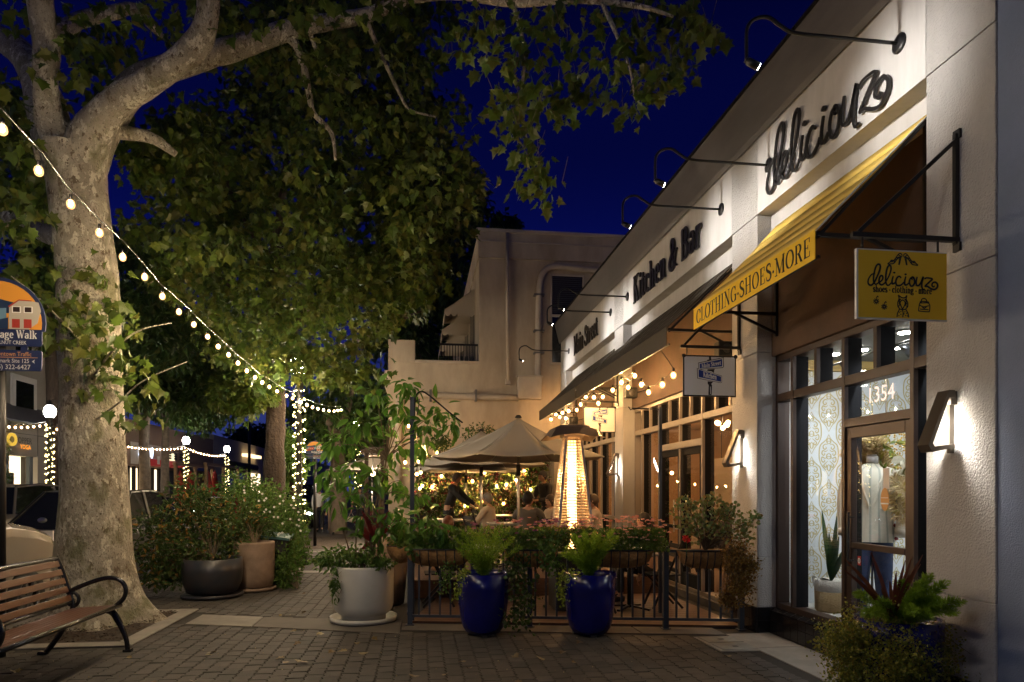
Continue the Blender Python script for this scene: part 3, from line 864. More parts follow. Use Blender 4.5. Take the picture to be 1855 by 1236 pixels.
# ================================================================== the shop building on the right
shop = thing('shop_building', 'single storey cream stucco shop and restaurant building with dark metal cornice and three shopfront bays', 'building', (XF + 2.5, 11, 0))
PIL = [(4.01, 4.63), (7.20, 7.82), (12.28, 12.83), (17.25, 17.92)]
BAY = [(4.63, 7.20), (7.82, 12.28), (12.83, 17.25)]
ZB, ZC, ZTOP = 4.68, 5.53, 6.02
b = MB()                                        # structure behind the panels, roof, back
b.box(XF + .02, XR - .001, 4.02, 17.90, ZB + .004, ZC + .05)
b.box(XR, XR + .25, 4.02, 17.90, 3.12, 5.9)
b.box(XR + .25, 10.5, 4.02, 17.88, 3.62, 3.9)
b.box(10.3, 10.5, 4.02, 17.88, 0, 3.62)
b.box(XF + .1, 10.5, 17.6, 17.89, 0, 3.62)
b.box(XF + .4, 10.5, 4.03, 4.2, 0, 3.62)
b.build('wall', m_stucco, shop)
for (a, c) in PIL:
    for z0, z1 in ((.287, .85), (.853, 3.14), (3.146, ZB - .004)):
        q = MB(); q.box(XF, XF + .55, a, c, z0, z1); q.build('pilaster', m_stucco, shop, bevel=.006, seg=1)
    q = MB(); q.box(XF, XF + .019, a + .003, c - .003, ZB + .003, ZC); q.build('corner_panel', m_stucco, shop)
for (a, c) in BAY:
    q = MB(); q.box(XF, XF + .0195, a + .003, c - .003, ZB - .0, ZC)
    q.box(XF + .0195, XR - .002, a, c, ZB - .001, ZB + .0035)
    q.build('sign_panel', m_band, shop)
    q = MB(); q.box(XR - .012, XR - .0005, a, c, 4.40, ZB - .002); q.build('lintel', m_band, shop)
    q = MB(); q.box(XR - .008, XR - .0005, a, c, 3.10, 4.398); q.build('header', m_header, shop)
    q = MB(); q.box(XR, XW + .2, a, c, 3.095, 3.119); q.build('soffit', m_header, shop)
# cornice: slanted metal face, thin coping above
q = MB()
pf = [(XF - .004, ZC), (XF - .03, ZC - .03), (XF - .055, ZC + .03), (XF - .15, ZTOP - .05), (XF - .165, ZTOP), (XF + .35, ZTOP), (XF + .35, ZC)]
q.prism(pf, (0, 4.0, 0), (1, 0, 0), (0, 0, 1), (0, 13.95, 0)); q.build('cornice', m_cornice, shop)
for y0 in np.arange(4.0, 17.9, 2.8):
    q = MB(); q.box(XF - .185, XF + .36, y0 + .004, min(y0 + 2.796, 17.97), ZTOP + .001, ZTOP + .035); q.build('coping', m_blackframe, shop)
# black tile base
def tile_wall(x, y0, y1, z1, ztop=None, nx=None, facing='x'):
    n = max(1, round((y1 - y0) / .145)); w = (y1 - y0) / n
    rows = [(.004, .142), (.146, z1 - .004)] if z1 > .2 else [(.004, z1 - .004)]
    for i in range(n):
        for z0, zz in rows:
            t = MB()
            if facing == 'x': t.box(x - .008, x + .006, y0 + i * w + .003, y0 + (i + 1) * w - .003, z0, zz)
            else: t.box(y0 + i * w + .003, y0 + (i + 1) * w - .003, x - .008, x + .006, z0, zz)
            t.build('tile', m_tileblk, shop)
for (a, c) in PIL[:3]:
    q = MB(); q.box(XF - .002, XF + .55, a - .001, c + .001, 0, .286); q.build('tile_base', m_grout, shop)
    tile_wall(XF - .005, a, c, .286)
    tile_wall(a - .004, XF, XF + .16, .286, facing='y')
for (a, c) in BAY[:1]:
    q = MB(); q.box(XR - .02, XW + .04, a, c, 0, .262); q.build('tile_base', m_grout, shop)
    tile_wall(XR - .022, a, c, .255)
    n = 18; w = (c - a) / n
    for i in range(n):
        t = MB(); y0, y1 = a + i * w + .003, a + (i + 1) * w - .003
        t.add([(XR - .03, y0, .258), (XR - .03, y1, .258), (XW - .02, y1, .288), (XW - .02, y0, .288), (XR - .03, y0, .244), (XR - .03, y1, .244)], [(0, 3, 2, 1), (0, 1, 5, 4)]); t.build('tile', m_tileblk, shop)
for (a, c) in BAY[1:]:
    q = MB(); q.box(XR - .02, XW + .04, a, c, 0, .10); q.build('threshold', m_concrete_d, shop)

def window_bay(a, c, posts, lights, z0, z_tr, zh, front, door=None, pane=m_pane):
    """frame with front caps, deep dark fins, panes"""
    fr = MB()
    fr.box(XW - .02, XW + .12, a, c, zh - .07, zh); fr.box(XW - .02, XW + .12, a, c, z0, z0 + .06)
    fr.box(XW - .02, XW + .12, a, a + .05, z0, zh); fr.box(XW - .02, XW + .12, c - .05, c, z0, zh)
    w = fr.build('window', [front], shop, bevel=.004, seg=1)
    q = MB(); q.box(XW - .024, XW + .1, a + .05, c - .05, z_tr, z_tr + .09); q.build('transom_bar', front, w, bevel=.004, seg=1)
    def mullion(y, zz0, zz1):
        q = MB(); q.box(XW - .028, XW + .012, y - .022, y + .022, zz0, zz1, 0); q.box(XW + .012, XW + .15, y - .022, y + .022, zz0, zz1, 1)
        q.build('mullion', [front, m_blackframe], w)
    for y in posts: mullion(y, z0 + .06, zh - .07)
    for y in lights:
        if y not in posts: mullion(y, z_tr + .09, zh - .07)
    ys = sorted([a + .05] + lights + [c - .05])
    for y0, y1 in zip(ys, ys[1:]):
        q = MB(); q.box(XW + .055, XW + .061, y0, y1, z_tr + .09, zh - .07); q.build('pane', pane, w)
    ys = sorted([a + .05] + posts + [c - .05])
    for y0, y1 in zip(ys, ys[1:]):
        if door and door[0] - .01 < (y0 + y1) / 2 < door[1] + .01: continue
        q = MB(); q.box(XW + .055, XW + .061, y0, y1, z0 + .06, z_tr); q.build('pane', pane, w)
    return w
# boutique bay
LB = [5.05, 5.50, 5.957, 6.41, 6.85]
wb = window_bay(4.63, 7.20, [5.05, 5.957, 6.85], LB, .285, 2.58, 3.10, m_bronze, door=(5.05, 5.957))
q = MB(); q.box(XW - .026, XW + .1, 5.072, 5.935, 2.185, 2.265); q.build('door_head', m_bronze, wb, bevel=.004, seg=1)
q = MB(); q.box(XW + .055, XW + .061, 5.07, 5.94, 2.265, 2.58); q.build('pane', m_pane, wb)
door = MB()
for y0, y1 in ((5.075, 5.15), (5.86, 5.932)): door.box(XW - .01, XW + .05, y0, y1, .30, 2.18)
for z0, z1 in ((.30, .52), (1.06, 1.115), (2.08, 2.18)): door.box(XW - .012, XW + .05, 5.15, 5.86, z0, z1)
dr = door.build('door', m_bronze, shop, bevel=.004, seg=1)
for z0, z1 in ((.52, 1.06), (1.115, 2.08)):
    q = MB(); q.box(XW + .02, XW + .026, 5.15, 5.86, z0, z1); q.build('pane', m_pane, dr)
q = MB(); q.bar((XW - .06, 5.835, .9), (XW - .06, 5.835, 1.4), .02, .02); q.bar((XW - .06, 5.835, .95), (XW, 5.835, .95), .015, .015); q.bar((XW - .06, 5.835, 1.35), (XW, 5.835, 1.35), .015, .015); q.build('handle', m_black, dr)
m_num = mat('number_white_glow', (.72, .60, .52), .5, emit=((1, .80, .70), .7))  # glow put into the digits so they stand out from the wall behind
q = sans('1354', .145, (XW + .05, 5.72, 2.385), (0, -1, 0), (0, 0, 1), sx=.92)
q.build('street_number', m_num, shop)
# hang tag and little sticker on the glass
tagt = thing('hang_tag', 'oval orange and white card hanging on the boutique door glass', 'sign', (XW - .0, 5.30, 1.4))
P_ = onX(1604, 905, XW + .012)
q = MB(); q.prism([(.052 * math.cos(a * .314), .10 * math.sin(a * .314)) for a in range(20)], (XW + .010, P_.y, P_.z), (0, -1, 0), (0, 0, 1), (-.004, 0, 0)); q.build('card', mat('card_orange', (.55, .27, .07), .5), tagt)
q = MB(); q.box(XW + .003, XW + .005, P_.y - .045, P_.y + .045, P_.z + .012, P_.z + .016); q.box(XW + .003, XW + .005, P_.y - .05, P_.y + .05, P_.z - .042, P_.z - .030); q.build('stripe', m_white, tagt)
q = MB(); q.box(XW + .012, XW + .015, P_.y - .05, P_.y + .03, P_.z + .09, P_.z + .27); q.build('upper_card', mat('card_white', (.62, .56, .50), .5), tagt)
P_ = onX(1557, 1016, XW - .012)
st = thing('sticker', 'small red and white alarm sticker on the black door post', 'sticker', tuple(P_))
q = MB(); q.box(XW - .014, XW - .0125, P_.y - .022, P_.y + .022, P_.z - .042, P_.z + .042); q.build('backing', mat('sticker_red', (.5, .03, .025), .5), st)
q = MB(); q.prism([(.019 * math.cos(a * .4488), .026 * math.sin(a * .4488)) for a in range(14)], (XW - .0145, P_.y, P_.z), (0, -1, 0), (0, 0, 1), (-.001, 0, 0)); q.build('disc', m_white, st)
q = MB()
for dz in (-.009, 0, .009): q.box(XW - .0165, XW - .0157, P_.y - .012, P_.y + .012, P_.z + dz - .002, P_.z + dz + .002)
q.build('print', m_black, st)

# restaurant bays
LR = [8.31, 8.76, 9.21, 9.63, 10.05, 10.50, 10.97, 11.41, 11.86]
w2 = window_bay(7.82, 12.28, [9.21, 10.05, 10.97, 11.86], LR, .10, 2.60, 3.10, m_beigeframe, door=(9.21, 10.97))
q = MB(); q.box(XW - .03, XW + .1, 9.23, 10.95, 2.24, 2.34); q.build('door_head', m_beigeframe, w2, bevel=.004, seg=1)
q = MB(); q.box(XW + .055, XW + .061, 9.232, 10.948, 2.34, 2.60); q.build('pane', m_pane, w2)
for y0, y1 in ((9.235, 10.028), (10.072, 10.945)):
    d = MB()
    d.box(XW - .01, XW + .05, y0, y0 + .09, .12, 2.235); d.box(XW - .01, XW + .05, y1 - .09, y1, .12, 2.235)
    for z0, z1 in ((.12, .36), (2.13, 2.235), (1.0, 1.05)): d.box(XW - .008, XW + .05, y0 + .09, y1 - .09, z0, z1)
    dd = d.build('door', m_blackframe, shop, bevel=.004, seg=1)
    for z0, z1 in ((.36, 1.0), (1.05, 2.13)):
        q = MB(); q.box(XW + .02, XW + .026, y0 + .09, y1 - .09, z0, z1); q.build('pane', m_pane, dd)
    q = MB(); q.bar((XW - .06, y0 + .12, .95), (XW - .06, y0 + .12, 1.45), .02, .02); q.bar((XW - .06, y0 + .12, 1.0), (XW, y0 + .06, 1.0), .015, .015); q.bar((XW - .06, y0 + .12, 1.4), (XW, y0 + .06, 1.4), .015, .015); q.build('handle', m_chrome, dd)
LR3 = [y + 5.0 for y in LR]
w3 = window_bay(12.83, 17.25, [13.76, 14.65, 15.55, 16.4], LR3, .10, 2.60, 3.10, m_beigeframe)
q = MB(); q.box(XW - .03, XW + .1, 12.9, 17.2, 1.0, 1.06); q.build('rail_bar', m_beigeframe, w3)

# interiors -----------------------------------------------------------
m_bwall = mat('boutique_wall', (.58, .62, .64), .7)
m_goldtrim = mat('gold_trim', (.42, .28, .06), .5)
m_pattern = mat('wallpaper_gold', (.42, .36, .17), .6)
bi = thing('boutique_interior', 'bright boutique window display room with white damask wallpaper and dark ceiling', 'shop interior', (5.2, 5.8, .28))
q = MB(); q.box(XW + .14, 8.2, 4.22, 7.55, .20, .29); q.build('display_floor', mat('pale_floor', (.55, .54, .52), .5), bi)
q = MB(); q.box(XW + .22, 8.2, 4.22, 7.448, 3.10, 3.16); q.build('ceiling', mat('grey_ceiling', (.12, .125, .115), .7), bi)
q = MB(); q.box(8.1, 8.2, 4.22, 7.55, .29, 3.10); q.box(4.2, 8.2, 7.45, 7.55, .29, 3.44); q.build('room_wall', m_bwall, bi)
YP = 7.40                                         # papered wall at the far side of the display, facing the door
q = MB(); q.box(4.16, 6.6, YP, 7.449, .29, 2.98); pw = q.build('display_wall', m_bwall, bi)
q = MB(); q.box(4.2, 8.1, 7.36, 7.448, 2.985, 3.02); q.box(4.2, 8.1, 7.33, 7.448, 3.02, 3.098); q.build('crown_moulding', m_goldtrim, bi)
def damask():
    """one ogee motif, built as thin raised print strokes on the paper (units: 1 tall)"""
    strokes = []
    def both(p): strokes.append(p); strokes.append([(-x, y) for x, y in p])
    cp = lambda p: [(v.x, v.y) for v in crv([(x, y, 0) for x, y in p], 4)]
    both(cp([(0, .50), (.05, .40), (.12, .33), (.22, .24), (.25, .08), (.24, -.10), (.17, -.24), (.08, -.34), (0, -.48)]))
    both(cp([(.0, .42), (.05, .36), (.04, .30), (.0, .28)]))
    both(cp([(.03, .26), (.10, .27), (.15, .21), (.11, .15), (.06, .18), (.09, .215)]))
    both(cp([(.02, .14), (.08, .10), (.15, .12), (.18, .06), (.14, .01), (.10, .04), (.13, .07)]))
    both(cp([(.0, .06), (.05, .02), (.05, -.05), (.0, -.08)]))
    both(cp([(.04, -.03), (.10, -.06), (.17, -.03), (.19, -.10), (.15, -.15), (.10, -.12), (.135, -.09)]))
    both(cp([(.02, -.12), (.08, -.17), (.13, -.22), (.09, -.27), (.05, -.23), (.085, -.21)]))
    both(cp([(.0, -.20), (.04, -.26), (.03, -.33), (.0, -.36)]))
    strokes.append([(-.05, .34), (.05, .34)]); strokes.append([(-.06, -.02), (.06, -.02)])
    return strokes
DM = damask()
dm = MB()
for st_ in DM:
    n = len(st_)
    dm.ribbon([(x * .86, y * .86) for x, y in st_], [.020 * (.5 + .9 * math.sin(math.pi * i / max(1, n - 1))) if n > 2 else .014 for i in range(n)], (0, 0, 0), (1, 0, 0), (0, 0, 1), (0, 0, 0))
dmesh = dm.mesh('wallpaper_motif', [m_pattern])
for c_ in range(11):
    for r_ in range(6):
        x = 4.30 + c_ * .215; z = .44 + r_ * .52 + (.26 if c_ % 2 else 0)
        if z > 2.80: continue
        o = bpy.data.objects.new('wallpaper_motif', dmesh); COL.objects.link(o); o.parent = pw
        o.location = Vector((x, YP - .002, z)) - wloc(pw); o.scale = (.56, 1, .58)
for (px_, py_) in ((1561, 632), (1510, 640), (1627, 628), (1640, 600)):
    p = onZ(px_, py_, 3.10)
    q = MB(); q.lathe([(0, -.001), (.075, -.001), (.09, .004), (.09, .010)], (p.x, p.y, 3.088), 16); dl = q.build('downlight', m_chrome, bi)
    q = MB(); q.lathe([(0, 0), (.062, 0), (.062, -.004), (0, -.004)], (p.x, p.y, 3.085), 14); q.build('lens', m_spotface, dl)
for yy in (4.9, 5.6, 6.4):
    lamp('display_light', 'SPOT', (4.26, yy, 3.06), 62, COOLW, .05, (.30, .12, -1), bi, spot=R(120), blend=.7)
lamp('room_light', 'POINT', (5.9, 5.2, 2.85), 60, (.92, .96, 1), .15, None, bi)
q = MB(); q.tube([(4.4, 4.4, 2.97), (4.5, 7.3, 2.97)], .012, 6); q.tube([(4.9, 4.4, 3.0), (4.3, 6.0, 2.92)], .01, 6)
for y in (4.9, 5.8, 6.7): q.tube([(4.43, y, 2.96), (4.5, y - .05, 2.84)], .035, 8)
q.build('track_light', m_black, bi)
# restaurant room
ri = thing('restaurant_interior', 'warm dim restaurant room with amber walls seen through the restaurant windows', 'restaurant interior', (6.5, 12.7, 0))
m_amber = mat('amber_wall', (.42, .25, .13), .8)
q = MB(); q.box(XW + .16, 9.0, 7.62, 17.58, .02, .09); q.build('room_floor', mat('restaurant_floor', (.10, .06, .035), .5), ri)
q = MB(); q.box(XW + .2, 9.0, 7.62, 17.58, 3.2, 3.26); q.build('ceiling', m_amber, ri)
q = MB(); q.box(8.9, 9.0, 7.62, 17.58, .09, 3.2); q.box(4.2, 9.0, 7.62, 7.70, .09, 3.2); q.box(4.2, 9, 17.48, 17.58, .09, 3.2); q.build('room_wall', m_amber, ri)
q = MB(); q.box(5.6, 5.7, 11.0, 12.6, .09, 2.2); q.box(6.2, 6.28, 12.8, 15.0, .09, 1.3); q.build('partition', mat('partition_cream', (.45, .34, .22), .8), ri)
def cluster_lamp(px_, py_, X, n, label):
    p = onX(px_, py_, X)
    t = thing('pendant_lamp', label, 'lamp', tuple(p))
    q = MB(); q.tube([(p.x, p.y, p.z + .05), (p.x, p.y, 3.2)], .008, 5); q.build('stem', m_black, t)
    for i in range(n):
        a = i * 2.4
        c = (p.x + .09 * math.cos(a), p.y + .13 * math.sin(a), p.z + .05 * math.sin(i * 1.7))
        q = MB(); q.ball(c, .045, 10, 8); q.build('glass_globe', emis('globe_amber', (1.0, .60, .25), 14), t)
cluster_lamp(1309, 770, 5.6, 6, 'cluster of amber glass globes hanging in the near restaurant window')
cluster_lamp(1307, 867, 6.4, 1, 'single candle-like amber globe low behind the near restaurant window')
cluster_lamp(1211, 857, 6.2, 2, 'pair of small amber globes deep in the restaurant beside the doors')
for y in (9.2, 12.0, 15.2): lamp('room_light', 'POINT', (5.6, y, 2.7), 55, (1.0, .60, .28), .12, None, ri)

# ------------------------------------------------------------------ adjacent blue-grey building nearest the camera
adj = thing('adjacent_building', 'blue-grey stucco neighbouring building at the right edge of the picture', 'building', (6, 1, 0))
q = MB(); q.box(XF + .012, 10, -5, 4.005, 0, 8.5); q.build('wall', m_stucco_blue, adj)

# ------------------------------------------------------------------ raised wall letters
def wall_letters(name, label, parts, y, z):
    t = thing(name, label, 'sign', (XF, y, z))
    for c, mb in parts: mb.build('letter', m_letter, t)
    for c, mb in parts:
        a, h = mb.bounds()
        q = MB(); yy = (a[1] + h[1]) / 2; zz = (a[2] + h[2]) / 2
    return t
ty = (0, -1, 0); uz = (0, 0, 1)
wall_letters('wall_sign', 'black script letters reading deliciouz on the boutique sign panel', script_mb((XF - .016, 6.93, 4.80), ty, uz, (-.022, 0, 0), 1.93 / 975, 16), 5.95, 4.8)
wall_letters('wall_sign', 'black serif letters reading Kitchen & Bar over the middle bay', serif('Kitchen & Bar', .44, (XF - .018, 11.58, 4.87), ty, uz, (-.022, 0, 0), .15, .05, target=2.93), 10, 4.87)
wall_letters('wall_sign', 'black serif letters reading Main Street over the far bay', serif('Main Street', .44, (XF - .018, 16.25, 4.87), ty, uz, (-.022, 0, 0), .15, .05, target=2.25), 15, 4.87)

# ------------------------------------------------------------------ gooseneck sign lamps
def gooseneck(y, z, label):
    t = thing('gooseneck_lamp', label, 'wall lamp', (XF, y, z), 'gooseneck lamps over the sign panels')
    q = MB()
    b0 = len(q.v); q.lathe([(0, 0), (.075, 0), (.075, .012), (.05, .022), (.02, .028), (0, .028)], (0, 0, 0), 18)
    q.v = q.v[:b0] + [(XF - v[2] - .0005, y + v[0], z + v[1]) for v in q.v[b0:]]
    q.build('rosette', m_black, t)
    pts = crv([(XF - .02, y, z), (XF - .5, y, z), (XF - .88, y, z + .005), (XF - 1.0, y, z + .05), (XF - 1.10, y, z + .105), (XF - 1.21, y, z + .08), (XF - 1.27, y, z), (XF - 1.275, y, z - .17), (XF - 1.275, y, z - .23)], 5)
    q = MB(); q.tube(pts, .014, 8); q.build('arm', m_black, t)
    a = Vector((XF - 1.285, y, z - .235)); d = Vector((.92, 0, -.39))
    q = MB(); q.tube([a, a + d * .02, a + d * .021, a + d * .115], [.02, .02, .028, .030], 12); s = q.build('spot_head', m_black, t)
    e = a + d * .1155
    q = MB(); q.tube([e, e + d * .002], [.025, .025], 12); q.build('lens', m_spotface, s)
    lamp('spot_light', 'SPOT', e + d * .01, 74, (1.0, .935, .87), .02, (1.28, 0, -.10), t, spot=R(80), blend=.95)
    return t
for y, lab in ((4.91, 'gooseneck lamp nearest the camera beside the z of deliciouz'), (6.94, 'gooseneck lamp beside the d of deliciouz'), (8.11, 'gooseneck lamp beside the Bar end of the middle sign'),
               (12.0, 'gooseneck lamp beside the K of Kitchen'), (13.1, 'gooseneck lamp at the near end of the Main Street letters'), (16.9, 'farthest gooseneck lamp at the corner of the building')):
    gooseneck(y, 5.11, lab)

# ------------------------------------------------------------------ wedge wall sconces
m_sconce = mat('sconce_metal', (.10, .085, .07), .4, .6)
def sconce(y, label):
    t = thing('wall_sconce', label, 'wall lamp', (XF, y, 2.08), 'wedge shaped wall sconces on the pilasters')
    W2 = .055
    pr = [(-.03, 2.30), (-.075, 2.30), (-.235, 1.915), (-.205, 1.865), (-.03, 1.895), (-.03, 1.925), (-.185, 1.905), (-.200, 1.925), (-.075, 2.245), (-.03, 2.245)]
    q = MB(); q.prism([(XF + x, z) for x, z in pr], (0, y - W2, 0), (1, 0, 0), (0, 0, 1), (0, 2 * W2, 0)); q.build('housing', m_sconce, t)
    q = MB(); q.box(XF - .05, XF - .0005, y - .04, y + .04, 2.20, 2.295); q.box(XF - .036, XF - .001, y - .012, y + .012, 1.86, 2.2); q.build('mount', m_sconce, t)
    q = MB(); q.add([(XF - .078, y - .045, 2.232), (XF - .078, y + .045, 2.232), (XF - .192, y + .045, 1.935), (XF - .192, y - .045, 1.935)], [(0, 1, 2, 3)])
    q.build('led_panel', m_led, t)
    lamp('sconce_light', 'SPOT', (XF - .12, y, 2.09), 8, (1.0, .92, .82), .03, (.75, 0, -.75), t, spot=R(150), blend=.6)
    lamp('sconce_light', 'SPOT', (XF - .13, y, 2.02), 12, (1.0, .92, .82), .03, (.55, 0, -1), t, spot=R(115), blend=.8)
for y, lab in ((4.37, 'glowing wedge sconce on the pilaster right of the boutique door'), (7.54, 'glowing wedge sconce on the pilaster between boutique and restaurant'), (12.56, 'small far wedge sconce on the pilaster behind the patio heater')):
    sconce(y, lab)

# ------------------------------------------------------------------ awnings
def awning(name, label, y0, y1, xf, zt, zb, zv, mats, stripes=False, text=None):
    t = thing(name, label, 'awning', ((xf + XR) / 2, (y0 + y1) / 2, zv))
    n = max(1, int((y1 - y0) / .026)) if stripes else 14
    q = MB(); xa = XR - .015
    for i in range(n):
        a, c = y0 + (y1 - y0) * i / n, y0 + (y1 - y0) * (i + 1) / n
        rows = 5
        for j in range(rows):
            f0, f1 = j / rows, (j + 1) / rows
            sag = lambda f: -.03 * math.sin(math.pi * f)
            p = lambda f, y: (xa + (xf - xa) * f, y, zt + (zb - zt) * f + sag(f))
            q.add([p(f0, a), p(f0, c), p(f1, c), p(f1, a)], [(0, 1, 2, 3)], i % 2 if stripes else 0, True)
    o = q.build('canopy', mats, t)
    so = o.modifiers.new('thick', 'SOLIDIFY'); so.thickness = .006
    q = MB(); q.box(xf - .005, xf + .001, y0, y1, zv, zb - .001); va = q.build('valance', mats[0], t)
    q = MB(); q.bar((xa, y0 - .004, zt - .01), (xf, y0 - .004, zb - .012), .008, .05, (0, 1, 0)); q.build('hem', mats[-1], t)
    fr = MB()
    for y in (y0 + .03, y1 - .03):
        fr.bar((XR - .02, y, zb - .03), (xf + .03, y, zb - .03), .03, .03); fr.bar((XR - .02, y, zt - .05), (xf + .03, y, zb - .05), .025, .025)
        fr.bar((XR - .02, y, zv - .05), (XR - .02, y, zt - .06), .03, .03)
        fr.bar((XR - .02, y, zv - .02), (xf + .45, y, zb - .035), .025, .025)
    fr.bar((xf + .03, y0, zb - .03), (xf + .03, y1, zb - .03), .03, .03); fr.bar((xf + .03, y0, zv + .02), (xf + .03, y1, zv + .02), .02, .02)
    fr.build('frame', m_black, t)
    if text:
        for c, mb in serif(text, .145, (xf - .0055, y1 - .07, zv + .043), ty, uz, (-.0012, 0, 0), .15, .045, target=(y1 - y0) - .12): mb.build('letter', m_letter, va)
    return t
m_palestripe = mat('canvas_pale', (.70, .53, .20), .75)
m_hemwhite = mat('canvas_hem', (.50, .50, .46), .7)
awning('yellow_awning', 'yellow striped canvas awning lettered CLOTHING SHOES MORE over the boutique window', 4.80, 7.10, 2.96, 4.52, 3.57, 3.345, [m_yellowc, m_palestripe, m_hemwhite], True, 'CLOTHING.SHOES.MORE')
m_olive = mat('canvas_olive', (.048, .038, .025), .8, bump=(250, .15, .001))
awning('dark_awning', 'dark olive canvas awning over the middle restaurant bay', 7.95, 12.75, 2.97, 4.46, 3.58, 3.35, [m_olive, m_olive, m_olive])
awning('dark_awning', 'dark olive canvas awning over the far restaurant bay', 12.85, 16.85, 2.97, 4.46, 3.58, 3.34, [m_olive, m_olive, m_olive])

# ------------------------------------------------------------------ hanging blade signs
def bracket(t, y, x_in, x_out, z):
    q = MB(); q.bar((XF - .02, y, z - .03), (XF - .02, y, z + .74), .03, .03); q.bar((XF - .001, y, z), (x_out - .03, y, z), .032, .032)
    q.bar((XF - .02, y, z + .70), (x_out + .02, y, z + .02), .026, .026); q.bar((XF - .02, y, z - .05), (XF - .001, y, z - .05), .06, .06); q.bar((XF - .02, y, z + .74), (XF - .001, y, z + .74), .06, .06)
    q.build('bracket', m_black, t)
    for x in (x_out + .05, x_in - .06):
        q = MB(); q.tube([(x, y, z - .016), (x, y, z - .10)], .008, 6); q.build('hanger', m_black, t)
yb = 4.32
t = thing('blade_sign', 'yellow hanging sign drawn with shoes, dress and bag reading deliciouz shoes clothing more', 'sign', (3.3, yb, 2.78))
bracket(t, yb, 3.64, 2.96, 3.35)
q = MB(); q.box(2.96, 3.64, yb - .011, yb + .011, 2.775, 3.255); bd = q.build('board_edge', mat('sign_edge', (.62, .60, .58), .4), t)
q = MB(); q.box(2.972, 3.638, yb - .0125, yb - .0112, 2.784, 3.246); q.build('face', m_yellow, t)
fx, fy = 2.972, yb - .0128
# drawing units: 1280 across the face (100..1340), origin at upper left (100, 90)
SS = .666 / 1240
SV = .462 / 990
def S2(x, y): return ((x - 100) * SS, (1080 - y) * SV)
def draw(pts, w, oo=0, name='drawing', closed=False, parent=t, m=m_letter, smooth=True):
    p = [S2(*p) for p in pts]
    if smooth and len(p) > 2: p = [(v.x, v.y) for v in crv([(a, b, 0) for a, b in p], 4)]
    q = MB(); q.ribbon(p, w * SS, (fx, fy - oo, 2.788), (1, 0, 0), (0, 0, 1), (0, -.0006, 0)); return q
lg = script_mb((fx + S2(230, 604)[0], fy, 2.788 + S2(230, 604)[1]), (1, 0, 0), (0, 0, 1), (0, -.001, 0), SS, 25, SV)
joined(lg).build('script_logo', m_letter, t)
serif_one('shoes . clothing . more', .046, (fx + S2(300, 712)[0], fy, 2.788 + S2(300, 712)[1]), (1, 0, 0), (0, 0, 1), (0, -.0008, 0), .16, .07, target=830 * SS).build('lettering', m_letter, t)
dw = MB()
def addm(mb):
    b0 = len(dw.v); dw.v += mb.v; dw.f += [[i + b0 for i in f] for f in mb.f]; dw.m += mb.m; dw.sm += mb.sm
for s_ in (1, -1):                                   # pair of heels
    X = lambda x: 718 + s_ * (x - 718)
    for k_, p in enumerate(([(505, 295), (540, 290), (590, 280), (630, 225), (660, 185), (700, 180), (704, 145), (680, 128), (650, 150), (615, 205), (580, 250), (540, 262), (505, 290)],
              [(690, 190), (680, 240), (668, 298)], [(672, 190), (668, 240), (660, 298)], [(560, 235), (600, 245), (590, 275)], [(540, 255), (560, 235), (575, 262)], [(650, 150), (680, 165), (690, 185)], [(625, 200), (660, 188), (690, 190)], [(600, 230), (640, 215), (662, 190)])):
        addm(draw([(X(x), y) for x, y in p], 14, .00005 * k_ + (.0004 if s_ < 0 else 0)))
for k_, p in enumerate(([(655, 745), (700, 780), (745, 780), (775, 745)], [(655, 745), (665, 800), (648, 850), (650, 910), (670, 950), (645, 1010), (636, 1070)], [(775, 745), (765, 800), (785, 850), (785, 910), (760, 950), (790, 1010), (800, 1070)],
          [(712, 950), (690, 900), (680, 850), (715, 815), (750, 850), (740, 900), (712, 950)], [(672, 950), (712, 958), (758, 950)], [(712, 960), (722, 1010), (716, 1070)], [(690, 800), (668, 830), (676, 900)], [(742, 800), (764, 830), (756, 900)])):
    addm(draw(p, 15, .00005 * k_))
for x, y in ((668, 870), (662, 905), (770, 870), (772, 905), (670, 1000), (690, 1030), (662, 1050), (690, 985), (745, 990), (770, 1010), (755, 1045), (780, 1050), (735, 1020), (672, 820), (760, 820)):
    a_, b_ = S2(x, y); q = MB(); q.prism([(a_ + 9 * SS * math.cos(k), b_ + 9 * SS * math.sin(k)) for k in range(6)], (fx, fy - .0006, 2.788), (1, 0, 0), (0, 0, 1), (0, -.0005, 0)); addm(q)
for k_, p in enumerate(([(955, 850), (1085, 850), (1095, 960), (1070, 975), (960, 970), (940, 955), (955, 850)], [(975, 850), (985, 795), (1020, 780), (1050, 800), (1060, 850)], [(955, 880), (1010, 905), (1085, 885)], [(960, 845), (975, 825), (1070, 828), (1085, 845)], [(990, 905), (1020, 925), (1050, 905)], [(960, 940), (1080, 945)])):
    addm(draw(p, 14, .00005 * k_))
for cx, cy in ((345, 850), (458, 925)):
    for k in range(9):
        a = k * .7
        addm(draw([(cx + 8 * math.cos(a), cy + 8 * math.sin(a)), (cx + 42 * math.cos(a), cy + 45 * math.sin(a))], 13, .00004 * k, smooth=False))
    addm(draw([(cx, cy - 50), (cx + 22, cy - 78), (cx + 30, cy - 60)], 13, .0003, smooth=False))
dw.build('drawing', m_letter, t, kind='stuff')

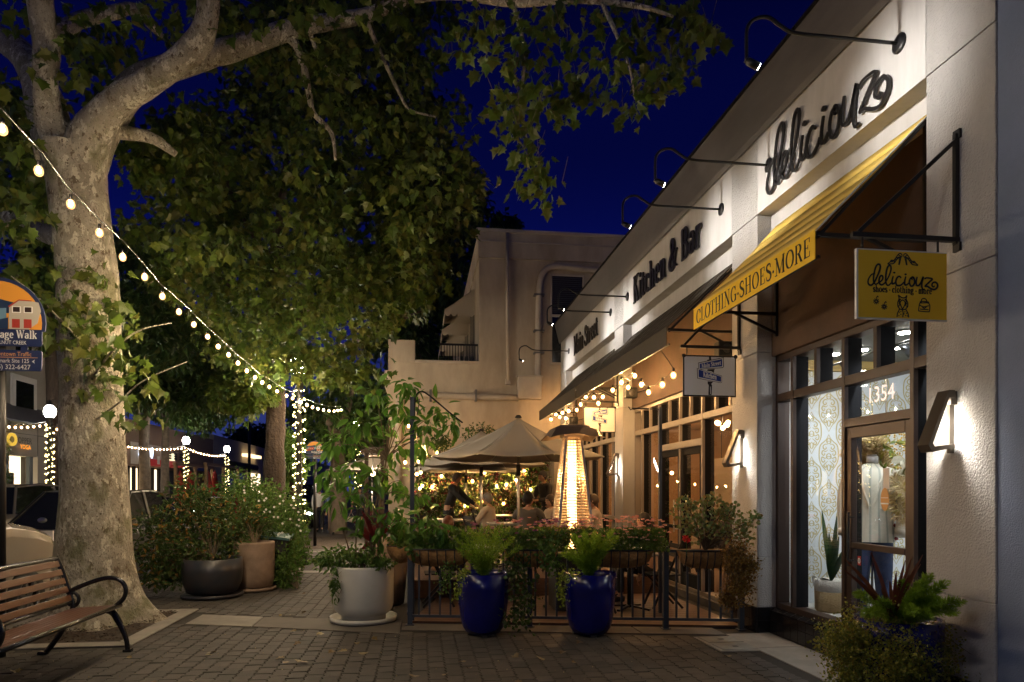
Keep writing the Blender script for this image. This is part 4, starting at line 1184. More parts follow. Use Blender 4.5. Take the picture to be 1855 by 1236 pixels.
m_plate = mat('plate_blue', (.015, .045, .26), .45)
def street_sign_board(y, label, x0=3.03, x1=3.68):
    t = thing('blade_sign', label, 'sign', ((x0 + x1) / 2, y, 2.69), 'white hanging restaurant signs')
    bracket(t, y, x1, x0, 3.27)
    q = MB(); q.box(x0, x1, y - .012, y + .012, 2.69, 3.17); q.build('board', m_black, t)
    q = MB(); q.box(x0 + .016, x1 - .016, y - .0135, y - .0122, 2.706, 3.154); q.build('face', m_signwhite, t)
    q = MB()
    for x in (x0 + .008, x1 - .008):
        q.prism([(x + .024 * math.cos(a * .785), 3.162 + .024 * math.sin(a * .785)) for a in range(8)], (0, y - .014, 0), (1, 0, 0), (0, 0, 1), (0, -.004, 0))
    q.build('corner_cap', m_black, t)
    k = (x1 - x0) / 1310.0
    def Q(px_, py_): return (x0 + (px_ - 100) * k, 3.17 - (py_ - 75) * .48 / 1050)
    def poly(pts, d, m, nm, th=.0012):
        q = MB(); q.prism([Q(*p) for p in pts], (0, y - .0136 - d, 0), (1, 0, 0), (0, 0, 1), (0, -th, 0)); q.build(nm, m, t)
    poly([(735, 110), (785, 110), (790, 180), (860, 175), (850, 205), (690, 215), (690, 190), (738, 175)], 0, m_letter, 'finial')
    poly([(468, 265), (1098, 110), (1105, 350), (1080, 385), (478, 440)], .0002, m_letter, 'upper_plate_edge')
    poly([(478, 278), (1085, 130), (1085, 355), (1070, 370), (490, 425)], .0016, m_white, 'upper_plate_rim')
    poly([(505, 295), (1060, 158), (1060, 345), (508, 410)], .003, m_plate, 'upper_plate')
    poly([(700, 430), (880, 415), (860, 460), (860, 520), (800, 480), (690, 465)], .0002, m_letter, 'clamp')
    poly([(438, 405), (1055, 585), (1055, 750), (1030, 772), (445, 665)], .0004, m_letter, 'lower_plate_edge')
    poly([(452, 418), (1048, 595), (1048, 745), (1025, 762), (458, 655)], .0018, m_white, 'lower_plate_rim')
    poly([(478, 440), (1030, 610), (1030, 738), (480, 630)], .0032, m_plate, 'lower_plate')
    poly([(700, 735), (840, 740), (790, 800), (810, 830), (800, 1085), (720, 1085), (728, 830), (705, 800)], .0002, m_letter, 'post')
    poly([(760, 870), (775, 870), (780, 1060), (765, 1060)], .0016, m_white, 'post_highlight')
    for s_, p0, p1, h in (('Main Street', (545, 402), (1030, 300), .048), ('Kitchen', (590, 622), (920, 690), .062)):
        a, b_ = Q(*p0), Q(*p1); L = math.hypot(b_[0] - a[0], b_[1] - a[1]); ux = ((b_[0] - a[0]) / L, 0, (b_[1] - a[1]) / L)
        serif_one(s_, h, (a[0], y - .0182, a[1]), ux, (0, 0, 1), (0, -.0008, 0), .16, .06, target=L).build('lettering', m_white, t)
street_sign_board(7.60, 'nearer white hanging sign with blue plates reading Main Street Kitchen beside the yellow awning')
street_sign_board(12.58, 'far white hanging sign with blue plates reading Main Street Kitchen behind the patio heater', 3.06, 3.68)

# speakers under the awnings
def speaker(p, label):
    t = thing('speaker', label, 'speaker', tuple(p), 'black speakers under the awnings')
    q = MB(); q.box(p.x - .11, p.x + .11, p.y - .075, p.y + .075, p.z - .09, p.z + .09); q.build('cabinet', m_blackmatte, t, bevel=.02)
    q = MB(); q.lathe([(0, 0), (.06, 0), (.06, .004), (0, .006)], (0, 0, 0), 14); q.v = [(p.x + v[0], p.y - .0752 - v[2], p.z + v[1]) for v in q.v]; q.build('grille', mat('speaker_grille', (.03, .028, .026), .6), t)
    q = MB(); q.bar((p.x + .1, p.y, p.z), (XR - .012, p.y, p.z + .06), .02, .02); q.build('mount', m_black, t)
speaker(onX(1313, 633, 3.70), 'black box speaker under the bracket of the nearer white hanging sign')
speaker(onX(1142, 712, 3.62), 'black box speaker on the pilaster between the two restaurant bays')
speaker(onX(1038, 762, 3.60), 'black box speaker above the patio heater hood')
# ================================================================== two-storey stucco building closing the patio
YB = 18.0
back = thing('stucco_building', 'old two storey tan stucco building with a roof terrace behind the patio', 'building', (1, YB + 4, 0))
XL, XU = -.81, 1.56
q = MB()
q.box(XL, XU, YB, YB + .3, 0, 4.93)                       # lower wall
q.box(XU, 9.5, YB - .001, YB + .3, 0, 7.74)               # upper wall
q.box(XL, XL + .3, YB + .3, YB + 14, 0, 4.93)
q.box(XU, XU + .3, YB + .3, YB + 14, 4.93, 7.74)
q.box(XL + .3, 9.5, YB + .3, YB + 14, 4.3, 4.4)
q.build('wall', m_back, back)
q = MB(); q.box(XU - .03, 9.5, YB - .06, YB + .35, 7.745, 8.42); q.box(XU - .03, XU + .35, YB + .35, YB + 14, 7.745, 8.42); q.build('parapet', m_back, back)
q = MB(); q.box(XU - .08, 9.5, YB - .11, YB + .4, 8.42, 8.50); q.box(XU - .05, 9.5, YB - .08, YB + .0, 8.16, 8.20); q.build('coping', m_backtrim, back)
q = MB(); q.box(XL, -.12, YB - .002, YB + .45, 4.932, 5.52); q.build('parapet_pier', m_back, back, bevel=.01, seg=1)
q = MB(); q.box(-.12, XU, YB - .05, YB + .34, 4.93, 5.0); q.build('ledge', m_backtrim, back, bevel=.012, seg=1)
q = MB()
for z0, z1, o in ((4.62, 4.72, .10), (4.5, 4.62, .16), (4.40, 4.5, .10)): q.box(XL - o, XL, YB + .05, YB + 13, z0, z1)
q.build('side_cornice', m_backtrim, back)
# terrace railing
rt = MB(); a, c = onY(797, 622, YB + .4), onY(868, 622, YB + .4)
q = MB(); q.box(a.x, c.x, YB + .38, YB + .42, a.z - .05, a.z); rl = q.build('railing', m_black, back)
for i in range(14):
    x = a.x + (c.x - a.x) * (i + .5) / 14
    q = MB(); q.box(x - .01, x + .01, YB + .39, YB + .41, 5.0, a.z - .05); q.build('baluster', m_black, rl)
# window with a dark blind
wx0, wx1 = onY(1000, 500, YB).x, onY(1055, 500, YB).x
w = MB(); z0, z1 = 5.02, 7.34
for x0, x1 in ((wx0 - .05, wx0), (wx1, wx1 + .05)): w.box(x0, x1, YB - .03, YB + .03, z0, z1 + .06)
w.box(wx0, wx1, YB - .03, YB + .03, z1, z1 + .06); w.box(wx0 - .06, wx1 + .06, YB - .05, YB + .03, z0 - .06, z0)
wn_ = w.build('window', m_backtrim, back, bevel=.006, seg=1)
q = MB(); q.box(wx0, wx1, YB - .022, YB + .02, 6.24, 6.31); q.build('meeting_rail', m_backtrim, wn_)
q = MB(); q.box(wx0, wx1, YB - .012, YB - .006, z0, z1); q.build('pane', m_pane_dark, wn_)
for i in range(18):
    q = MB(); z = 6.34 + i * .055
    q.box(wx0 + .02, wx1 - .02, YB - .018, YB - .0135, z, z + .045); q.build('blind_slat', mat('slat_dark', (.02, .02, .022), .6) if i == 0 else bpy.data.materials['slat_dark'], wn_)
# pipes and electrical box
def pipe(pts, r, nm, fl=0, m=m_backtrim):
    q = MB(); q.tube(pts, r, 10); p_ = q.build(nm, m, back); return p_
y_ = YB - .09
P = lambda x, y: onY(x, y, y_)
pc = [P(1100, 492), P(1040, 486), P(1008, 483), P(990, 488), P(980, 503), P(977, 525), P(976, 560), P(975, 620), P(974, 681)]
pipe(crv(pc, 3), .085, 'conduit')
for yy in (535, 600, 640):
    p = P(976, yy); q = MB(); q.box(p.x - .14, p.x + .14, YB - .19, YB - .002, p.z - .022, p.z + .022); q.build('pipe_bracket', m_cornice, back)
pipe([P(919, 422), P(919, 530), P(920, 690)], .045, 'thin_conduit')
q = MB(); p = P(920, 690); q.box(p.x - .06, p.x + .06, YB - .13, YB - .002, p.z - .10, p.z + .05); q.build('junction_box', m_backtrim, back)
pc = [P(722, 900), P(722, 742), P(726, 725), P(740, 716), P(780, 716), P(860, 719), P(938, 721)]
pipe(crv(pc, 3), .085, 'conduit')
for xx in (780, 862):
    p = P(xx, 717); q = MB(); q.box(p.x - .03, p.x + .03, YB - .19, YB - .002, p.z - .15, p.z + .15); q.build('pipe_bracket', m_cornice, back)
a, c = P(937, 683), P(980, 724)
q = MB(); q.box(a.x, c.x, YB - .22, YB - .002, c.z, a.z); q.build('meter_box', m_backtrim, back, bevel=.012)
q = MB(); q.box(a.x - .03, c.x + .03, YB - .24, YB - .002, a.z + .001, a.z + .03); q.build('meter_box_lid', m_backtrim, back)
# canvas awnings on the street side of the upper storey
m_cream = mat('awning_cream', (.50, .44, .36), .85)
m_wndk = mat('upper_window', (.05, .05, .05), .2)
for i, yy in enumerate((19.5, 22.0, 24.6)):
    y0, y1 = yy, yy + 1.7; xo = XU - .85; zt, zb = 7.35, 6.75
    q = MB()
    q.add([(XU - .004, y0, zt), (XU - .004, y1, zt), (xo, y1, zb), (xo, y0, zb)], [(0, 1, 2, 3)])
    q.add([(XU - .004, y0, zt), (xo, y0, zb), (XU - .004, y0, zb)], [(0, 1, 2)]); q.add([(XU - .004, y1, zt), (xo, y1, zb), (XU - .004, y1, zb)], [(0, 2, 1)])
    aw = q.build('window_awning', m_cream, back); so = aw.modifiers.new('t', 'SOLIDIFY'); so.thickness = .012
    sc = MB()
    def scal(p0, p1, n):
        p0, p1 = Vector(p0), Vector(p1)
        pts = []
        L = (p1 - p0).length; u = (p1 - p0) / L
        poly = [(0, 0), (L, 0)]
        for k in range(n - 1, -1, -1):
            for m_ in (0, 1, 2, 3, 4):
                f = (k + 1 - m_ / 4) / n * L
                poly.append((f, -.13 - .07 * math.sin(math.pi * m_ / 4)))
        nn = u.cross(Vector((0, 0, 1))) * .006
        sc.prism(poly, p0, u, (0, 0, 1), nn)
    scal((XU - .01, y0 - .004, zb), (xo, y0 - .004, zb), 5); scal((xo - .004, y0, zb), (xo - .004, y1, zb), 9)
    sc.build('scalloped_valance', m_cream, aw)
    q = MB(); q.box(XU - .02, XU - .002, y0 + .1, y1 - .1, 5.1, 7.0); q.build('window', m_wndk, back)
# little roof structure left of the wall (neighbouring pergola)
pg = thing('pergola', 'low dark timber pergola roof beyond the corner of the stucco wall', 'pergola', (-1.6, 19.5, 0))
pa = onY(663, 812, 19.2); pb_ = onY(735, 800, 19.2)
q = MB(); q.box(pa.x, XL - .02, 18.6, 21, pa.z - .05, pa.z); q.build('roof', mat('pergola_roof', (.06, .045, .035), .8), pg)
for x in (pa.x + .05, -1.0):
    q = MB(); q.box(x - .05, x + .05, 18.7, 18.8, 0, pa.z - .05); q.build('post', m_bark, pg)
for i in range(4):
    q = MB(); q.box(pa.x - .1, XL - .03, 18.62 + i * .6, 18.70 + i * .6, pa.z - .17, pa.z - .055); q.build('beam', m_bark, pg)

pl_ = thing('added_lantern', 'glowing lantern bulb added under the dark pergola to light the walkers', 'lamp', (-1.35, 20.2, 2.2))  # lantern added to brighten the walkers beyond the stucco wall
q = MB(); q.tube([(-1.35, 20.2, 2.14), (-1.35, 20.2, 2.75)], .012, 5); q.build('cord', m_black, pl_)
q = MB(); q.ball((-1.35, 20.2, 2.08), .075, 10, 8); q.build('globe', emis('lantern_globe', (1.0, .72, .40), 9), pl_)
lamp('added_lantern_light', 'POINT', (-1.45, 20.2, 2.08), 420, (1.0, .78, .52), .09, None, pl_)
# ================================================================== patio: railing, baskets, heater, umbrellas
rail = thing('patio_railing', 'dark blue-grey metal patio railing with upright bars', 'fence', tuple((RA + RB) / 2))
def RP(f, z=0, out=0): return RA + (RB - RA) * f + Vector((0, 0, z)) - RNRM * out
for f in (.004, .37, .775, .995):
    q = MB(); p = RP(f); q.box(p.x - .028, p.x + .028, p.y - .028, p.y + .028, .006, .95); q.box(p.x - .05, p.x + .05, p.y - .05, p.y + .05, .004, .014); q.build('post', m_rail, rail)
for z in (.115, .90):
    q = MB(); q.bar(RP(0, z), RP(1, z), .045, .030); q.build('rail', m_rail, rail)
nb = 31
for i in range(1, nb):
    f = i / nb
    if min(abs(f - g_) for g_ in (.004, .37, .775, .995)) < .012: continue
    q = MB(); q.bar(RP(f, .13), RP(f, .886), .020, .020, (0, 1, 0)); q.build('bar', m_rail, rail)
rail2 = thing('patio_railing', 'side run of the patio railing leading back along the walkway', 'fence', (-.13, 13, 0))
for y in (10.2, 12.3, 14.4, 16.5):
    q = MB(); q.box(-.158, -.102, y - .028, y + .028, .006, .95); q.build('post', m_rail, rail2)
for z in (.115, .90):
    q = MB(); q.bar((-.13, 8.3, z), (-.13, 17.9, z), .045, .03); q.build('rail', m_rail, rail2)
for i in range(70):
    y = 8.35 + i * .135
    if min(abs(y - g_) for g_ in (10.2, 12.3, 14.4, 16.5)) < .04: continue
    q = MB(); q.bar((-.13, y, .13), (-.13, y, .886), .020, .020, (0, 1, 0)); q.build('bar', m_rail, rail2)

def basket(f, L, label, side=False):
    """half-round wire basket with a coir liner hooked on the rail"""
    c = RP(f, .92, .10) if not side else Vector((-.23, f, .92))
    u = RDIR if not side else Vector((0, 1, 0)); nrm = -RNRM if not side else Vector((-1, 0, 0))
    t = thing('railing_basket', label, 'planter', (c.x, c.y, c.z - .2), 'coir lined baskets on the railing')
    ln_ = MB(); m_, n_ = 17, 9
    vs = []
    for i in range(m_):
        e = -1 + 2 * i / (m_ - 1)
        k = (1 - abs(e) ** 3.2) ** .5
        for j in range(n_):
            a = math.pi * j / (n_ - 1)
            vs.append(c + u * (e * L / 2) + nrm * (.16 * math.cos(a) * (.25 + .75 * k)) - Vector((0, 0, 1)) * (.21 * math.sin(a) * (.12 + .88 * k)))
    fs = [(i * n_ + j, i * n_ + j + 1, (i + 1) * n_ + j + 1, (i + 1) * n_ + j) for i in range(m_ - 1) for j in range(n_ - 1)]
    ln_.add(vs, fs, 0, True)
    o = ln_.build('liner', m_coir, t); so = o.modifiers.new('t', 'SOLIDIFY'); so.thickness = .018
    sl = MB(); sl.add([vs[i * n_] - Vector((0, 0, .03)) for i in range(m_)] + [vs[i * n_ + n_ - 1] - Vector((0, 0, .03)) for i in range(m_)], [(i, i + 1, m_ + i + 1, m_ + i) for i in range(m_ - 1)]); sl.build('soil', m_soil, t)
    for i in range(0, m_, 2):
        e = -1 + 2 * i / (m_ - 1); k = (1 - abs(e) ** 3.2) ** .5
        if i in (0, m_ - 1): continue
        pts = []
        for j in range(n_):
            a = math.pi * j / (n_ - 1)
            pts.append(c + u * (e * L / 2) + nrm * (.172 * math.cos(a) * (.25 + .75 * k)) - Vector((0, 0, 1)) * (.225 * math.sin(a) * (.12 + .88 * k)))
        r = MB(); r.tube(pts, .0065, 5); r.build('wire_rib', m_black, t)
    r = MB(); r.tube([c + u * (-1 + 2 * i / 16) * L / 2 + nrm * (.172 * (.25 + .75 * (1 - abs(-1 + 2 * i / 16) ** 3.2) ** .5)) for i in range(17)], .009, 6); r.build('rim_wire', m_black, t)
    return c
BK = [basket(.10, .80, 'coir lined basket of dark green leaves at the left end of the railing'), basket(.375, .62, 'coir lined basket on the railing behind the gap between the blue pots'),
      basket(.635, .78, 'coir lined basket of pink flowers right of the second blue pot'), basket(.885, .62, 'coir lined basket of jade plant and red flower next to the pilaster')]
BKS = basket(8.65, .7, 'coir lined basket on the side railing just behind the white pot', True)
# post with a hook at the corner
cp = thing('corner_post', 'tall slim dark metal post with a curved hook at the patio corner', 'post', (-.09, 8.32, 0))
q = MB(); q.box(-.115, -.065, 8.30, 8.35, 0, 2.72); q.build('shaft', m_rail, cp)
q = MB(); q.tube(crv([(-.065, 8.325, 2.45), (-.05, 8.325, 2.72), (.02, 8.325, 2.79), (.12, 8.325, 2.74), (.35, 8.33, 2.55), (.52, 8.335, 2.42)], 4), .010, 6); q.build('hook', m_black, cp)
q = MB(); q.tube([(-.06, 8.30, 2.66), (.0, 8.29, 2.70), (-.03, 8.29, 2.5)], .006, 5); q.build('tie', m_black, cp)
cp2 = thing('corner_post', 'slim dark metal post by the restaurant doors holding a hook near the window', 'post', (3.0, 9.0, 0))
p2 = onY(1196, 950, 8.4); zt2 = onY(1196, 738, 8.4).z
q = MB(); q.box(p2.x - .018, p2.x + .018, 8.38, 8.42, .03, zt2); q.build('shaft', m_rail, cp2)
q = MB(); q.tube([(p2.x, 8.4, zt2 - .03), (p2.x - .2, 8.4, zt2 - .02), (p2.x - .36, 8.4, zt2 - .02), (p2.x - .39, 8.4, zt2 - .04), (p2.x - .42, 8.4, zt2)], .008, 6); q.build('hook', m_black, cp2)

# pyramid heater
HX, HY = 2.02, 8.95
ht = thing('patio_heater', 'glowing pyramid patio heater with crumpled steel hood', 'heater', (HX, HY, 0))
q = MB(); q.box(HX - .27, HX + .27, HY - .27, HY + .27, .02, .78); q.build('base_cabinet', mat('heater_base', (.05, .05, .05), .4, .6), ht, bevel=.02)
m_guard = mat('guard_wire', (.55, .45, .34), .45, .5)
zb_, zt_ = .80, 2.32; hb, h_t = .255, .095
for sx in (-1, 1):
    for sy in (-1, 1):
        q = MB(); q.bar((HX + sx * hb, HY + sy * hb, zb_), (HX + sx * h_t, HY + sy * h_t, zt_), .030, .030); q.build('corner_post', m_chrome, ht)
for face in range(4):
    gm = MB()
    def fp(e, f):
        h_ = hb + (h_t - hb) * f - .006; z = zb_ + (zt_ - zb_) * f
        return [(HX + e * h_, HY - h_, z), (HX + h_, HY + e * h_, z), (HX - e * h_, HY + h_, z), (HX - h_, HY - e * h_, z)][face]
    for i in range(40):
        gm.tube([fp(-1, (i + .5) / 40), fp(1, (i + .5) / 40)], .0065, 4, cap=False)
    for e in (-.45, 0, .45): gm.tube([fp(e, 0), fp(e, 1)], .0035, 4, cap=False)
    gm.build('guard', m_guard, ht)
q = MB(); q.tube([(HX, HY, .80), (HX, HY, 2.26)], .055, 14); q.build('quartz_tube', m_flame, ht)
q = MB(); q.tube([(HX, HY, .82), (HX + .006, HY, 1.1), (HX - .006, HY - .004, 1.5), (HX, HY, 1.9), (HX, HY, 2.2)], [.058, .062, .060, .0575, .056], 14); q.build('flame', m_flamehot, ht)
q = MB(); q.box(HX - .13, HX + .13, HY - .13, HY + .13, 2.30, 2.345); q.build('top_plate', m_chrome, ht)
hv, hf = [], []
for j in range(9):
    for i in range(9):
        x, y = -.36 + .09 * i, -.36 + .09 * j
        r2 = max(abs(x), abs(y)) / .36
        hv.append((HX + x, HY + y, 2.475 - .10 * r2 ** 2 - .05 * (r2 > .9) + .022 * noise.noise((x * 7, y * 7, 3)) - .16 * max(0, abs(x) + abs(y) - .42)))
hf = [(j * 9 + i, j * 9 + i + 1, (j + 1) * 9 + i + 1, (j + 1) * 9 + i) for j in range(8) for i in range(8)]
q = MB(); q.add(hv, hf); o = q.build('hood', mat('hood_steel', (.40, .32, .25), .42, 1.0), ht); so = o.modifiers.new('t', 'SOLIDIFY'); so.thickness = .006
lamp('heater_light', 'POINT', (HX, HY - .07, 1.75), 75, (1, .50, .18), .06, None, ht)

# umbrellas
def umbrella(cx, cy, rad, zt, ze, label, rot=0.2, n=8):
    t = thing('patio_umbrella', label, 'umbrella', (cx, cy, 0), 'tan canvas umbrellas over the patio tables')
    rim = [(cx + rad * math.cos(rot + 2 * math.pi * k / n), cy + rad * math.sin(rot + 2 * math.pi * k / n)) for k in range(n)]
    q = MB()
    for k in range(n):
        a, c = Vector((*rim[k], ze)), Vector((*rim[(k + 1) % n], ze)); top = Vector((cx, cy, zt))
        vs, fs, m_, w_ = [], [], 7, 7
        for j in range(m_):
            f = j / (m_ - 1)
            for i in range(w_):
                e = i / (w_ - 1)
                p = top.lerp(a.lerp(c, e), f); p.z -= .035 * math.sin(math.pi * e) * f + .05 * math.sin(math.pi * f)
                p -= (Vector((cx, cy, p.z)) - p) * (-.05 * math.sin(math.pi * e) * f)
                vs.append(p)
        fs = [(j * w_ + i, (j + 1) * w_ + i, (j + 1) * w_ + i + 1, j * w_ + i + 1) for j in range(m_ - 1) for i in range(w_ - 1)]
        b_ = MB(); b_.add(vs, fs, 0, True)
        o = b_.build('canopy_panel', m_umbrella, t); so = o.modifiers.new('t', 'SOLIDIFY'); so.thickness = .004
        r_ = MB(); r_.tube([top - Vector((0, 0, .05)), top.lerp(a, .55) - Vector((0, 0, .062)), a - Vector((0, 0, .012))], .009, 5); r_.build('rib', m_chrome, t)
        r_ = MB(); r_.tube([(cx, cy, zt - .48), top.lerp(a, .5) - Vector((0, 0, .07))], .007, 5); r_.build('strut', m_chrome, t)
    q = MB(); q.tube([(cx, cy, .03), (cx, cy, zt - .02)], .024, 10); q.build('pole', m_chrome, t)
    q = MB(); q.lathe([(0, .05), (.03, .045), (.055, .01), (.05, 0), (0, 0)], (cx, cy, zt), 12); q.build('finial', m_blackmatte, t)
    q = MB(); q.lathe([(.26, 0), (.25, .05), (.05, .07), (.04, .3), (.03, .3)], (cx, cy, .03), 18); q.build('base', m_blackmatte, t)
    b_ = MB(); b_.tube([(cx, cy, zt - .9), (cx, cy, zt - .72)], .034, 10); b_.build('crank_box', m_blackmatte, t)
umbrella(1.52, 10.5, 1.38, 2.72, 2.10, 'nearest tan canvas patio umbrella left of the heater', .22)
umbrella(1.22, 13.6, 1.36, 2.78, 2.10, 'second tan umbrella just behind the nearest one', .3)
umbrella(1.05, 15.6, 1.3, 2.66, 2.05, 'third tan umbrella hidden deep under the others', .1)
umbrella(-1.55, 22.8, 1.5, 2.75, 2.25, 'distant brown umbrella beyond the corner of the stucco wall', .2)

# the rear of the patio stands a step higher
STEP = .26
q = MB(); q.box(-.08, XF - .03, 10.0, 17.85, .031, .03 + STEP - .012); dstep = struct('raised_deck', q, m_deck)
for i in range(54):
    q = MB(); q.box(-.08, XF - .03, 10.0 + i * .145, 10.14 + i * .145, .03 + STEP - .011, .03 + STEP); q.build('plank', m_deck, dstep)
# tables and chairs
def table(x, y, label, w=.7):
    t = thing('bistro_table', label, 'table', (x, y, .03), 'bistro tables on the patio')
    q = MB(); q.box(x - w / 2, x + w / 2, y - w / 2, y + w / 2, .75, .78); q.build('tabletop', mat('table_top', (.22, .21, .19), .35) if 'table_top' not in bpy.data.materials else bpy.data.materials['table_top'], t, bevel=.008)
    q = MB(); q.tube([(x, y, .05), (x, y, .75)], .03, 8); q.build('column', m_black, t)
    for k in range(4):
        a = k * math.pi / 2 + .785
        q = MB(); q.bar((x, y, .075), (x + .3 * math.cos(a), y + .3 * math.sin(a), .045), .04, .025); q.build('foot', m_black, t)
    if y > 10: t.location.z += STEP
    return t
def chair(x, y, rz, label):
    t = thing('patio_chair', label, 'chair', (x, y, .03), 'folding patio chairs')
    c, s = math.cos(rz), math.sin(rz)
    def w(lx, ly, z): return (x + lx * c - ly * s, y + lx * s + ly * c, z)
    for e in (-1, 1):
        q = MB(); q.bar(w(e * .20, -.20, .035), w(e * .20, .19, .90), .022, .028); q.build('leg', m_black, t)
        q = MB(); q.bar(w(e * .175, .21, .035), w(e * .175, -.19, .47), .022, .028); q.build('leg', m_black, t)
    for i in range(5):
        q = MB(); q.bar(w(-.2, -.19 + i * .085, .475), w(.2, -.19 + i * .085, .475), .07, .016); q.build('slat', m_blackmatte, t)
    for z, yy in ((.62, .065), (.74, .118), (.85, .168)):
        q = MB(); q.bar(w(-.2, yy, z), w(.2, yy, z), .012, .06, (0, 0, 1)); q.build('slat', m_blackmatte, t)
    if y > 10: t.location.z += STEP
    return t
for x, y, l in ((.75, 9.55, 'small square bistro table behind the first blue pot'), (2.75, 8.75, 'bistro table by the railing below the pink flower basket'), (1.5, 11.6, 'bistro table beneath the nearest umbrella'),
                (.6, 13.2, 'bistro table in front of the plant wall at left'), (2.6, 12.4, 'bistro table between the heater and the restaurant windows'), (1.9, 15.2, 'bistro table at the back by the plant wall')): table(x, y, l)
for x, y, rz, l in ((2.28, 8.62, 1.5, 'folding chair left of the table below the pink flower basket'), (3.25, 8.85, -1.6, 'folding chair right of the table near the pilaster'), (.25, 9.35, 1.6, 'folding chair at the left end of the patio beside the corner post'),
                    (1.25, 9.6, -1.5, 'folding chair between the blue pots behind the railing'), (2.2, 10.7, .4, 'folding chair behind the heater'), (1.0, 12.1, 2.0, 'folding chair under the second umbrella'),
                    (.2, 12.6, 1.2, 'folding chair near the walkway side of the patio'), (2.3, 12.9, 2.6, 'folding chair facing the restaurant window'), (1.4, 15.6, 1.8, 'folding chair deep in the patio by the plant wall')): chair(x, y, rz, l)

# planted wall at the back of the patio
gw = thing('plant_wall', 'timber shelves of lush plants against the stucco wall hung with glowing bulbs', 'planted wall', (1.55, 17.5, 0))
m_board = mat('pale_board', (.42, .32, .22), .8, var=(5, (.34, .26, .18), (1, 8, 8)))
gx0, gx1 = -.05, 3.2
for z in (.5, 1.02, 1.55, 2.05):
    q = MB(); q.box(gx0, gx1, 17.32, 17.35, z, z + .13); q.box(gx0, gx1, 17.35, 17.8, z, z + .02); q.build('shelf_board', m_board, gw)
for x in (gx0, 1.1, 2.2, gx1):
    q = MB(); q.box(x - .04, x + .04, 17.38, 17.46, .01, 2.35); q.build('upright', m_board, gw)
n = 8200
Pp = np.stack([rng.uniform(gx0 - .05, gx1 + .05, n), rng.normal(17.28, .12, n), rng.choice([.52, .72, 1.08, 1.22, 1.4, 1.62, 1.78, 1.95, 2.15, 2.3, .35, .9], n) + rng.normal(0, .10, n)], 1)
D, N = blade_dirs(n, np.array([0, -.8, 0]), .3, .5)
sel = rng.random(n)
leaf_cloud('foliage', Pp[sel < .70], D[sel < .70], N[sel < .70], rng.uniform(.07, .16, (sel < .70).sum()), OVAL, lf_dark, gw, kind='stuff')
leaf_cloud('red_foliage', Pp[sel > .86], D[sel > .86], N[sel > .86], rng.uniform(.08, .18, (sel > .86).sum()), OVAL, lf_red, gw, kind='stuff')
k_ = (sel >= .70) & (sel <= .86)
leaf_cloud('pale_foliage', Pp[k_], D[k_], N[k_], rng.uniform(.06, .13, k_.sum()), OVAL, lf_olive, gw, kind='stuff')
for xx, yy, r_, l in ((870, 788, .42, 'dark round shrub showing over the second umbrella against the stucco wall'), (797, 803, .28, 'loose little bush on top of the plant wall')):
    c = onY(xx, yy, 17.55)
    t = thing('wall_shrub', l, 'shrub', (c.x, c.y, c.z - .3))
    n = 420; Pp = np.array(c) + rand_dirs(n) * (rng.random((n, 1)) ** .45) * r_ * np.array([1.2, .6, .75])
    D, N = blade_dirs(n, (Pp - np.array(c)), 0, .3)
    leaf_cloud('foliage', Pp, D, N, rng.uniform(.05, .1, n), OVAL, lf_dark, t)
    q = MB(); q.tube([(c.x, 17.6, 2.2), (c.x, c.y, c.z)], .02, 6); q.build('stem', m_twig, t)
# grey curtain by the back wall
ct = thing('curtain', 'grey outdoor curtain gathered at the back corner of the patio', 'curtain', (3.4, 17.2, 0))
ca, cb = onY(989, 835, 17.2), onY(1004, 835, 17.2)
q = MB(); pts = []
vs, n = [], 24
for i in range(n + 1):
    e = i / n; x = ca.x + (cb.x - ca.x) * e; y = 17.2 + .035 * math.sin(e * 22)
    vs += [(x, y, .1), (x, y, 2.45)]
q.add(vs, [(2 * i, 2 * i + 2, 2 * i + 3, 2 * i + 1) for i in range(n)], 0, True); q.build('fabric', m_greycloth, ct)
q = MB(); q.tube([(ca.x - .2, 17.2, 2.47), (cb.x + .3, 17.2, 2.47)], .015, 6); q.build('rod', m_black, ct)

# ------------------------------------------------------------------ patio string lights
def shell_mat():
    m = bpy.data.materials.new('bulb_glass'); m.use_nodes = True; n, l = m.node_tree.nodes, m.node_tree.links; n.clear()
    o = n.new('ShaderNodeOutputMaterial'); a = n.new('ShaderNodeBsdfTransparent'); b = n.new('ShaderNodeEmission'); x = n.new('ShaderNodeMixShader')
    b.inputs[0].default_value = (1.0, .50, .17, 1); b.inputs[1].default_value = 3.2; x.inputs[0].default_value = .42
    l.new(a.outputs[0], x.inputs[1]); l.new(b.outputs[0], x.inputs[2]); l.new(x.outputs[0], o.inputs[0]); return m
m_shell = shell_mat()
def bulb_part(p, parent, r=.034, m=m_bulb):
    q = MB(); q.tube([Vector(p) + Vector((0, 0, r * .8)), Vector(p) + Vector((0, 0, r * 2.3))], r * .42, 6); s = q.build('socket', m_black, parent)
    q = MB(); q.ball(p, r, 8, 6, sc=(1, 1, 1.2)); bb = q.build('bulb', m_shell, parent)
    q = MB(); q.ball(p, r * .42, 6, 5, sc=(1, 1, 1.2)); q.build('filament', m, bb)
def string(label, pts, bulbs, group=None, r=.034, m=m_bulb, hang=.09, wire=.005):
    c = pts[len(pts) // 2]
    t = thing('string_lights', label, 'string lights', tuple(c), group)
    q = MB(); q.tube(pts, wire, 5); q.build('cable', m_black, t)
    for p in bulbs: bulb_part(p, t, r, m)
    return t
m_bulb_p = emis('patio_bulb', (1.0, .54, .19), 2000)
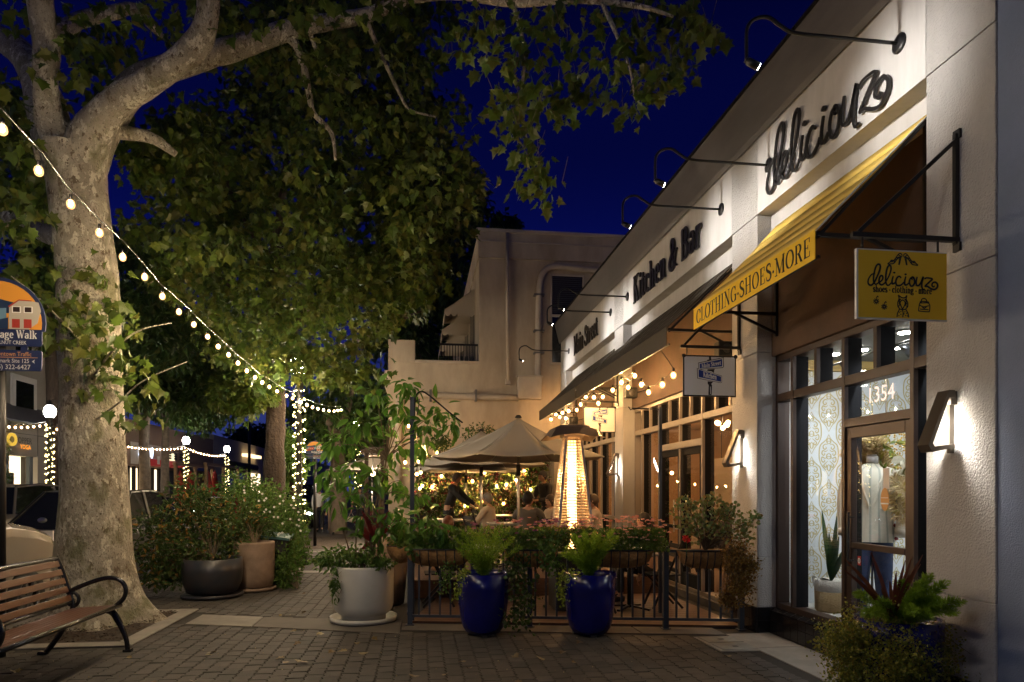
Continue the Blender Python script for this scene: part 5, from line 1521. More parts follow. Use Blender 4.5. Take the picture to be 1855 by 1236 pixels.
aw_px = [(1220, 680), (1175, 711), (1150, 681), (1126, 693), (1110, 707), (1092, 719), (1076, 720), (1062, 720), (1045, 743), (1030, 745), (1019, 748), (1007, 751), (998, 760), (1014, 756), (990, 767), (1200, 697), (1162, 697), (1138, 702), (1084, 731), (1052, 733), (1025, 758)]
P = [onX(x, y, 3.30 + .16 * ((i % 3) - 1)) for i, (x, y) in enumerate(aw_px)]
P.sort(key=lambda p: p.y)
wire = []
for i, p in enumerate(P):
    wire.append(p + Vector((0, 0, .085)))
    if i < len(P) - 1: wire.append((p + P[i + 1]) / 2 + Vector((0, 0, .05)))
string('string of amber bulbs zigzagging under the dark restaurant awnings', [Vector((3.0, 8.3, 3.4))] + wire, P, r=.040, m=m_bulb_p)
gw_px = [(800, 863), (783, 882), (822, 877), (838, 900), (843, 917), (856, 872), (878, 857), (900, 880), (912, 913), (919, 855), (917, 878), (950, 853), (962, 887), (791, 820), (873, 905), (765, 880), (935, 870)]
P = [onY(x, y, 17.12) for x, y in gw_px]; P.sort(key=lambda p: p.x)
wire = []
for i, p in enumerate(P): wire.append(p + Vector((0, .03, .085)))
string('amber bulbs strung in front of the plant wall', wire, P, r=.042, m=m_bulb_p)
cl_px = [(740, 772), (752, 793), (753, 815), (761, 815), (754, 826), (761, 826), (758, 836), (755, 859), (762, 856), (760, 885), (734, 838)]
P = [onY(x, y, 8.9) for x, y in cl_px]
string('cluster of amber bulbs bunched on the corner post', [p + Vector((0, 0, .06)) for p in P], P, r=.026, m=emis('post_bulb', (1.0, .56, .20), 700), wire=.004)
# ================================================================== pots and plants on the walk
def pot(name, label, x, y, prof, m, z=0.0, saucer=None, soil_z=None, group=None, n=36):
    t = thing(name, label, 'plant pot', (x, y, z), group)
    q = MB(); q.lathe(prof, (x, y, z), n); q.build('body', m, t)
    if saucer: q = MB(); q.lathe(saucer, (x, y, 0), n); q.build('saucer', m, t)
    rin = prof[-1][0] if soil_z is None else soil_z[0]
    q = MB(); q.lathe([(0, 0), (rin, 0)], (x, y, z + (soil_z[1] if soil_z else prof[-1][1])), n); q.build('soil', m_soil, t)
    return t
WP = (-.68, 8.52)
pot('white_pot', 'large round white glazed pot on a saucer at the end of the railing', *WP, [(.27, .03), (.27, .085), (.295, .10), (.345, .15), (.362, .21), (.365, .66), (.358, .685), (.340, .685), (.335, .64), (.335, .60)], m_potwhite,
    saucer=[(.36, .012), (.40, .018), (.405, .07), (.385, .07), (.375, .035), (0, .032)], soil_z=(.336, .62))
bp_prof = [(.15, .025), (.185, .03), (.228, .09), (.255, .20), (.273, .36), (.282, .52), (.287, .685), (.272, .69), (.266, .64), (.26, .60)]
B1P, B2P, B3P = (.70, 7.55), (1.87, 7.38), (3.40, 4.48)
for p, l in ((B1P, 'cobalt blue glazed pot of soft foxtail fern, left one before the railing'), (B2P, 'cobalt blue glazed pot with upright fern plumes, below the heater'), (B3P, 'cobalt blue glazed pot nearly hidden under a wiry bronze bush by the sconce pilaster')):
    t = pot('blue_pot', l, *p, bp_prof, m_potblue, soil_z=(.25, .62), group='cobalt blue pots')
    for k in range(3):
        a = .5 + k * 2.09
        q = MB(); q.box(p[0] + .17 * math.cos(a) - .03, p[0] + .17 * math.cos(a) + .03, p[1] + .17 * math.sin(a) - .03, p[1] + .17 * math.sin(a) + .03, .0, .03); q.build('foot', m_blackmatte, t)
GP, GB = (-3.08, 10.75), (-2.62, 11.35)
pot('slate_bowl', 'wide slate glazed bowl planter with rusty rim under the dark shrub', *GP, [(.30, .06), (.35, .08), (.41, .22), (.43, .40), (.42, .58), (.385, .58), (.38, .52)], m_potgrey, saucer=[(.38, .012), (.44, .02), (.44, .06), (.41, .06), (0, .05)], soil_z=(.385, .53))
pot('beige_pot', 'tall beige terracotta pot beside the slate bowl', *GB, [(.24, .06), (.28, .08), (.31, .2), (.315, .74), (.31, .78), (.275, .78), (.27, .7)], m_potbeige, saucer=[(.30, .012), (.34, .02), (.34, .06), (.31, .06), (0, .05)], soil_z=(.275, .72))
pot('beige_pot', 'small pale pot behind the white pot at the railing corner', -.42, 9.75, [(.2, .01), (.25, .5), (.26, .93), (.23, .93), (.22, .88)], m_potbeige, soil_z=(.225, .89))

def stalks(parent, pairs, r=.008, m=None, name='stem', taper=.5):
    q = MB()
    for pts in pairs: q.tube(crv(pts, 4), lerps([r, r * taper], 4 * (len(pts) - 1) + 1 if len(pts) > 2 else len(pts)), 5, cap=False)
    return q.build(name, m or m_twig, parent)
def ball_pts(c, r, n, shell=.45, sq=(1, 1, 1)):
    return np.array(c) + rand_dirs(n) * (rng.random((n, 1)) ** shell) * np.array(r) * np.array(sq)

# young broad-leaved tree in the white pot
wt = thing('potted_tree', 'young broad-leaved tree with long glossy leaves growing in the white pot', 'tree', (WP[0], WP[1], .62))
base = Vector((WP[0] + .16, WP[1], .62)); fork = at(688, 900, 8.42); fork2 = at(700, 830, 8.4)
tips = [(738, 700, 8.3), (716, 735, 8.5), (680, 715, 8.4), (655, 765, 8.2), (632, 790, 8.5), (608, 805, 8.3), (596, 850, 8.2), (640, 845, 8.4), (612, 905, 8.1), (655, 890, 8.3), (700, 770, 8.6), (742, 745, 8.3), (770, 770, 8.2),
        (795, 745, 8.3), (822, 768, 8.1), (760, 800, 8.5), (716, 810, 8.2), (660, 935, 8.2), (708, 930, 8.3), (745, 900, 8.3), (735, 945, 8.1), (690, 960, 8.2), (772, 940, 7.95), (800, 955, 7.9), (725, 870, 8.6), (680, 860, 8.3), (625, 870, 8.6)]
T = [at(*p) for p in tips]
q = MB()
q.tube(crv([base, base.lerp(fork, .5) + Vector((.02, 0, 0)), fork, fork2, at(705, 760, 8.4)], 4), lerps([.024, .02, .017, .012, .006], 17), 7)
q.tube(crv([base + Vector((-.03, .02, 0)), at(672, 960, 8.45), at(690, 880, 8.5), at(720, 800, 8.5)], 4), lerps([.018, .006], 13), 6)
q.build('trunk', m_twig, wt)
q = MB()
for i, p in enumerate(T):
    s = fork if p.z < fork.z + .25 else fork2
    if p.z < 1.35: s = base.lerp(fork, .55)
    q.tube(crv([s, s.lerp(p, .5) + Vector((0, 0, .06)), p], 4), lerps([.008, .003], 9), 5, cap=False)
q.build('branches', m_twig, wt, kind='stuff')
Pp, D, N, S = [], [], [], []
for p in T:
    n = 22
    c = np.array(p); o = rand_dirs(n) * (rng.random((n, 1)) ** .6) * .17
    Pp.append(c + o); d = unit(o + np.array([0, 0, -.04])); D.append(unit(d + rand_dirs(n) * .35 - np.array([0, 0, .35]))); N.append(unit(rand_dirs(n) * .5 + np.array([0, -.25, .8]))); S.append(rng.uniform(.10, .185, n))
Pp, D, N, S = map(np.concatenate, (Pp, D, N, S))
leaf_cloud('leaves', Pp, D, N, S, OVAL, lf_lush, wt, singles=290, kind='stuff')
# under-planting of the white pot
up = thing('ivy_plant', 'dark small-leaved shrubby ivy spilling over the left rim of the white pot', 'plant', (WP[0], WP[1], .62))
Pp = np.concatenate([ball_pts((WP[0] - .12, WP[1] - .1, .80), .3, 420, .5, (1.25, .9, .55)), ball_pts((WP[0] - .42, WP[1] - .12, .76), .2, 170, .5, (1.2, .8, .7)), ball_pts((WP[0] - .30, WP[1] - .36, .50), .11, 70, .6, (.6, .4, 2)), ball_pts((WP[0] + .22, WP[1] - .25, .74), .16, 150, .6, (1.2, .8, .7))])
D, N = blade_dirs(len(Pp), Pp - np.array([WP[0], WP[1], .8]), .45, .4)
leaf_cloud('leaves', Pp, D, N, rng.uniform(.045, .085, len(Pp)), OVAL, lf_mid, up, singles=120, kind='stuff')
stalks(up, [[(WP[0] + rng.uniform(-.2, .1), WP[1], .6), tuple(Pp[i] * .5 + np.array([WP[0], WP[1], .85]) * .5), tuple(Pp[i])] for i in range(0, len(Pp), 24)], .004)
def rosette(px, py, t_, r, label):
    c = at(px, py, t_); t = thing('aeonium', label, 'succulent', (c.x, c.y, c.z - .05))
    Pp, D, N, S = [], [], [], []
    for k in range(5):
        n = 9
        for i in range(n):
            a = i / n * 6.283 + k * .35; el = .15 + k * .28
            Pp.append((c.x, c.y, c.z)); D.append((math.cos(a) * math.cos(el), math.sin(a) * math.cos(el), math.sin(el))); N.append((-math.cos(a) * math.sin(el), -math.sin(a) * math.sin(el), math.cos(el))); S.append(r * (1 - k * .13))
    leaf_cloud('rosette_leaves', np.array(Pp), np.array(D), np.array(N), np.array(S), OVAL, lf_succ if 'x' in label[:0] else lf_lime2, t, kind='stuff')
    q = MB(); q.tube([(c.x, c.y, c.z), (WP[0] - .1, WP[1], .62)], .010, 5); q.build('stem', m_twig, t)
lf_lime2 = leaf_mat('rosette_leaf', [(.10, .21, .04), (.14, .25, .05), (.08, .17, .03)], .25)
rosette(622, 962, 8.35, .10, 'bright green aeonium rosette, upper one over the white pot')
rosette(645, 972, 8.3, .10, 'bright green aeonium rosette, lower one over the white pot')
def straps(parent, c, tips, w, m, name='strap_leaf', sag=.05):
    for p in tips:
        p = Vector(p); c_ = Vector(c); mid = c_.lerp(p, .55) + Vector((0, 0, sag)); L = crv([c_, mid, p], 5); n = len(L)
        side = (p - c_).cross(Vector((0.15, 1, .3))).normalized()
        q = MB(); vs = []
        for i, v in enumerate(L):
            ww = w * math.sin(math.pi * min(.98, .12 + .88 * i / (n - 1))) ** .7 / 2
            vs += [v - side * ww, v + Vector((0, 0, -.25 * ww)), v + side * ww]
        q.add(vs, [(3 * i + k, 3 * i + k + 1, 3 * i + k + 4, 3 * i + k + 3) for i in range(n - 1) for k in (0, 1)], 0, True)
        q.build(name, m, parent)
cd = thing('cordyline', 'dark red strap-leaved cordyline growing in the white pot', 'plant', (WP[0] + .1, WP[1] + .1, .62))
cc = at(678, 985, 8.5)
straps(cd, cc, [at(*p) for p in ((640, 945, 8.3), (636, 968, 8.3), (655, 925, 8.5), (670, 912, 8.6), (690, 905, 8.6), (650, 1005, 8.2), (705, 925, 8.6), (645, 955, 8.7), (720, 950, 8.4), (662, 935, 8.2))], .05, lf_red)
stalks(cd, [[cc, (WP[0] + .1, WP[1] + .1, .6)]], .018)

# foxtail ferns
def plume(c, tip, n, w, arr):
    c, tip = np.array(c), np.array(tip)
    L = np.linalg.norm(tip - c)
    f = rng.random(n)
    bend = np.array([0, 0, .10 * L])
    ctr = c + (tip - c) * f[:, None] + bend * (np.sin(math.pi * f) * .8)[:, None]
    rd = w * np.clip(np.minimum(.5 + f * 3, (1.04 - f) * 5), .1, 1)
    o = rand_dirs(n); ax = (tip - c) / L
    o = unit(o - (o @ ax)[:, None] * ax)
    arr[0].append(ctr + o * (rd * rng.random(n) ** .7 * .55)[:, None]); arr[1].append(unit(o + ax * .9)); arr[2].append(rand_dirs(n)); arr[3].append(rd * rng.uniform(.5, 1.0, n))
def fern(label, c, tips, n=260, w=.035):
    t = thing('foxtail_fern', label, 'fern', tuple(c))
    arr = ([], [], [], [])
    for p in tips:
        plume(c, p, n, w, arr)
    leaf_cloud('fronds', *[np.concatenate(a) for a in arr], (DIAM[0] * np.array([.55, 1, 1]), DIAM[1]) if False else NEEDLE, lf_fern, t, kind='stuff')
    stalks(t, [[Vector(c), Vector(c).lerp(Vector(p), .5) + Vector((0, 0, .05)), Vector(p)] for p in tips], .004, lf_fern)
NEEDLE = (np.array([(-.10, 0, 0), (.10, 0, 0), (.06, .6, .03), (0, 1, 0), (-.06, .6, .03)], float), np.array([(0, 1, 2), (0, 2, 4), (4, 2, 3)]))
fern('feathery green foxtail fern filling the left blue pot', (B1P[0], B1P[1], .63), [at(*p) for p in ((818, 969, 7.4), (832, 956, 7.5), (848, 952, 7.6), (862, 959, 7.3), (872, 949, 7.5), (886, 949, 7.6), (898, 956, 7.3), (912, 946, 7.6), (925, 952, 7.4), (936, 969, 7.5), (950, 989, 7.4), (880, 974, 7.2), (855, 979, 7.2), (905, 974, 7.2), (840, 984, 7.3), (920, 984, 7.2), (868, 969, 7.7), (900, 964, 7.8), (825, 992, 7.3))], 330, .042)
fern('foxtail fern of stout upright plumes in the blue pot below the heater', (B2P[0], B2P[1], .63), [at(*p) for p in ((1035, 965, 7.3), (1045, 975, 7.2), (1058, 958, 7.4), (1078, 960, 7.2), (1088, 965, 7.3), (1112, 958, 7.2), (1122, 970, 7.3), (1022, 990, 7.2), (1015, 1002, 7.1), (1100, 980, 7.4), (1030, 1000, 7.0), (1068, 975, 7.5))], 620, .046)
nf = [at(*p) for p in ((1545, 1075, 4.6), (1560, 1115, 4.4), (1592, 1090, 4.5), (1635, 1050, 4.7), (1668, 1068, 4.5), (1678, 1052, 4.6), (1690, 1038, 4.7), (1700, 1080, 4.5), (1722, 1052, 4.6), (1715, 1090, 4.4), (1752, 1090, 4.5), (1740, 1110, 4.4), (1660, 1110, 4.3), (1690, 1120, 4.3), (1655, 1085, 4.6))]
fern('foxtail fern plumes rising from the wiry bush in front of the boutique door', (B3P[0], B3P[1], .63), nf, 900, .046)
ncd = thing('cordyline', 'bronze strap-leaved cordyline standing before the boutique door', 'plant', (B3P[0] - .1, B3P[1], .65))
cc = at(1618, 1120, 4.75)
straps(ncd, cc, [at(*p) for p in ((1530, 1012, 4.6), (1529, 1032, 4.5), (1578, 1000, 4.8), (1612, 1052, 4.6), (1624, 1035, 4.7), (1640, 1015, 4.7), (1652, 1010, 4.8), (1672, 1005, 4.7), (1596, 1065, 4.5), (1588, 1085, 4.5), (1668, 1022, 4.9), (1648, 1040, 4.6))], .026, leaf_mat('bronze_strap', [(.10, .03, .02), (.13, .05, .025), (.08, .025, .02)], .2, .3), sag=.02)
def wirebush(label, blobs, n, m, smin, smax, droop=.2, cat='shrub', name='wire_vine', twigs=40, center=None):
    t = thing(name, label, cat, tuple(center if center is not None else blobs[0][0]))
    tot = sum(b[2] for b in blobs)
    Pp = []
    for c, r, w_, sq in blobs:
        p = ball_pts((0, 0, 0), 1, int(n * w_ / tot), .5)
        u = unit(p); k = np.array([.78 + .55 * noise.noise((a[0] * 2.3 + c[0] * 3, a[1] * 2.3 + c[1] * 3, a[2] * 2.3)) + .30 * noise.noise((a[0] * 6, a[1] * 6, a[2] * 6 + c[2])) for a in u])
        Pp.append(np.array(c) + p * k[:, None] * r * 1.12 * np.array(sq))
    Pp = np.concatenate(Pp)
    D, N = blade_dirs(len(Pp), None, droop, .2)
    leaf_cloud('leaves', Pp, D, N, rng.uniform(smin, smax, len(Pp)), ROUND, m, t, kind='stuff')
    c0 = np.array(center if center is not None else blobs[0][0])
    stalks(t, [[tuple(c0), tuple(c0 * .4 + Pp[i] * .6 + np.array([0, 0, .05])), tuple(Pp[i])] for i in rng.integers(0, len(Pp), twigs)], .0028, m_twig, 'twigs')
    return t
c = at(1600, 1160, 4.7)
wirebush('big wiry bush of tiny bronze-green leaves in the near blue pot', [((B3P[0] - .10, B3P[1] - .08, .55), .36, 1, (1.15, 1, .80)), ((B3P[0] - .36, B3P[1] + .02, .50), .26, .6, (1, 1, .9)), ((B3P[0] - .18, B3P[1] - .30, .40), .24, .45, (1.2, .8, 1)), ((B3P[0] + .24, B3P[1] - .12, .42), .20, .18, (.8, 1, 1.3)), ((B3P[0] - .45, B3P[1] - .1, .3), .2, .25, (1, .8, 1))], 17500, lf_olive, .011, .022, center=(B3P[0], B3P[1], .62), twigs=160)
# trailing plants round the blue pots
def trail(label, pts, n, m, r=.05, s=(.02, .035), tpl=ROUND):
    t = thing('trailing_plant', label, 'plant', tuple(pts[0]))
    L = crv(pts, 8); idx = rng.integers(0, len(L), n)
    Pp = np.array([L[i] for i in idx]) + rng.normal(0, r, (n, 3))
    D, N = blade_dirs(n, None, .6, .2)
    leaf_cloud('leaves', Pp, D, N, rng.uniform(*s, n), tpl, m, t, kind='stuff')
    stalks(t, [pts], .004)
trail('lime green creeper hanging over the left side of the left blue pot', [at(845, 1035, 7.4), at(836, 1040, 7.25), at(832, 1060, 7.2), at(826, 1078, 7.2)], 170, lf_lime, .03)
trail('small dark ivy behind the left blue pot at the railing', [at(815, 1025, 7.7), at(808, 1045, 7.7), at(805, 1066, 7.7)], 190, lf_mid, .05)
trail('lime green creeper hanging over the left side of the blue pot below the heater', [at(1045, 1038, 7.2), at(1022, 1042, 7.1), at(1017, 1065, 7.1), at(1020, 1088, 7.1)], 200, lf_lime, .03)
trail('dark ivy falling between the two blue pots', [at(935, 1000, 7.65), at(940, 1040, 7.5), at(948, 1090, 7.45), at(930, 1128, 7.4)], 520, lf_dark, .08, (.03, .055))
trail('ivy falling right of the gap between the blue pots', [at(985, 985, 7.7), at(1000, 1010, 7.6), at(1008, 1035, 7.55)], 300, lf_mid, .06, (.03, .05))
# basket plants
def basket_plants():
    c = BK[0]
    t = thing('basket_plant', 'dark green heart-leaved plant filling the left railing basket', 'plant', (c.x, c.y, c.z))
    Pp = np.array(c) + np.stack([rng.uniform(-.36, .40, 260) * RDIR.x, rng.uniform(-.1, .1, 260) + rng.uniform(-.02, .02, 260), rng.uniform(-.06, .20, 260)], 1)
    D, N = blade_dirs(260, np.array([0, -.4, .2]), .1, .5)
    leaf_cloud('leaves', Pp, D, N, rng.uniform(.06, .11, 260), ROUND, lf_mid, t, singles=80, kind='stuff')
    c = BKS
    t = thing('basket_plant', 'leafy green plant in the side railing basket behind the white pot', 'plant', (c.x, c.y, c.z))
    Pp = ball_pts((c.x, c.y, c.z + .1), .3, 300, .5, (.6, 1, .8)); D, N = blade_dirs(300, None, .2, .4)
    leaf_cloud('leaves', Pp, D, N, rng.uniform(.05, .10, 300), OVAL, lf_mid, t, kind='stuff')
    def flowers(c, label, half, h, leafm, petals, nl, nf, s=(.03, .06)):
        t = thing('flowering_plant', label, 'flowers', (c.x, c.y, c.z))
        f = lambda n, lo, hi: np.array(c) + np.outer(rng.uniform(-half, half, n), np.array(RDIR)) + np.stack([np.zeros(n), rng.normal(0, .07, n), rng.uniform(lo, hi, n)], 1)
        Pp = f(nl, -.02, h * .75); D, N = blade_dirs(nl, np.array([0, 0, .6]), 0, .2)
        leaf_cloud('leaves', Pp, D, N, rng.uniform(*s, nl), OVAL, leafm, t, kind='stuff')
        Pp = f(nf, h * .35, h * 1.3)
        stalks(t, [[(p[0] * .8 + c.x * .2, p[1], c.z), (p[0] * .9 + c.x * .1, p[1], (p[2] + c.z) / 2), tuple(p)] for p in Pp], .0022, lf_mid)
        for m_, sl in zip(petals, np.array_split(np.arange(nf), len(petals))):
            k = 6
            Q = np.repeat(Pp[sl], k, 0); a = np.tile(np.arange(k) * 6.283 / k, len(sl)); tl = np.repeat(rand_dirs(len(sl)), k, 0)
            D = np.stack([np.cos(a), np.sin(a), .2 + 0 * a], 1) + tl * .5
            N = np.stack([-np.cos(a) * .3, -np.sin(a) * .3 - .5, .8 + 0 * a], 1)
            leaf_cloud('blossoms', Q, D, N, rng.uniform(.022, .040, len(Q)), ROUND, m_, t, kind='stuff')
    flowers(BK[1], 'yellow-green foliage with violet blooms in the basket between the blue pots', .42, .28, lf_mid, [lf_violet, lf_pink], 1500, 60, (.03, .06))
    flowers(BK[2], 'pink daisies over dense green foliage right of the second blue pot', .52, .30, lf_mid, [lf_pink, lf_pink], 2300, 130, (.03, .055))
    c = RP(.255, 1.0, .05); flowers(c, 'wispy flowering grasses with violet heads behind the left fern', .3, .2, lf_olive, [lf_violet], 320, 26, (.03, .06))
    c = RP(.47, 1.0, .02); flowers(c, 'yellowish flowering stems in front of the patio heater', .32, .2, lf_olive, [lf_violet, lf_pink], 1200, 60, (.03, .06))
    c = BK[3]
    t = thing('jade_plant', 'branching jade plant with thick grey-green leaves in the last basket', 'succulent', (c.x, c.y, c.z))
    tips = [at(*p) for p in ((1232, 925, 7.7), (1245, 915, 7.6), (1262, 925, 7.7), (1280, 915, 7.6), (1295, 910, 7.6), (1310, 925, 7.6), (1325, 925, 7.5), (1330, 945, 7.5), (1300, 940, 7.5), (1270, 945, 7.5), (1342, 955, 7.4), (1366, 942, 7.35), (1240, 950, 7.6), (1315, 965, 7.4), (1255, 970, 7.6), (1285, 960, 7.5), (1350, 975, 7.35))]
    Pp, D, N, S = [], [], [], []
    for p in tips:
        n = 62; o = rand_dirs(n); Pp.append(np.array(p) + o * (rng.random((n, 1)) ** .6) * .10); D.append(unit(o + np.array([0, 0, .5]))); N.append(rand_dirs(n)); S.append(rng.uniform(.028, .048, n))
    leaf_cloud('leaves', *map(np.concatenate, (Pp, D, N, S)), ROUND, lf_succ, t, kind='stuff')
    stalks(t, [[Vector(c), Vector(c).lerp(p, .5) + Vector((0, 0, .04)), p] for p in tips], .010)
    g_ = at(1243, 977, 7.45)
    t = thing('geranium', 'single scarlet geranium flower head at the last basket', 'flower', tuple(g_))
    n = 70; Pp = ball_pts(g_, .034, n, .4); D, N = unit(Pp - np.array(g_)), rand_dirs(n)
    leaf_cloud('petals', Pp, D, N, rng.uniform(.016, .026, n), ROUND, lf_scarlet, t)
    stalks(t, [[g_, (g_.x + .01, g_.y, g_.z - .2)]], .004, lf_mid)
    wirebush('rust-brown wire vine cascading from the last basket down beside the pilaster', [(tuple(at(1335, 1015, 7.15)), .19, 1, (1, .8, 1.3)), (tuple(at(1340, 1060, 7.1)), .17, .8, (1, .8, 1.4)), (tuple(at(1318, 1085, 7.15)), .13, .4, (1, .8, 1)), (tuple(at(1362, 1025, 7.1)), .12, .25, (1, 1, 1.2))], 6500, lf_brown, .012, .025, name='wire_vine', center=tuple(at(1320, 990, 7.2)), twigs=90)
basket_plants()
# shrubs and hedge on the street side of the walk
def shrub(name, label, c0, blobs, n, m, s, tpl=OVAL, cat='shrub', kind2=None, twigs=30, singles=0):
    t = thing(name, label, cat, c0)
    tot = sum(b[2] for b in blobs); Pp, O = [], []
    for c, r, w_, sq in blobs:
        k = int(n * w_ / tot); p = ball_pts(c, r, k, .5, sq); Pp.append(p); O.append((p - np.array(c)) / r)
    Pp, O = np.concatenate(Pp), np.concatenate(O)
    D, N = blade_dirs(len(Pp), O * .8, .2, .3)
    if kind2 is not None:
        k = rng.random(len(Pp)) < .12
        leaf_cloud('tinted_leaves', Pp[k], D[k], N[k], rng.uniform(*s, k.sum()), tpl, kind2, t, kind='stuff')
        Pp, D, N = Pp[~k], D[~k], N[~k]
    leaf_cloud('leaves', Pp, D, N, rng.uniform(*s, len(Pp)), tpl, m, t, singles=singles, kind='stuff')
    c0 = Vector(c0)
    stalks(t, [[c0, c0.lerp(Vector(Pp[i]), .5) + Vector((0, 0, .1)), Vector(Pp[i])] for i in rng.integers(0, len(Pp), twigs)], .007)
    return t
def bl(px, py, t_, r, w_=1, sq=(1, 1, 1)): return (tuple(at(px, py, t_)), r, w_, sq)
shrub('planted_shrub', 'sprawling dark shrub with rusty tints in the slate bowl', (GP[0], GP[1], .55), [bl(345, 940, 10.6, .55, 1.2), bl(300, 975, 10.4, .50, 1), bl(290, 1020, 10.2, .36, .8), bl(385, 930, 10.8, .42, .8), bl(400, 975, 10.5, .40, .8), bl(345, 900, 10.9, .36, .6), bl(325, 1010, 10.2, .36, .7), bl(350, 1005, 10.15, .22, .35), bl(285, 1045, 10.0, .2, .3), bl(320, 1045, 10.1, .18, .2)], 4600, lf_dark, (.05, .10), kind2=lf_brown, twigs=60, singles=40)
shrub('bronze_shrub', 'reddish bronze shrub in the tall beige pot', (GB[0], GB[1], .72), [bl(440, 945, 11.2, .34, 1), bl(470, 960, 11.3, .28, .7), bl(425, 985, 11.0, .22, .5)], 900, lf_dark, (.06, .12), kind2=lf_brown, twigs=30)
shrub('flower_hedge', 'leafy hedge dotted with white flowers beyond the beige pot', (-2.3, 12.3, 0), [bl(455, 905, 12.6, .45, .9), bl(490, 935, 12.4, .45, 1), bl(520, 965, 12.0, .38, .8), bl(530, 1000, 11.6, .32, .7), bl(520, 1040, 11.2, .26, .6, (.9, 1, 1.2)), bl(430, 880, 13, .36, .5), bl(535, 930, 12.6, .3, .5), bl(505, 1010, 11.4, .3, .6)], 5200, lf_mid, (.045, .085), twigs=50, singles=40)
t = thing('white_blossoms', 'scattered small white blossoms on the hedge by the walkway', 'flowers', tuple(at(495, 960, 12)))
n = 60; Pp = np.array([at(rng.uniform(440, 545), rng.uniform(880, 1050), rng.uniform(11.0, 12.0)) for _ in range(n)])
Q = np.repeat(Pp, 5, 0); a = np.tile(np.arange(5) * 1.257, n)
leaf_cloud('petals', Q, np.stack([np.cos(a), -.3 + 0 * a, np.sin(a)], 1), np.stack([0 * a, -1 + 0 * a, .3 + 0 * a], 1), np.full(len(Q), .022), ROUND, leaf_mat('white_petal', [(.6, .6, .55), (.65, .62, .58)], .2), t, kind='stuff')
shrub('ivy_column', 'ivy covered green column of leaves standing on the walkway edge', (-1.95, 11.4, 0), [bl(515, 1055, 11.3, .2, .4), bl(525, 1020, 11.4, .24, .5)], 500, lf_lush, (.04, .07), twigs=14)
shrub('street_shrub', 'dense green shrub beyond the hedge by the lamp post', (-2.9, 14.6, 0), [bl(470, 905, 14.5, .5, 1), bl(500, 915, 15, .5, 1), bl(440, 915, 15.2, .5, 1), bl(530, 965, 14, .3, .5)], 1800, lf_mid, (.06, .11), twigs=24)
# green bin lid seen between the planters
bn = thing('waste_bin', 'dark waste bin with a sloping green lid behind the beige pot', 'bin', (-2.5, 12.2, 0))
q = MB(); q.box(-2.62, -2.18, 11.75, 12.2, .01, .80); q.build('body', m_blackmatte, bn, bevel=.02)
q = MB(); q.add([(-2.66, 11.7, .86), (-2.14, 11.7, .80), (-2.14, 12.24, .84), (-2.66, 12.24, .90), (-2.66, 11.7, .82), (-2.14, 11.7, .76), (-2.14, 12.24, .80), (-2.66, 12.24, .86)], [(0, 1, 2, 3), (7, 6, 5, 4), (0, 4, 5, 1), (1, 5, 6, 2), (2, 6, 7, 3), (3, 7, 4, 0)]); q.build('lid', mat('bin_green', (.03, .09, .085), .4), bn)

# things behind the boutique glass
sp = thing('snake_plant', 'snake plant with tall dark sword leaves in the boutique window', 'plant', tuple(onZ(1503, 1108, .29)))
SPc = onX(1506, 1104, 4.42); SPc.z = .29
straps(sp, (SPc.x, SPc.y, .62), [onX(*p, 4.42) for p in ((1489, 925, ), (1516, 935), (1520, 972), (1507, 980), (1498, 1000), (1531, 990), (1512, 1010), (1478, 1045), (1526, 1010), (1502, 965))], .055, leaf_mat('sword_leaf', [(.02, .05, .02), (.035, .07, .02), (.015, .04, .02)], .1, .3), 'sword_leaf', 0)
bk = thing('woven_basket', 'two tone woven basket with rope handles holding the snake plant', 'basket', tuple(SPc))
q = MB(); q.lathe([(.15, 0), (.165, .02), (.17, .22)], tuple(SPc), 24); q.build('lower_weave', mat('basket_weave', (.30, .21, .10), .9, bump=(60, .8, .01)), bk)
q = MB(); q.lathe([(.17, .2201), (.172, .34), (.160, .345), (.155, .30)], tuple(SPc), 24); q.build('upper_weave', mat('basket_white', (.60, .58, .52), .9, bump=(60, .8, .01)), bk)
q = MB(); q.lathe([(0, .31), (.158, .31)], tuple(SPc), 20); q.build('soil', m_soil, bk)
q = MB(); q.tube(crv([(SPc.x - .17, SPc.y - .05, .56), (SPc.x - .19, SPc.y - .04, .66), (SPc.x - .19, SPc.y + .04, .66), (SPc.x - .17, SPc.y + .05, .56)], 4), .009, 6); q.build('handle', m_white, bk)
# dried flower arrangement
dfc = onX(1606, 872, 4.62)
df = thing('dried_flowers', 'arrangement of pampas plumes, gold berries and dried leaves hung inside the boutique', 'dried flowers', tuple(dfc))
arr = ([], [], [], [])
for p in ((1530, 838), (1525, 815), (1548, 800), (1560, 790), (1540, 850), (1580, 785), (1640, 950), (1645, 900)):
    e = onX(p[0], p[1], 4.3); plume(dfc, tuple(e), 620, .11, arr)
leaf_cloud('plumes', *[np.concatenate(a) for a in arr], NEEDLE, lf_pampas, df, kind='stuff')
n = 170; Pp = np.array([onX(rng.uniform(1562, 1655), rng.uniform(785, 850), rng.uniform(4.45, 4.65)) for _ in range(n)])
be = MB()
for p in Pp: be.ball(tuple(p), .011, 6, 4)
be.build('berries', mat('gold_berry', (.45, .28, .05), .4), df, kind='stuff')
n = 60; Pp = np.array([onX(rng.uniform(1585, 1655), rng.uniform(800, 880), rng.uniform(4.4, 4.6)) for _ in range(n)])
D, N = blade_dirs(n, None, .2, .2); leaf_cloud('dried_leaves', Pp, D, N, rng.uniform(.06, .12, n), OVAL, lf_olive, df, kind='stuff')
n = 34; Pp = np.array([onX(rng.uniform(1632, 1655), rng.uniform(830, 892), 4.42) for _ in range(n)])
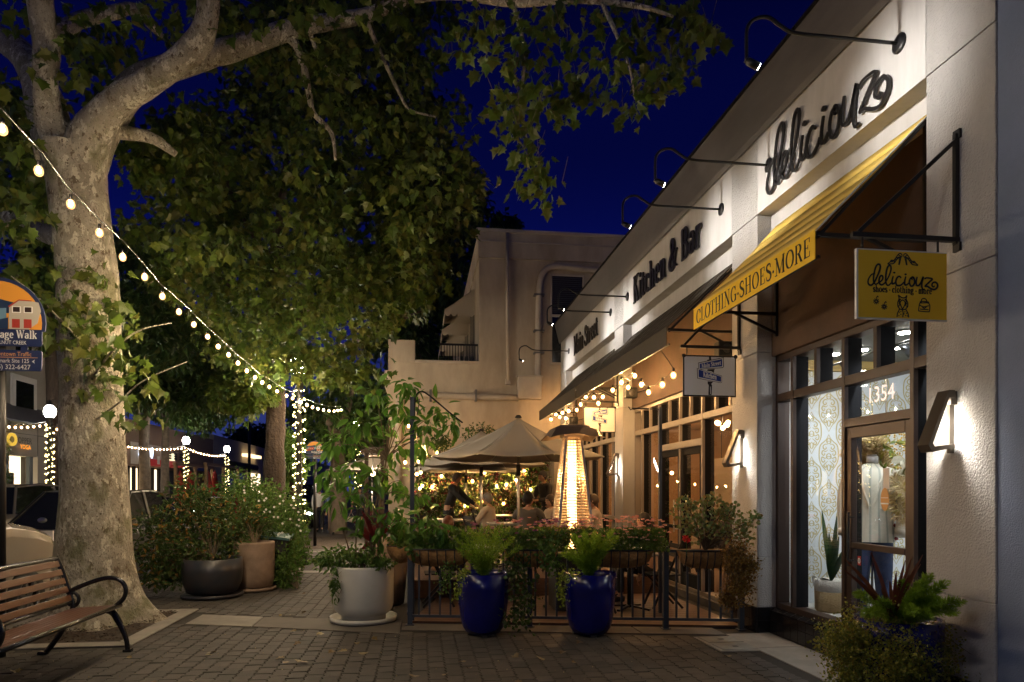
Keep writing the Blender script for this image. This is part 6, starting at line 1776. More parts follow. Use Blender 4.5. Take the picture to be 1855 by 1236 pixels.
D, N = blade_dirs(n, None, .2, .1); leaf_cloud('white_blooms', Pp, D, N, rng.uniform(.06, .11, n), ROUND, leaf_mat('cream_bloom', [(.6, .58, .45), (.66, .62, .5)], .3), df, kind='stuff')
q = MB()
for k in range(9):
    p = onX(1622 + (k % 2) * 5, 880 + k * 12, 4.5)
    q.ball(tuple(p), .030, 7, 5, sc=(1, 1, .6))
q.build('red_flower_strand', mat('dark_red', (.22, .02, .02), .6), df, kind='stuff')
q = MB(); q.tube([tuple(dfc), (dfc.x, dfc.y, 3.0)], .01, 5); q.build('hanger', m_twig, df)
# ================================================================== dressed mannequin
mx, my = 4.36, onX(1580, 900, 4.36).y
mq = thing('mannequin', 'headless mannequin in a striped beige blazer and blue jeans behind the boutique door', 'mannequin', (mx, my, .29))
zz = lambda y: onX(1580, y, mx).z
m_jacket = mat('striped_jacket', (.58, .54, .43), .85)
m_jstripe = mat('jacket_stripe', (.36, .37, .31), .85)
m_jeans = mat('blue_jeans', (.022, .035, .085), .8, var=(9, (.03, .05, .12)))
f = Vector((-.62, -.78, 0)).normalized(); s_ = Vector((f.y, -f.x, 0)) * -1
def body(rows, n, mi_fn, name, mats, parent, cap=True):
    """rows: (z, half width, half depth, forward shift)"""
    q = MB(); vs = []
    for z, w, d, sh in rows:
        for k in range(n):
            a = 2 * math.pi * k / n
            p = Vector((mx, my, z)) + s_ * (w * math.cos(a)) + f * (d * math.sin(a) + sh); vs.append(p)
    fs = [(i * n + k, i * n + (k + 1) % n, (i + 1) * n + (k + 1) % n, (i + 1) * n + k) for i in range(len(rows) - 1) for k in range(n)]
    q.add(vs, fs, 0, True)
    for i_, fa in enumerate(fs): q.m[i_] = mi_fn(fa[0] % n, fa[0] // n)
    return q.build(name, mats, parent)
sh = 1.84
body([(1.10, .205, .135, 0), (1.2, .20, .13, 0), (1.38, .185, .12, 0), (1.5, .19, .125, .005), (1.62, .205, .13, .01), (1.74, .215, .12, 0), (1.80, .19, .09, -.01), (1.84, .10, .07, -.02), (1.86, .062, .06, -.02)], 64, lambda k, i: 1 if k % 4 == 0 else 0, 'jacket', [m_jacket, m_jstripe], mq)
q = MB(); q.tube([Vector((mx, my, 1.84)) - f * .02, Vector((mx, my, 1.93)) - f * .01], .055, 14); q.tube([Vector((mx, my, 1.93)) - f * .01, Vector((mx, my, 1.945)) - f * .01], .045, 14); q.build('neck', mat('mannequin_grey', (.35, .33, .31), .4), mq)
for e in (-1, 1):
    q = MB(); q.tube(crv([Vector((mx, my, 1.78)) + s_ * (e * .185), Vector((mx, my, 1.55)) + s_ * (e * .245) - f * .01, Vector((mx, my, 1.30)) + s_ * (e * .25) + f * .04, Vector((mx, my, 1.19)) + s_ * (e * .24) + f * .08], 4), lerps([.07, .062, .052, .048], 13), 14); q.build('sleeve', m_jacket, mq)
    q = MB(); q.tube([Vector((mx, my, 1.22)) + s_ * (e * .243) + f * .07, Vector((mx, my, 1.165)) + s_ * (e * .24) + f * .09], .054, 14); q.build('cuff', mat('cuff_cream', (.50, .45, .36), .9) if e < 0 else bpy.data.materials['cuff_cream'], mq)
    q = MB(); q.tube(crv([Vector((mx, my, 1.14)) + s_ * (e * .085), Vector((mx, my, .85)) + s_ * (e * .095) + f * .015, Vector((mx, my, .50)) + s_ * (e * .10) - f * .01, Vector((mx, my, .42)) + s_ * (e * .10)], 4), lerps([.10, .085, .062, .058], 13), 14); q.build('jeans_leg', m_jeans, mq)
q = MB(); q.tube([Vector((mx, my, .30)) - f * .02, Vector((mx, my, 1.2)) - f * .02], .012, 8); q.lathe([(.18, 0), (.18, .012), (0, .014)], (mx, my, .29), 20); q.build('stand', m_chrome, mq)
q = MB()
for e in (-1, 1):
    a = Vector((mx, my, 1.83)) + s_ * (e * .075) + f * .05; c = Vector((mx, my, 1.42)) + s_ * (e * .015) + f * .135; w = Vector((mx, my, 1.70)) + s_ * (e * .10) + f * .135
    q.add([a, w, c, a.lerp(c, .5) + f * .03 - s_ * e * .02], [(0, 1, 2, 3)])
q.build('lapel', m_jacket, mq)

# ================================================================== bench (parallel to the kerb, facing the shops)
bx = thing('park_bench', 'dark iron park bench with brown wooden slats and looped arms beside the tree', 'bench', (-3.2, 6.2, 0))
YE = (5.18, 7.2)
for i in range(7):
    q = MB(); x = -2.945 - i * .060; q.box(x - .050, x, YE[0] + .03, YE[1] - .03, .452 - .004 * i, .474 - .004 * i); q.build('slat', m_wood, bx, bevel=.005)
for i in range(5):
    q = MB(); a = Vector((-3.375 - i * .027, 0, .520 + i * .083)); d = Vector((-.31, 0, .95)).normalized(); nr = Vector((d.z, 0, -d.x))
    vs = []
    for y in (YE[0] + .03, YE[1] - .03):
        for p in (a, a + d * .060, a + d * .060 + nr * .02, a + nr * .02): vs.append((p.x, y, p.z))
    q.add(vs, [(0, 1, 2, 3), (7, 6, 5, 4), (0, 4, 5, 1), (1, 5, 6, 2), (2, 6, 7, 3), (3, 7, 4, 0)]); q.build('slat', m_wood, bx, bevel=.004)
for (x, z, r) in ((-2.93, .462, .022), (-3.375, .50, .018), (-3.515, .935, .020), (-3.36, .41, .016)):
    q = MB(); q.tube([(x, YE[0], z), (x, YE[1], z)], r, 8); q.build('rail', m_iron, bx)
for y in YE:
    q = MB()
    q.tube(crv([(-3.62, y, .0), (-3.48, y, .20), (-3.37, y, .42), (-3.39, y, .58), (-3.46, y, .80), (-3.525, y, .95)], 4), [.026] * 21, 8, flat=.8); q.build('rear_leg', m_iron, bx)
    q = MB(); q.tube(crv([(-2.86, y, .0), (-2.88, y, .14), (-2.955, y, .32), (-3.03, y, .41), (-3.2, y, .425), (-3.37, y, .40)], 4), lerps([.024, .024, .034, .034, .026, .024], 21), 8, flat=.8); q.build('front_leg', m_iron, bx)
    q = MB(); q.tube(crv([(-3.42, y, .60), (-3.30, y, .655), (-3.14, y, .715), (-3.02, y, .735), (-2.92, y, .70), (-2.88, y, .62), (-2.90, y, .53), (-2.97, y, .46), (-3.0, y, .43)], 4), [.022] * 33, 8); q.build('armrest', m_iron, bx)
    q = MB(); q.tube(crv([(-3.42, y, .60), (-3.34, y, .59), (-3.31, y, .53), (-3.34, y, .47), (-3.40, y, .48)], 4), .018, 8); q.build('scroll', m_iron, bx)
    for x in (-3.63, -2.855):
        q = MB(); q.box(x - .045, x + .035, y - .035, y + .035, .0, .03); q.build('foot', m_iron, bx, bevel=.008)

# ================================================================== wayfinding sign on a post
def heritage(cx, cy, zc, W_, label, full=True, gap=0):
    """round picture panel over two navy plates; faces the camera side of the street"""
    t = thing('wayfinding_sign', label, 'sign', (cx, cy, 0), 'round topped street signs')
    k = W_ / 1.0; zc_ = zc
    q = MB(); q.tube([(cx, cy + .04, 0), (cx, cy + .04, zc + .52 * k)], .045, 10); q.build('post', m_black, t)
    def circ(r, n=36, y0=-.10):
        return [(r * math.cos(2 * math.pi * i / n), max(y0, r * math.sin(2 * math.pi * i / n))) for i in range(n)]
    def plate(poly, z, d, m, nm, th=.02):
        if d > .022 and z == zc_: poly = [(px_, (py_ + .30) * .70 - .07) for px_, py_ in poly]
        q = MB(); q.prism([(x * k, y * k) for x, y in poly], (cx, cy - d, z), (1, 0, 0), (0, 0, 1), (0, -th, 0)); return q.build(nm, m, t)
    m_or, m_hill, m_red, m_cream, m_bl = [bpy.data.materials.get(n_) or mat(n_, c_, .5) for n_, c_ in (('print_orange', (.62, .27, .03)), ('print_hill', (.012, .03, .075)), ('print_red', (.33, .035, .02)), ('print_cream', (.40, .37, .30)), ('print_blue', (.13, .24, .33)))]
    plate(circ(.5, 40, -.09), zc_, 0, m_navy, 'round_rim')
    plate(circ(.462, 40, -.07), zc_, .0205, m_or, 'picture', .002)
    def clip(poly):
        return [(max(-.46, min(.46, x)), y) for x, y in poly]
    plate([(-.445, -.05), (-.44, .1), (-.2, .12), (.0, .18), (.18, .12), (.45, .06), (.452, -.05)], zc_, .0226, m_hill, 'hill', .001)
    plate([(-.452, -.10), (-.35, .03), (.0, .02), (.10, .03), (.10, -.18), (-.30, -.22), (-.42, -.2)], zc_, .0237, m_bl, 'row_of_houses', .001)
    plate([(-.40, -.20), (-.30, .0), (-.12, .02), (-.02, -.02), (-.02, -.16), (-.36, -.30)], zc_, .0248, m_red, 'red_house', .001)
    plate([(-.36, -.30), (.12, -.12), (.12, -.30)], zc_, .0259, m_hill, 'painted_road', .001)
    plate([(.13, -.30), (.13, .06), (.23, .16), (.34, .15), (.43, .13), (.455, .0), (.42, -.2), (.33, -.30)], zc_, .0259, m_cream, 'cream_house', .001)
    plate([(.12, .06), (.23, .17), (.36, .16), (.36, .145), (.23, .15), (.13, .04)], zc_, .027, m_red, 'roof_line', .001)
    for x0 in (.16, .28):
        plate([(x0, -.28), (x0 + .08, -.28), (x0 + .08, -.14), (x0, -.14)], zc_, .027, m_red, 'door', .001)
        plate([(x0, -.04), (x0 + .09, -.04), (x0 + .09, .06), (x0, .06)], zc_, .027, m_white, 'window_frame', .001)
        plate([(x0 + .01, -.03), (x0 + .08, -.03), (x0 + .08, .05), (x0 + .01, .05)], zc_, .0281, m_bronze, 'window', .001)
    for x0 in (-.33, -.24, -.15): plate([(x0, -.14), (x0 + .05, -.13), (x0 + .05, -.06), (x0, -.07)], zc_, .027, m_cream, 'window_frame', .001)
    z1 = zc_ - .165 * k
    plate([(-.5, -.092), (.44, -.092), (.46, -.072), (.46, .092), (-.5, .092)], z1, .001, m_navy, 'name_plate')
    z2 = zc_ - .415 * k
    plate([(-.5, -.115), (.44, -.115), (.46, -.095), (.46, .10), (.44, .115), (-.5, .115)], z2, .001, m_navy, 'info_plate')
    q = MB(); q.box(cx + .24 * k, cx + .31 * k, cy - .015, cy + .0, z2 + .114 * k, z1 - .091 * k); q.box(cx - .31 * k, cx - .24 * k, cy - .015, cy + .0, z2 + .114 * k, z1 - .091 * k); q.build('link', m_navy, t, kind='stuff')
    def line(s_, h, x1, z, m, ser=False, w=None):
        o = (cx + (x1 - w) * k, cy - .0225, z)
        mb = serif_one(s_, h * k, o, (1, 0, 0), (0, 0, 1), (0, -.001, 0), .15, .06, target=w * k) if ser else None
        if mb is None:
            mb = sans(s_, h * k, (0, 0, 0), (1, 0, 0), (0, 0, 1)); lo, hi = mb.bounds(); sc_ = w * k / (hi[0] - lo[0])
            mb.v = [(o[0] + (v[0] - lo[0]) * sc_, o[1], z + v[2]) for v in mb.v]
        mb.build('lettering', m, t, kind='stuff')
    m_lw = bpy.data.materials.get('letter_white') or mat('letter_white', (.62, .62, .60), .5)
    m_lo = bpy.data.materials.get('letter_orange') or mat('letter_orange', (.62, .29, .10), .5)
    line('Heritage Walk', .088, .415, z1 - .005 * k, m_lw, True, .60)
    line('WALNUT CREEK', .042, .305, z1 - .072 * k, m_lw, False, .36)
    line('Downtown Traffic', .05, .355, z2 + .048 * k, m_lo, False, .42)
    q = MB(); q.box(cx - .45 * k, cx + .42 * k, cy - .0232, cy - .0222, z2 + .030 * k, z2 + .035 * k); q.build('rule', m_lo, t)
    line('Landmark Site 125', .046, .33, z2 - .026 * k, m_lw, False, .41)
    line('(925) 322-6427', .054, .345, z2 - .098 * k, m_lw, False, .42)
    q = MB(); q.prism([(.0, 0), (.03 * k, .022 * k), (.022 * k, 0), (.03 * k, -.022 * k)], (cx + .36 * k, cy - .0225, z2 - .01 * k), (1, 0, 0), (0, 0, 1), (0, -.001, 0)); q.build('arrow_mark', m_lw, t)
    return t
pS = at(-4, 585, 6.5)
heritage(pS.x, pS.y, pS.z + .0, .86, 'near Heritage Walk sign with a round town picture, cut by the left picture edge')
pS2 = at(570, 815, 19.5)
heritage(pS2.x, pS2.y, pS2.z, .50, 'far Heritage Walk sign with a round orange top beyond the lit lamp post')
# ================================================================== trees
def region(poly, n, t0, t1):
    xs = [p[0] for p in poly]; ys = [p[1] for p in poly]; out = []
    while len(out) < n:
        x, y = random.uniform(min(xs), max(xs)), random.uniform(min(ys), max(ys))
        if in_poly(x, y, poly): out.append(at(x, y, random.uniform(t0, t1)))
    return out
def clusters(pts, per, r, smin, smax, droop=.75, flat=.62):
    P_, D_, N_, S_ = [], [], [], []
    for p in pts:
        n = max(4, int(per * random.uniform(.6, 1.4)))
        o = rand_dirs(n) * (rng.random((n, 1)) ** .55) * r * np.array([1.1, 1.1, .8])
        d, nn = blade_dirs(n, o / r, droop, flat)
        P_.append(np.array(p) + o); D_.append(d); N_.append(nn); S_.append(rng.uniform(smin, smax, n))
    return [np.concatenate(a) for a in (P_, D_, N_, S_)]
def cat(*cs): return [np.concatenate([c[i] for c in cs]) for i in range(4)]
def limb(name, parent, pts, radii, m, n=12, wob=.03, ph=0):
    L = crv(pts, 6); rs = lerps(radii, len(L)); vs = []
    q = MB(); q.tube(L, rs, n)
    q.v = [tuple(Vector(v) + Vector((noise.noise((v[0] * 4 + ph, v[1] * 4, v[2] * 2)), noise.noise((v[0] * 4, v[1] * 4 + 9, v[2] * 2)), 0)) * wob) for v in q.v]
    return q.build(name, m, parent)
tA = thing('sycamore_tree', 'large mottled-bark sycamore with forked limbs and big lobed leaves beside the bench', 'tree', (-3.81, 8.79, 0))
tt = 8.25
path = [(-3.84, 8.82, -.03)] + [tuple(at(x, y, tt)) for x, y in ((176, 1085), (172, 1000), (170, 900), (168, 800), (166, 700), (162, 600), (158, 500), (150, 420), (141, 340), (132, 275))]
rad = [.60, .47, .415, .365, .345, .338, .338, .338, .325, .330, .36]
L = crv(path, 7); rs = lerps(rad, len(L)); n = 40; q = MB(); vs = []
for i, c in enumerate(L):
    fl = max(0, (.75 - c.z) / .75) ** 1.6
    for k in range(n):
        a = 2 * math.pi * k / n
        lob = .50 * max(0, math.cos(a - .15)) ** 9 + .20 * max(0, math.cos(a + 1.25)) ** 7 + .25 * max(0, math.cos(a - 2.4)) ** 6 + .22 * max(0, math.cos(a + 2.6)) ** 7 - .10
        r = rs[i] * (1 + fl * (lob - .05)) * (1 + .05 * noise.noise((math.cos(a) * 1.2, math.sin(a) * 1.2, c.z * 1.1)) + .016 * noise.noise((math.cos(a) * 5, math.sin(a) * 5, c.z * 4)))
        vs.append((c.x + r * math.cos(a), c.y + r * math.sin(a), c.z))
q.add(vs, [(i * n + k, i * n + (k + 1) % n, (i + 1) * n + (k + 1) % n, (i + 1) * n + k) for i in range(len(L) - 1) for k in range(n)], 0, True)
q.build('trunk', m_syc, tA)
def ap(*l): return [at(x, y, t_) for x, y, t_ in l]
K_ = 8.25 / 1237
LIMBS = [
 (ap((128, 330, 8.25), (112, 265, 8.2), (88, 215, 8.1), (80, 150, 8.0), (84, 90, 8.0), (74, 20, 7.9), (62, -90, 7.8)), [36 * K_, 32 * K_, 25 * K_, 21 * K_, 20 * K_, 20 * K_, 18 * K_]),
 (ap((145, 320, 8.25), (165, 245, 8.15), (205, 190, 8.05), (280, 142, 7.9), (340, 98, 7.8), (372, 50, 7.7), (378, -20, 7.6), (372, -110, 7.5)), [42 * K_, 34 * K_, 26 * K_, 23 * K_, 21 * K_, 20 * K_, 18 * K_, 16 * K_]),
 (ap((150, 300, 8.4), (190, 215, 8.6), (250, 150, 8.8), (330, 115, 9.0), (440, 82, 9.2), (520, 55, 9.3), (600, 38, 9.4), (680, 22, 9.4), (735, -5, 9.4), (790, -60, 9.4)), [40 * K_, 34 * K_, 28 * K_, 24 * K_, 22 * K_, 19 * K_, 16 * K_, 14 * K_, 12 * K_, 8 * K_]),
 (ap((170, 290, 8.5), (190, 240, 8.6), (240, 243, 8.7), (285, 255, 8.8), (318, 280, 8.9)), [24 * K_, 16 * K_, 12 * K_, 10 * K_, 6 * K_]),
 (ap((110, 290, 8.5), (70, 150, 9.0), (30, 90, 9.4), (-20, 60, 9.8), (-80, 30, 10)), [40 * K_, 30 * K_, 27 * K_, 24 * K_, 20 * K_]),
 (ap((105, 60, 9.2), (150, 35, 9.5), (200, 24, 9.8), (245, 16, 10), (275, 48, 10.2), (295, 66, 10.3)), [16 * K_, 16 * K_, 15 * K_, 12 * K_, 9 * K_, 5 * K_]),
 (ap((515, 62, 9.3), (538, 85, 9.4), (552, 130, 9.5), (560, 170, 9.6), (568, 205, 9.7), (600, 240, 9.8), (608, 290, 9.9)), [9 * K_, 9 * K_, 8 * K_, 7 * K_, 6 * K_, 5 * K_, 3 * K_]),
 (ap((660, 30, 9.4), (680, 75, 9.6), (700, 120, 9.8), (722, 165, 10), (742, 198, 10.2), (790, 212, 10.3)), [6 * K_, 5 * K_, 4.5 * K_, 4 * K_, 3 * K_, 2 * K_]),
 (ap((560, 55, 9.4), (575, 95, 9.6), (595, 125, 9.8), (640, 150, 10)), [5 * K_, 4 * K_, 3 * K_, 2 * K_]),
 (ap((130, 440, 8.7), (80, 420, 9), (40, 395, 9.4), (-10, 400, 9.8)), [22 * K_, 20 * K_, 17 * K_, 14 * K_]),
 (ap((735, -5, 9.4), (820, -10, 8.6), (930, 5, 7.8), (1040, 0, 7.2), (1150, 10, 6.8), (1220, 30, 6.6)), [12 * K_, 9 * K_, 7 * K_, 5 * K_, 4 * K_, 2 * K_]),
 (ap((930, 5, 7.8), (950, 90, 7.6), (945, 180, 7.6), (955, 260, 7.5)), [4 * K_, 3 * K_, 2 * K_, 1.2 * K_]),
 (ap((1090, 2, 7.0), (1120, 70, 6.9), (1140, 120, 6.8), (1150, 180, 6.8)), [4 * K_, 3 * K_, 2 * K_, 1.2 * K_]),
 (ap((165, 640, 8.0), (120, 590, 7.6), (70, 540, 7.5), (20, 500, 7.3)), [2 * K_, 1.6 * K_, 1.2 * K_, .8 * K_]),
 (ap((165, 690, 8.0), (200, 640, 7.6), (250, 600, 7.5), (310, 585, 7.4)), [2.4 * K_, 2 * K_, 1.4 * K_, .8 * K_]),
 (ap((175, 760, 8.0), (215, 730, 7.7), (260, 690, 7.6), (340, 655, 7.6)), [2 * K_, 1.6 * K_, 1.2 * K_, .8 * K_]),
]
for i, (pts, rr) in enumerate(LIMBS): limb('limb', tA, pts, rr, m_syc, 14 if rr[0] > .15 else 7, .03 if rr[0] > .15 else .006, i)
front = [(20, 470), (45, 500), (85, 500), (12, 520), (60, 545), (105, 545), (35, 580), (95, 590), (140, 590), (160, 625), (185, 640), (210, 560), (205, 610), (235, 640), (265, 555), (285, 600), (255, 690), (300, 580), (322, 655), (220, 715), (228, 760), (150, 660), (190, 590), (120, 615), (240, 590), (335, 660), (180, 500), (60, 470), (130, 560), (245, 530), (175, 690), (215, 665)]
cA = clusters([at(x, y, random.uniform(7.3, 7.9)) for x, y in front], 13, .30, .07, .17, .7, .25)
top = [(95, 30), (130, 60), (140, 110), (160, 130), (175, 165), (190, 20), (240, 20), (300, 20), (105, 130), (108, 175), (330, 30), (420, 40), (470, 20), (560, 10), (640, 20), (720, 15), (725, 30), (540, 30), (400, 15), (20, 30), (40, 210), (30, 260), (60, 340), (40, 400), (20, 360), (70, 380)]
cB = clusters([at(x, y, random.uniform(7.6, 8.8)) for x, y in top], 17, .26, .10, .16, .8, .35)
tuft = [(1000, 60), (1030, 90), (1070, 60), (1110, 30), (1150, 40), (1190, 20), (1230, 40), (1250, 70), (1270, 60), (1288, 55), (1170, 80), (1200, 110), (1150, 120), (1180, 150), (1120, 90), (1090, 110), (1210, 150), (1235, 130), (1040, 150), (1060, 165), (1010, 180), (1030, 205), (970, 150), (950, 110), (930, 60), (900, 30), (870, 60), (890, 110), (940, 180), (960, 210), (1000, 200), (960, 260), (950, 300), (975, 300), (985, 335), (940, 340), (995, 360), (930, 250), (1140, 180), (1152, 205), (860, 20), (840, 90), (1080, 20), (1020, 20), (1250, 20), (980, 30), (910, 160), (925, 210)]
cC = clusters([at(x, y, random.uniform(6.3, 7.6)) for x, y in tuft], 17, .20, .065, .145, 1.0, .3)
mid_poly = [(250, 190), (330, 130), (500, 95), (700, 60), (800, 130), (850, 230), (870, 330), (800, 420), (560, 460), (330, 470), (215, 420), (230, 330), (330, 300)]
cD = clusters(region(mid_poly, 95, 9, 12.5), 19, .36, .07, .155, .8, .35)
cG = clusters(region([(380, -30), (790, -30), (800, 100), (760, 150), (600, 130), (450, 125), (375, 60)], 120, 10.5, 15) + region([(-10, 110), (75, 200), (70, 430), (-10, 430)], 34, 9.5, 12) + region([(240, 230), (340, 190), (430, 330), (260, 440)], 46, 11, 14) + region([(130, 60), (250, 30), (330, 60), (250, 130), (150, 130)], 8, 10, 12), 22, .42, .11, .2, .8, .35)
_bs = np.array([onX(x, y, -2.5) for x, y in ((180, 422), (222, 466), (262, 502), (294, 537), (324, 565), (351, 588), (376, 610), (395, 628), (414, 643), (431, 658), (447, 672), (462, 684))])
_k = np.min(np.linalg.norm(cA[0][:, None] - _bs[None], axis=2), 1) > .72
cA = [a[_k] for a in cA]
leaf_cloud('leaves', *cat(cA, cB, cC, cD, cG), MAPLE, lf_syc, tA, singles=300, kind='stuff')
tw = MB()
for pts, c in ((front, cA), (top, cB), (tuft, cC)):
    pass
for i in range(0, len(cC[0]), 9):
    p = cC[0][i]; e = p + np.array([random.uniform(-.12, .12), random.uniform(-.1, .1), random.uniform(.1, .3)])
    tw.tube([tuple(p), tuple(e)], .0035, 4, cap=False)
for i in range(0, len(cA[0]), 12):
    p = cA[0][i]; e = p + np.array([random.uniform(-.05, .05), random.uniform(.02, .15), random.uniform(-.02, .2)])
    tw.tube([tuple(p), tuple(e)], .003, 4, cap=False)
tw.build('twigs', m_twig, tA, kind='stuff')

# second street tree: furrowed trunk, big crown over the walk
tB = thing('street_tree', 'second tall street tree with dark furrowed bark and a wide crown over the walkway', 'tree', (-3.6, 17.4, 0))
pB = [(-3.62, 17.45, -.02), tuple(at(497, 900, 17.2)), tuple(at(497, 800, 17.2)), tuple(at(499, 730, 17.2)), tuple(at(500, 640, 17.2)), tuple(at(495, 520, 17.0)), tuple(at(505, 400, 16.8)), tuple(at(520, 280, 16.6))]
limb('trunk', tB, pB, [.34, .27, .245, .235, .22, .18, .13, .06], m_bark, 20, .05)
for pts, rr in (((( 500, 640, 17.2), (560, 560, 16.2), (620, 500, 15.4), (690, 440, 14.6), (740, 400, 14.2)), (.13, .10, .08, .05, .02)), (((500, 600, 17.2), (440, 540, 16.5), (380, 480, 16), (320, 420, 15.5)), (.12, .09, .06, .03)), (((500, 520, 17), (590, 400, 16.5), (660, 330, 16), (720, 250, 15.6)), (.11, .08, .05, .02)),
                (((500, 480, 17), (430, 380, 16.5), (400, 280, 16), (390, 200, 16)), (.10, .07, .05, .02)), (((500, 660, 17.2), (590, 640, 15.6), (680, 600, 14.6), (770, 560, 14)), (.09, .07, .05, .02)), (((498, 690, 17.2), (450, 670, 16.4), (410, 640, 16)), (.06, .04, .02))):
    limb('limb', tB, ap(*pts), list(rr), m_bark, 8, .02)
crown = [(250, 450), (300, 330), (380, 200), (480, 120), (620, 110), (740, 130), (800, 230), (840, 330), (850, 390), (810, 430), (790, 460), (770, 520), (740, 540), (720, 560), (710, 600), (690, 610), (680, 630), (650, 640), (690, 690), (640, 705), (560, 690), (520, 695), (430, 700), (400, 650), (350, 560), (290, 510)]
def at_closer(p): return CAM + (p - CAM) * (random.uniform(12.5, 14.6) / max(1.0, (p.x * SY + p.y * CY)))
low = [(270, 470), (420, 420), (600, 400), (740, 400), (790, 430), (755, 500), (715, 540), (720, 580), (690, 600), (655, 630), (645, 670), (600, 690), (560, 680), (510, 690), (430, 690), (400, 640), (350, 560)]
cE = clusters(region(low, 175, 11.2, 13.8), 31, .36, .07, .155, .8, .35)
cF = clusters([p if p.x < -1.6 else at_closer(p) for p in region(crown, 260, 15.2, 19.5)], 52, .58, .11, .22)
lampg = np.array((-2.56, 15.1, 4.3))
def clear(c):
    k = (np.linalg.norm(c[0] - lampg, axis=1) > 1.0) & ~((c[0][:, 1] > 14.9) & (c[0][:, 2] < 6.2) & (c[0][:, 0] > -2.7))
    return [a[k] for a in c]
cE, cF = clear(cE), clear(cF)
leaf_cloud('leaves', *cat(cE, cF), MAPLE_S, lf_syc, tB, singles=150, kind='stuff')

def far_tree(name, label, trunk, limbs, polys, m=None, s=(.18, .32), tpl=None, bark=None, group=None):
    t = thing(name, label, 'tree', (trunk[0][0][0], trunk[0][0][1], 0), group)
    limb('trunk', t, trunk[0], trunk[1], bark or m_bark, 10, .03)
    for pts, rr in limbs: limb('limb', t, ap(*pts), rr, bark or m_bark, 6, .01)
    cs = [clusters(region(pl, k, t0, t1), per, r, *s) for pl, k, t0, t1, per, r in polys]
    leaf_cloud('crown', *cat(*cs), tpl or DIAM, m or lf_dark, t, kind='stuff')
m_greybark = mat('grey_bark', (.17, .13, .10), .9, bump=(16, .6, .03), var=(5, (.10, .08, .06)))
def gnd(px, t_): 
    r = ray(px, 888); return Vector((r.x * t_, r.y * t_, -.05))
far_tree('far_tree', 'many-limbed tree before the lit shops across the street', ([gnd(262, 37), at(262, 860, 37), at(261, 800, 37), at(262, 770, 37)], [.36, .30, .27, .25]),
         [(((262, 790, 37), (250, 750, 37), (238, 730, 37), (225, 715, 37)), [.22, .17, .13, .08]), (((262, 785, 37), (268, 740, 37), (275, 705, 37), (290, 660, 37)), [.22, .17, .12, .06]), (((268, 755, 37), (295, 738, 37), (318, 712, 37), (345, 695, 37)), [.13, .10, .07, .04])],
         [([(215, 720), (240, 600), (300, 560), (400, 580), (440, 650), (435, 720), (400, 770), (330, 770), (300, 740), (250, 725)], 150, 34, 42, 55, 1.0)], lf_dark, (.28, .5), bark=m_greybark)
far_tree('far_tree', 'thin straight tree just right of the many-limbed one across the street', ([gnd(299, 40), at(299, 850, 40), at(300, 780, 40), at(301, 700, 40)], [.28, .24, .2, .1]), [(((300, 760, 40), (285, 730, 40), (275, 700, 40)), [.12, .08, .04])],
         [([(260, 700), (280, 600), (340, 580), (380, 680), (330, 760), (280, 750)], 50, 39, 46, 55, 1.1)], lf_dark, (.3, .5), bark=m_greybark)
far_tree('far_tree', 'dark tree rising between the white building and the big sycamore', ([gnd(101, 26), at(101, 860, 26), at(98, 750, 26), at(94, 640, 26), at(88, 560, 26)], [.32, .28, .26, .22, .1]), [(((96, 690, 26), (110, 620, 26), (125, 560, 26)), [.15, .1, .05])],
         [([(30, 300), (120, 290), (140, 420), (130, 600), (100, 640), (84, 600), (40, 480)], 70, 24, 30, 55, .9), ([(215, 430), (260, 420), (330, 560), (340, 660), (230, 640), (212, 560)], 60, 24, 30, 55, .9)], lf_dark, (.22, .4))
far_tree('far_tree', 'tree with pale curving limbs behind the far Heritage sign', ([gnd(612, 25), at(613, 880, 25), at(611, 820, 25), at(606, 785, 25), at(596, 765, 25), at(584, 750, 25)], [.34, .30, .27, .22, .15, .08]), [(((608, 800, 25), (616, 770, 25), (630, 745, 25), (640, 700, 25)), [.2, .15, .1, .05])],
         [([(530, 740), (560, 690), (640, 660), (705, 690), (700, 790), (640, 830), (560, 830), (520, 800)], 110, 24, 34, 50, .8), ([(640, 740), (700, 730), (702, 880), (640, 900)], 40, 27, 34, 50, .7)], lf_dark, (.2, .34), bark=m_greybark)
far_tree('far_tree', 'tall dark tree standing behind the terrace of the stucco building', ([gnd(770, 38), at(770, 800, 38), at(768, 600, 38), at(765, 350, 38)], [.5, .4, .3, .1]), [],
         [([(690, 620), (700, 380), (760, 250), (850, 330), (880, 420), (866, 560), (850, 640), (720, 660)], 190, 32, 42, 60, 1.1), ([(878, 420), (895, 388), (915, 390), (935, 415), (935, 424)], 10, 40, 44, 60, .6)], lf_dark, (.3, .55))
far_tree('far_tree', 'low dark trees at the end of the street right of the tall signal pole', ([gnd(455, 130), at(455, 850, 130)], [.5, .3]), [], [([(418, 800), (435, 780), (470, 778), (520, 785), (520, 812), (420, 815)], 60, 120, 140, 40, 2.2)], lf_dark, (.8, 1.4))
far_tree('far_tree', 'round green street tree lit by the bulbs left of the tall lamp post', ([gnd(450, 20), at(450, 880, 20)], [.1, .06]), [], [([(395, 690), (440, 680), (480, 700), (490, 740), (440, 745), (400, 730)], 26, 15, 16.4, 55, .35)], lf_syc, (.13, .2), MAPLE_S)
far_tree('far_tree', 'bushy tree close behind the lamp post below the string lights', ([gnd(530, 19), at(530, 840, 19)], [.12, .08]), [], [([(505, 790), (530, 775), (538, 800), (538, 870), (510, 880)], 18, 18, 20, 60, .35)], lf_mid, (.12, .2))
t = thing('street_conifer', 'small dark green conifer at the left edge before the yoga shop', 'tree', tuple(gnd(4, 21)))
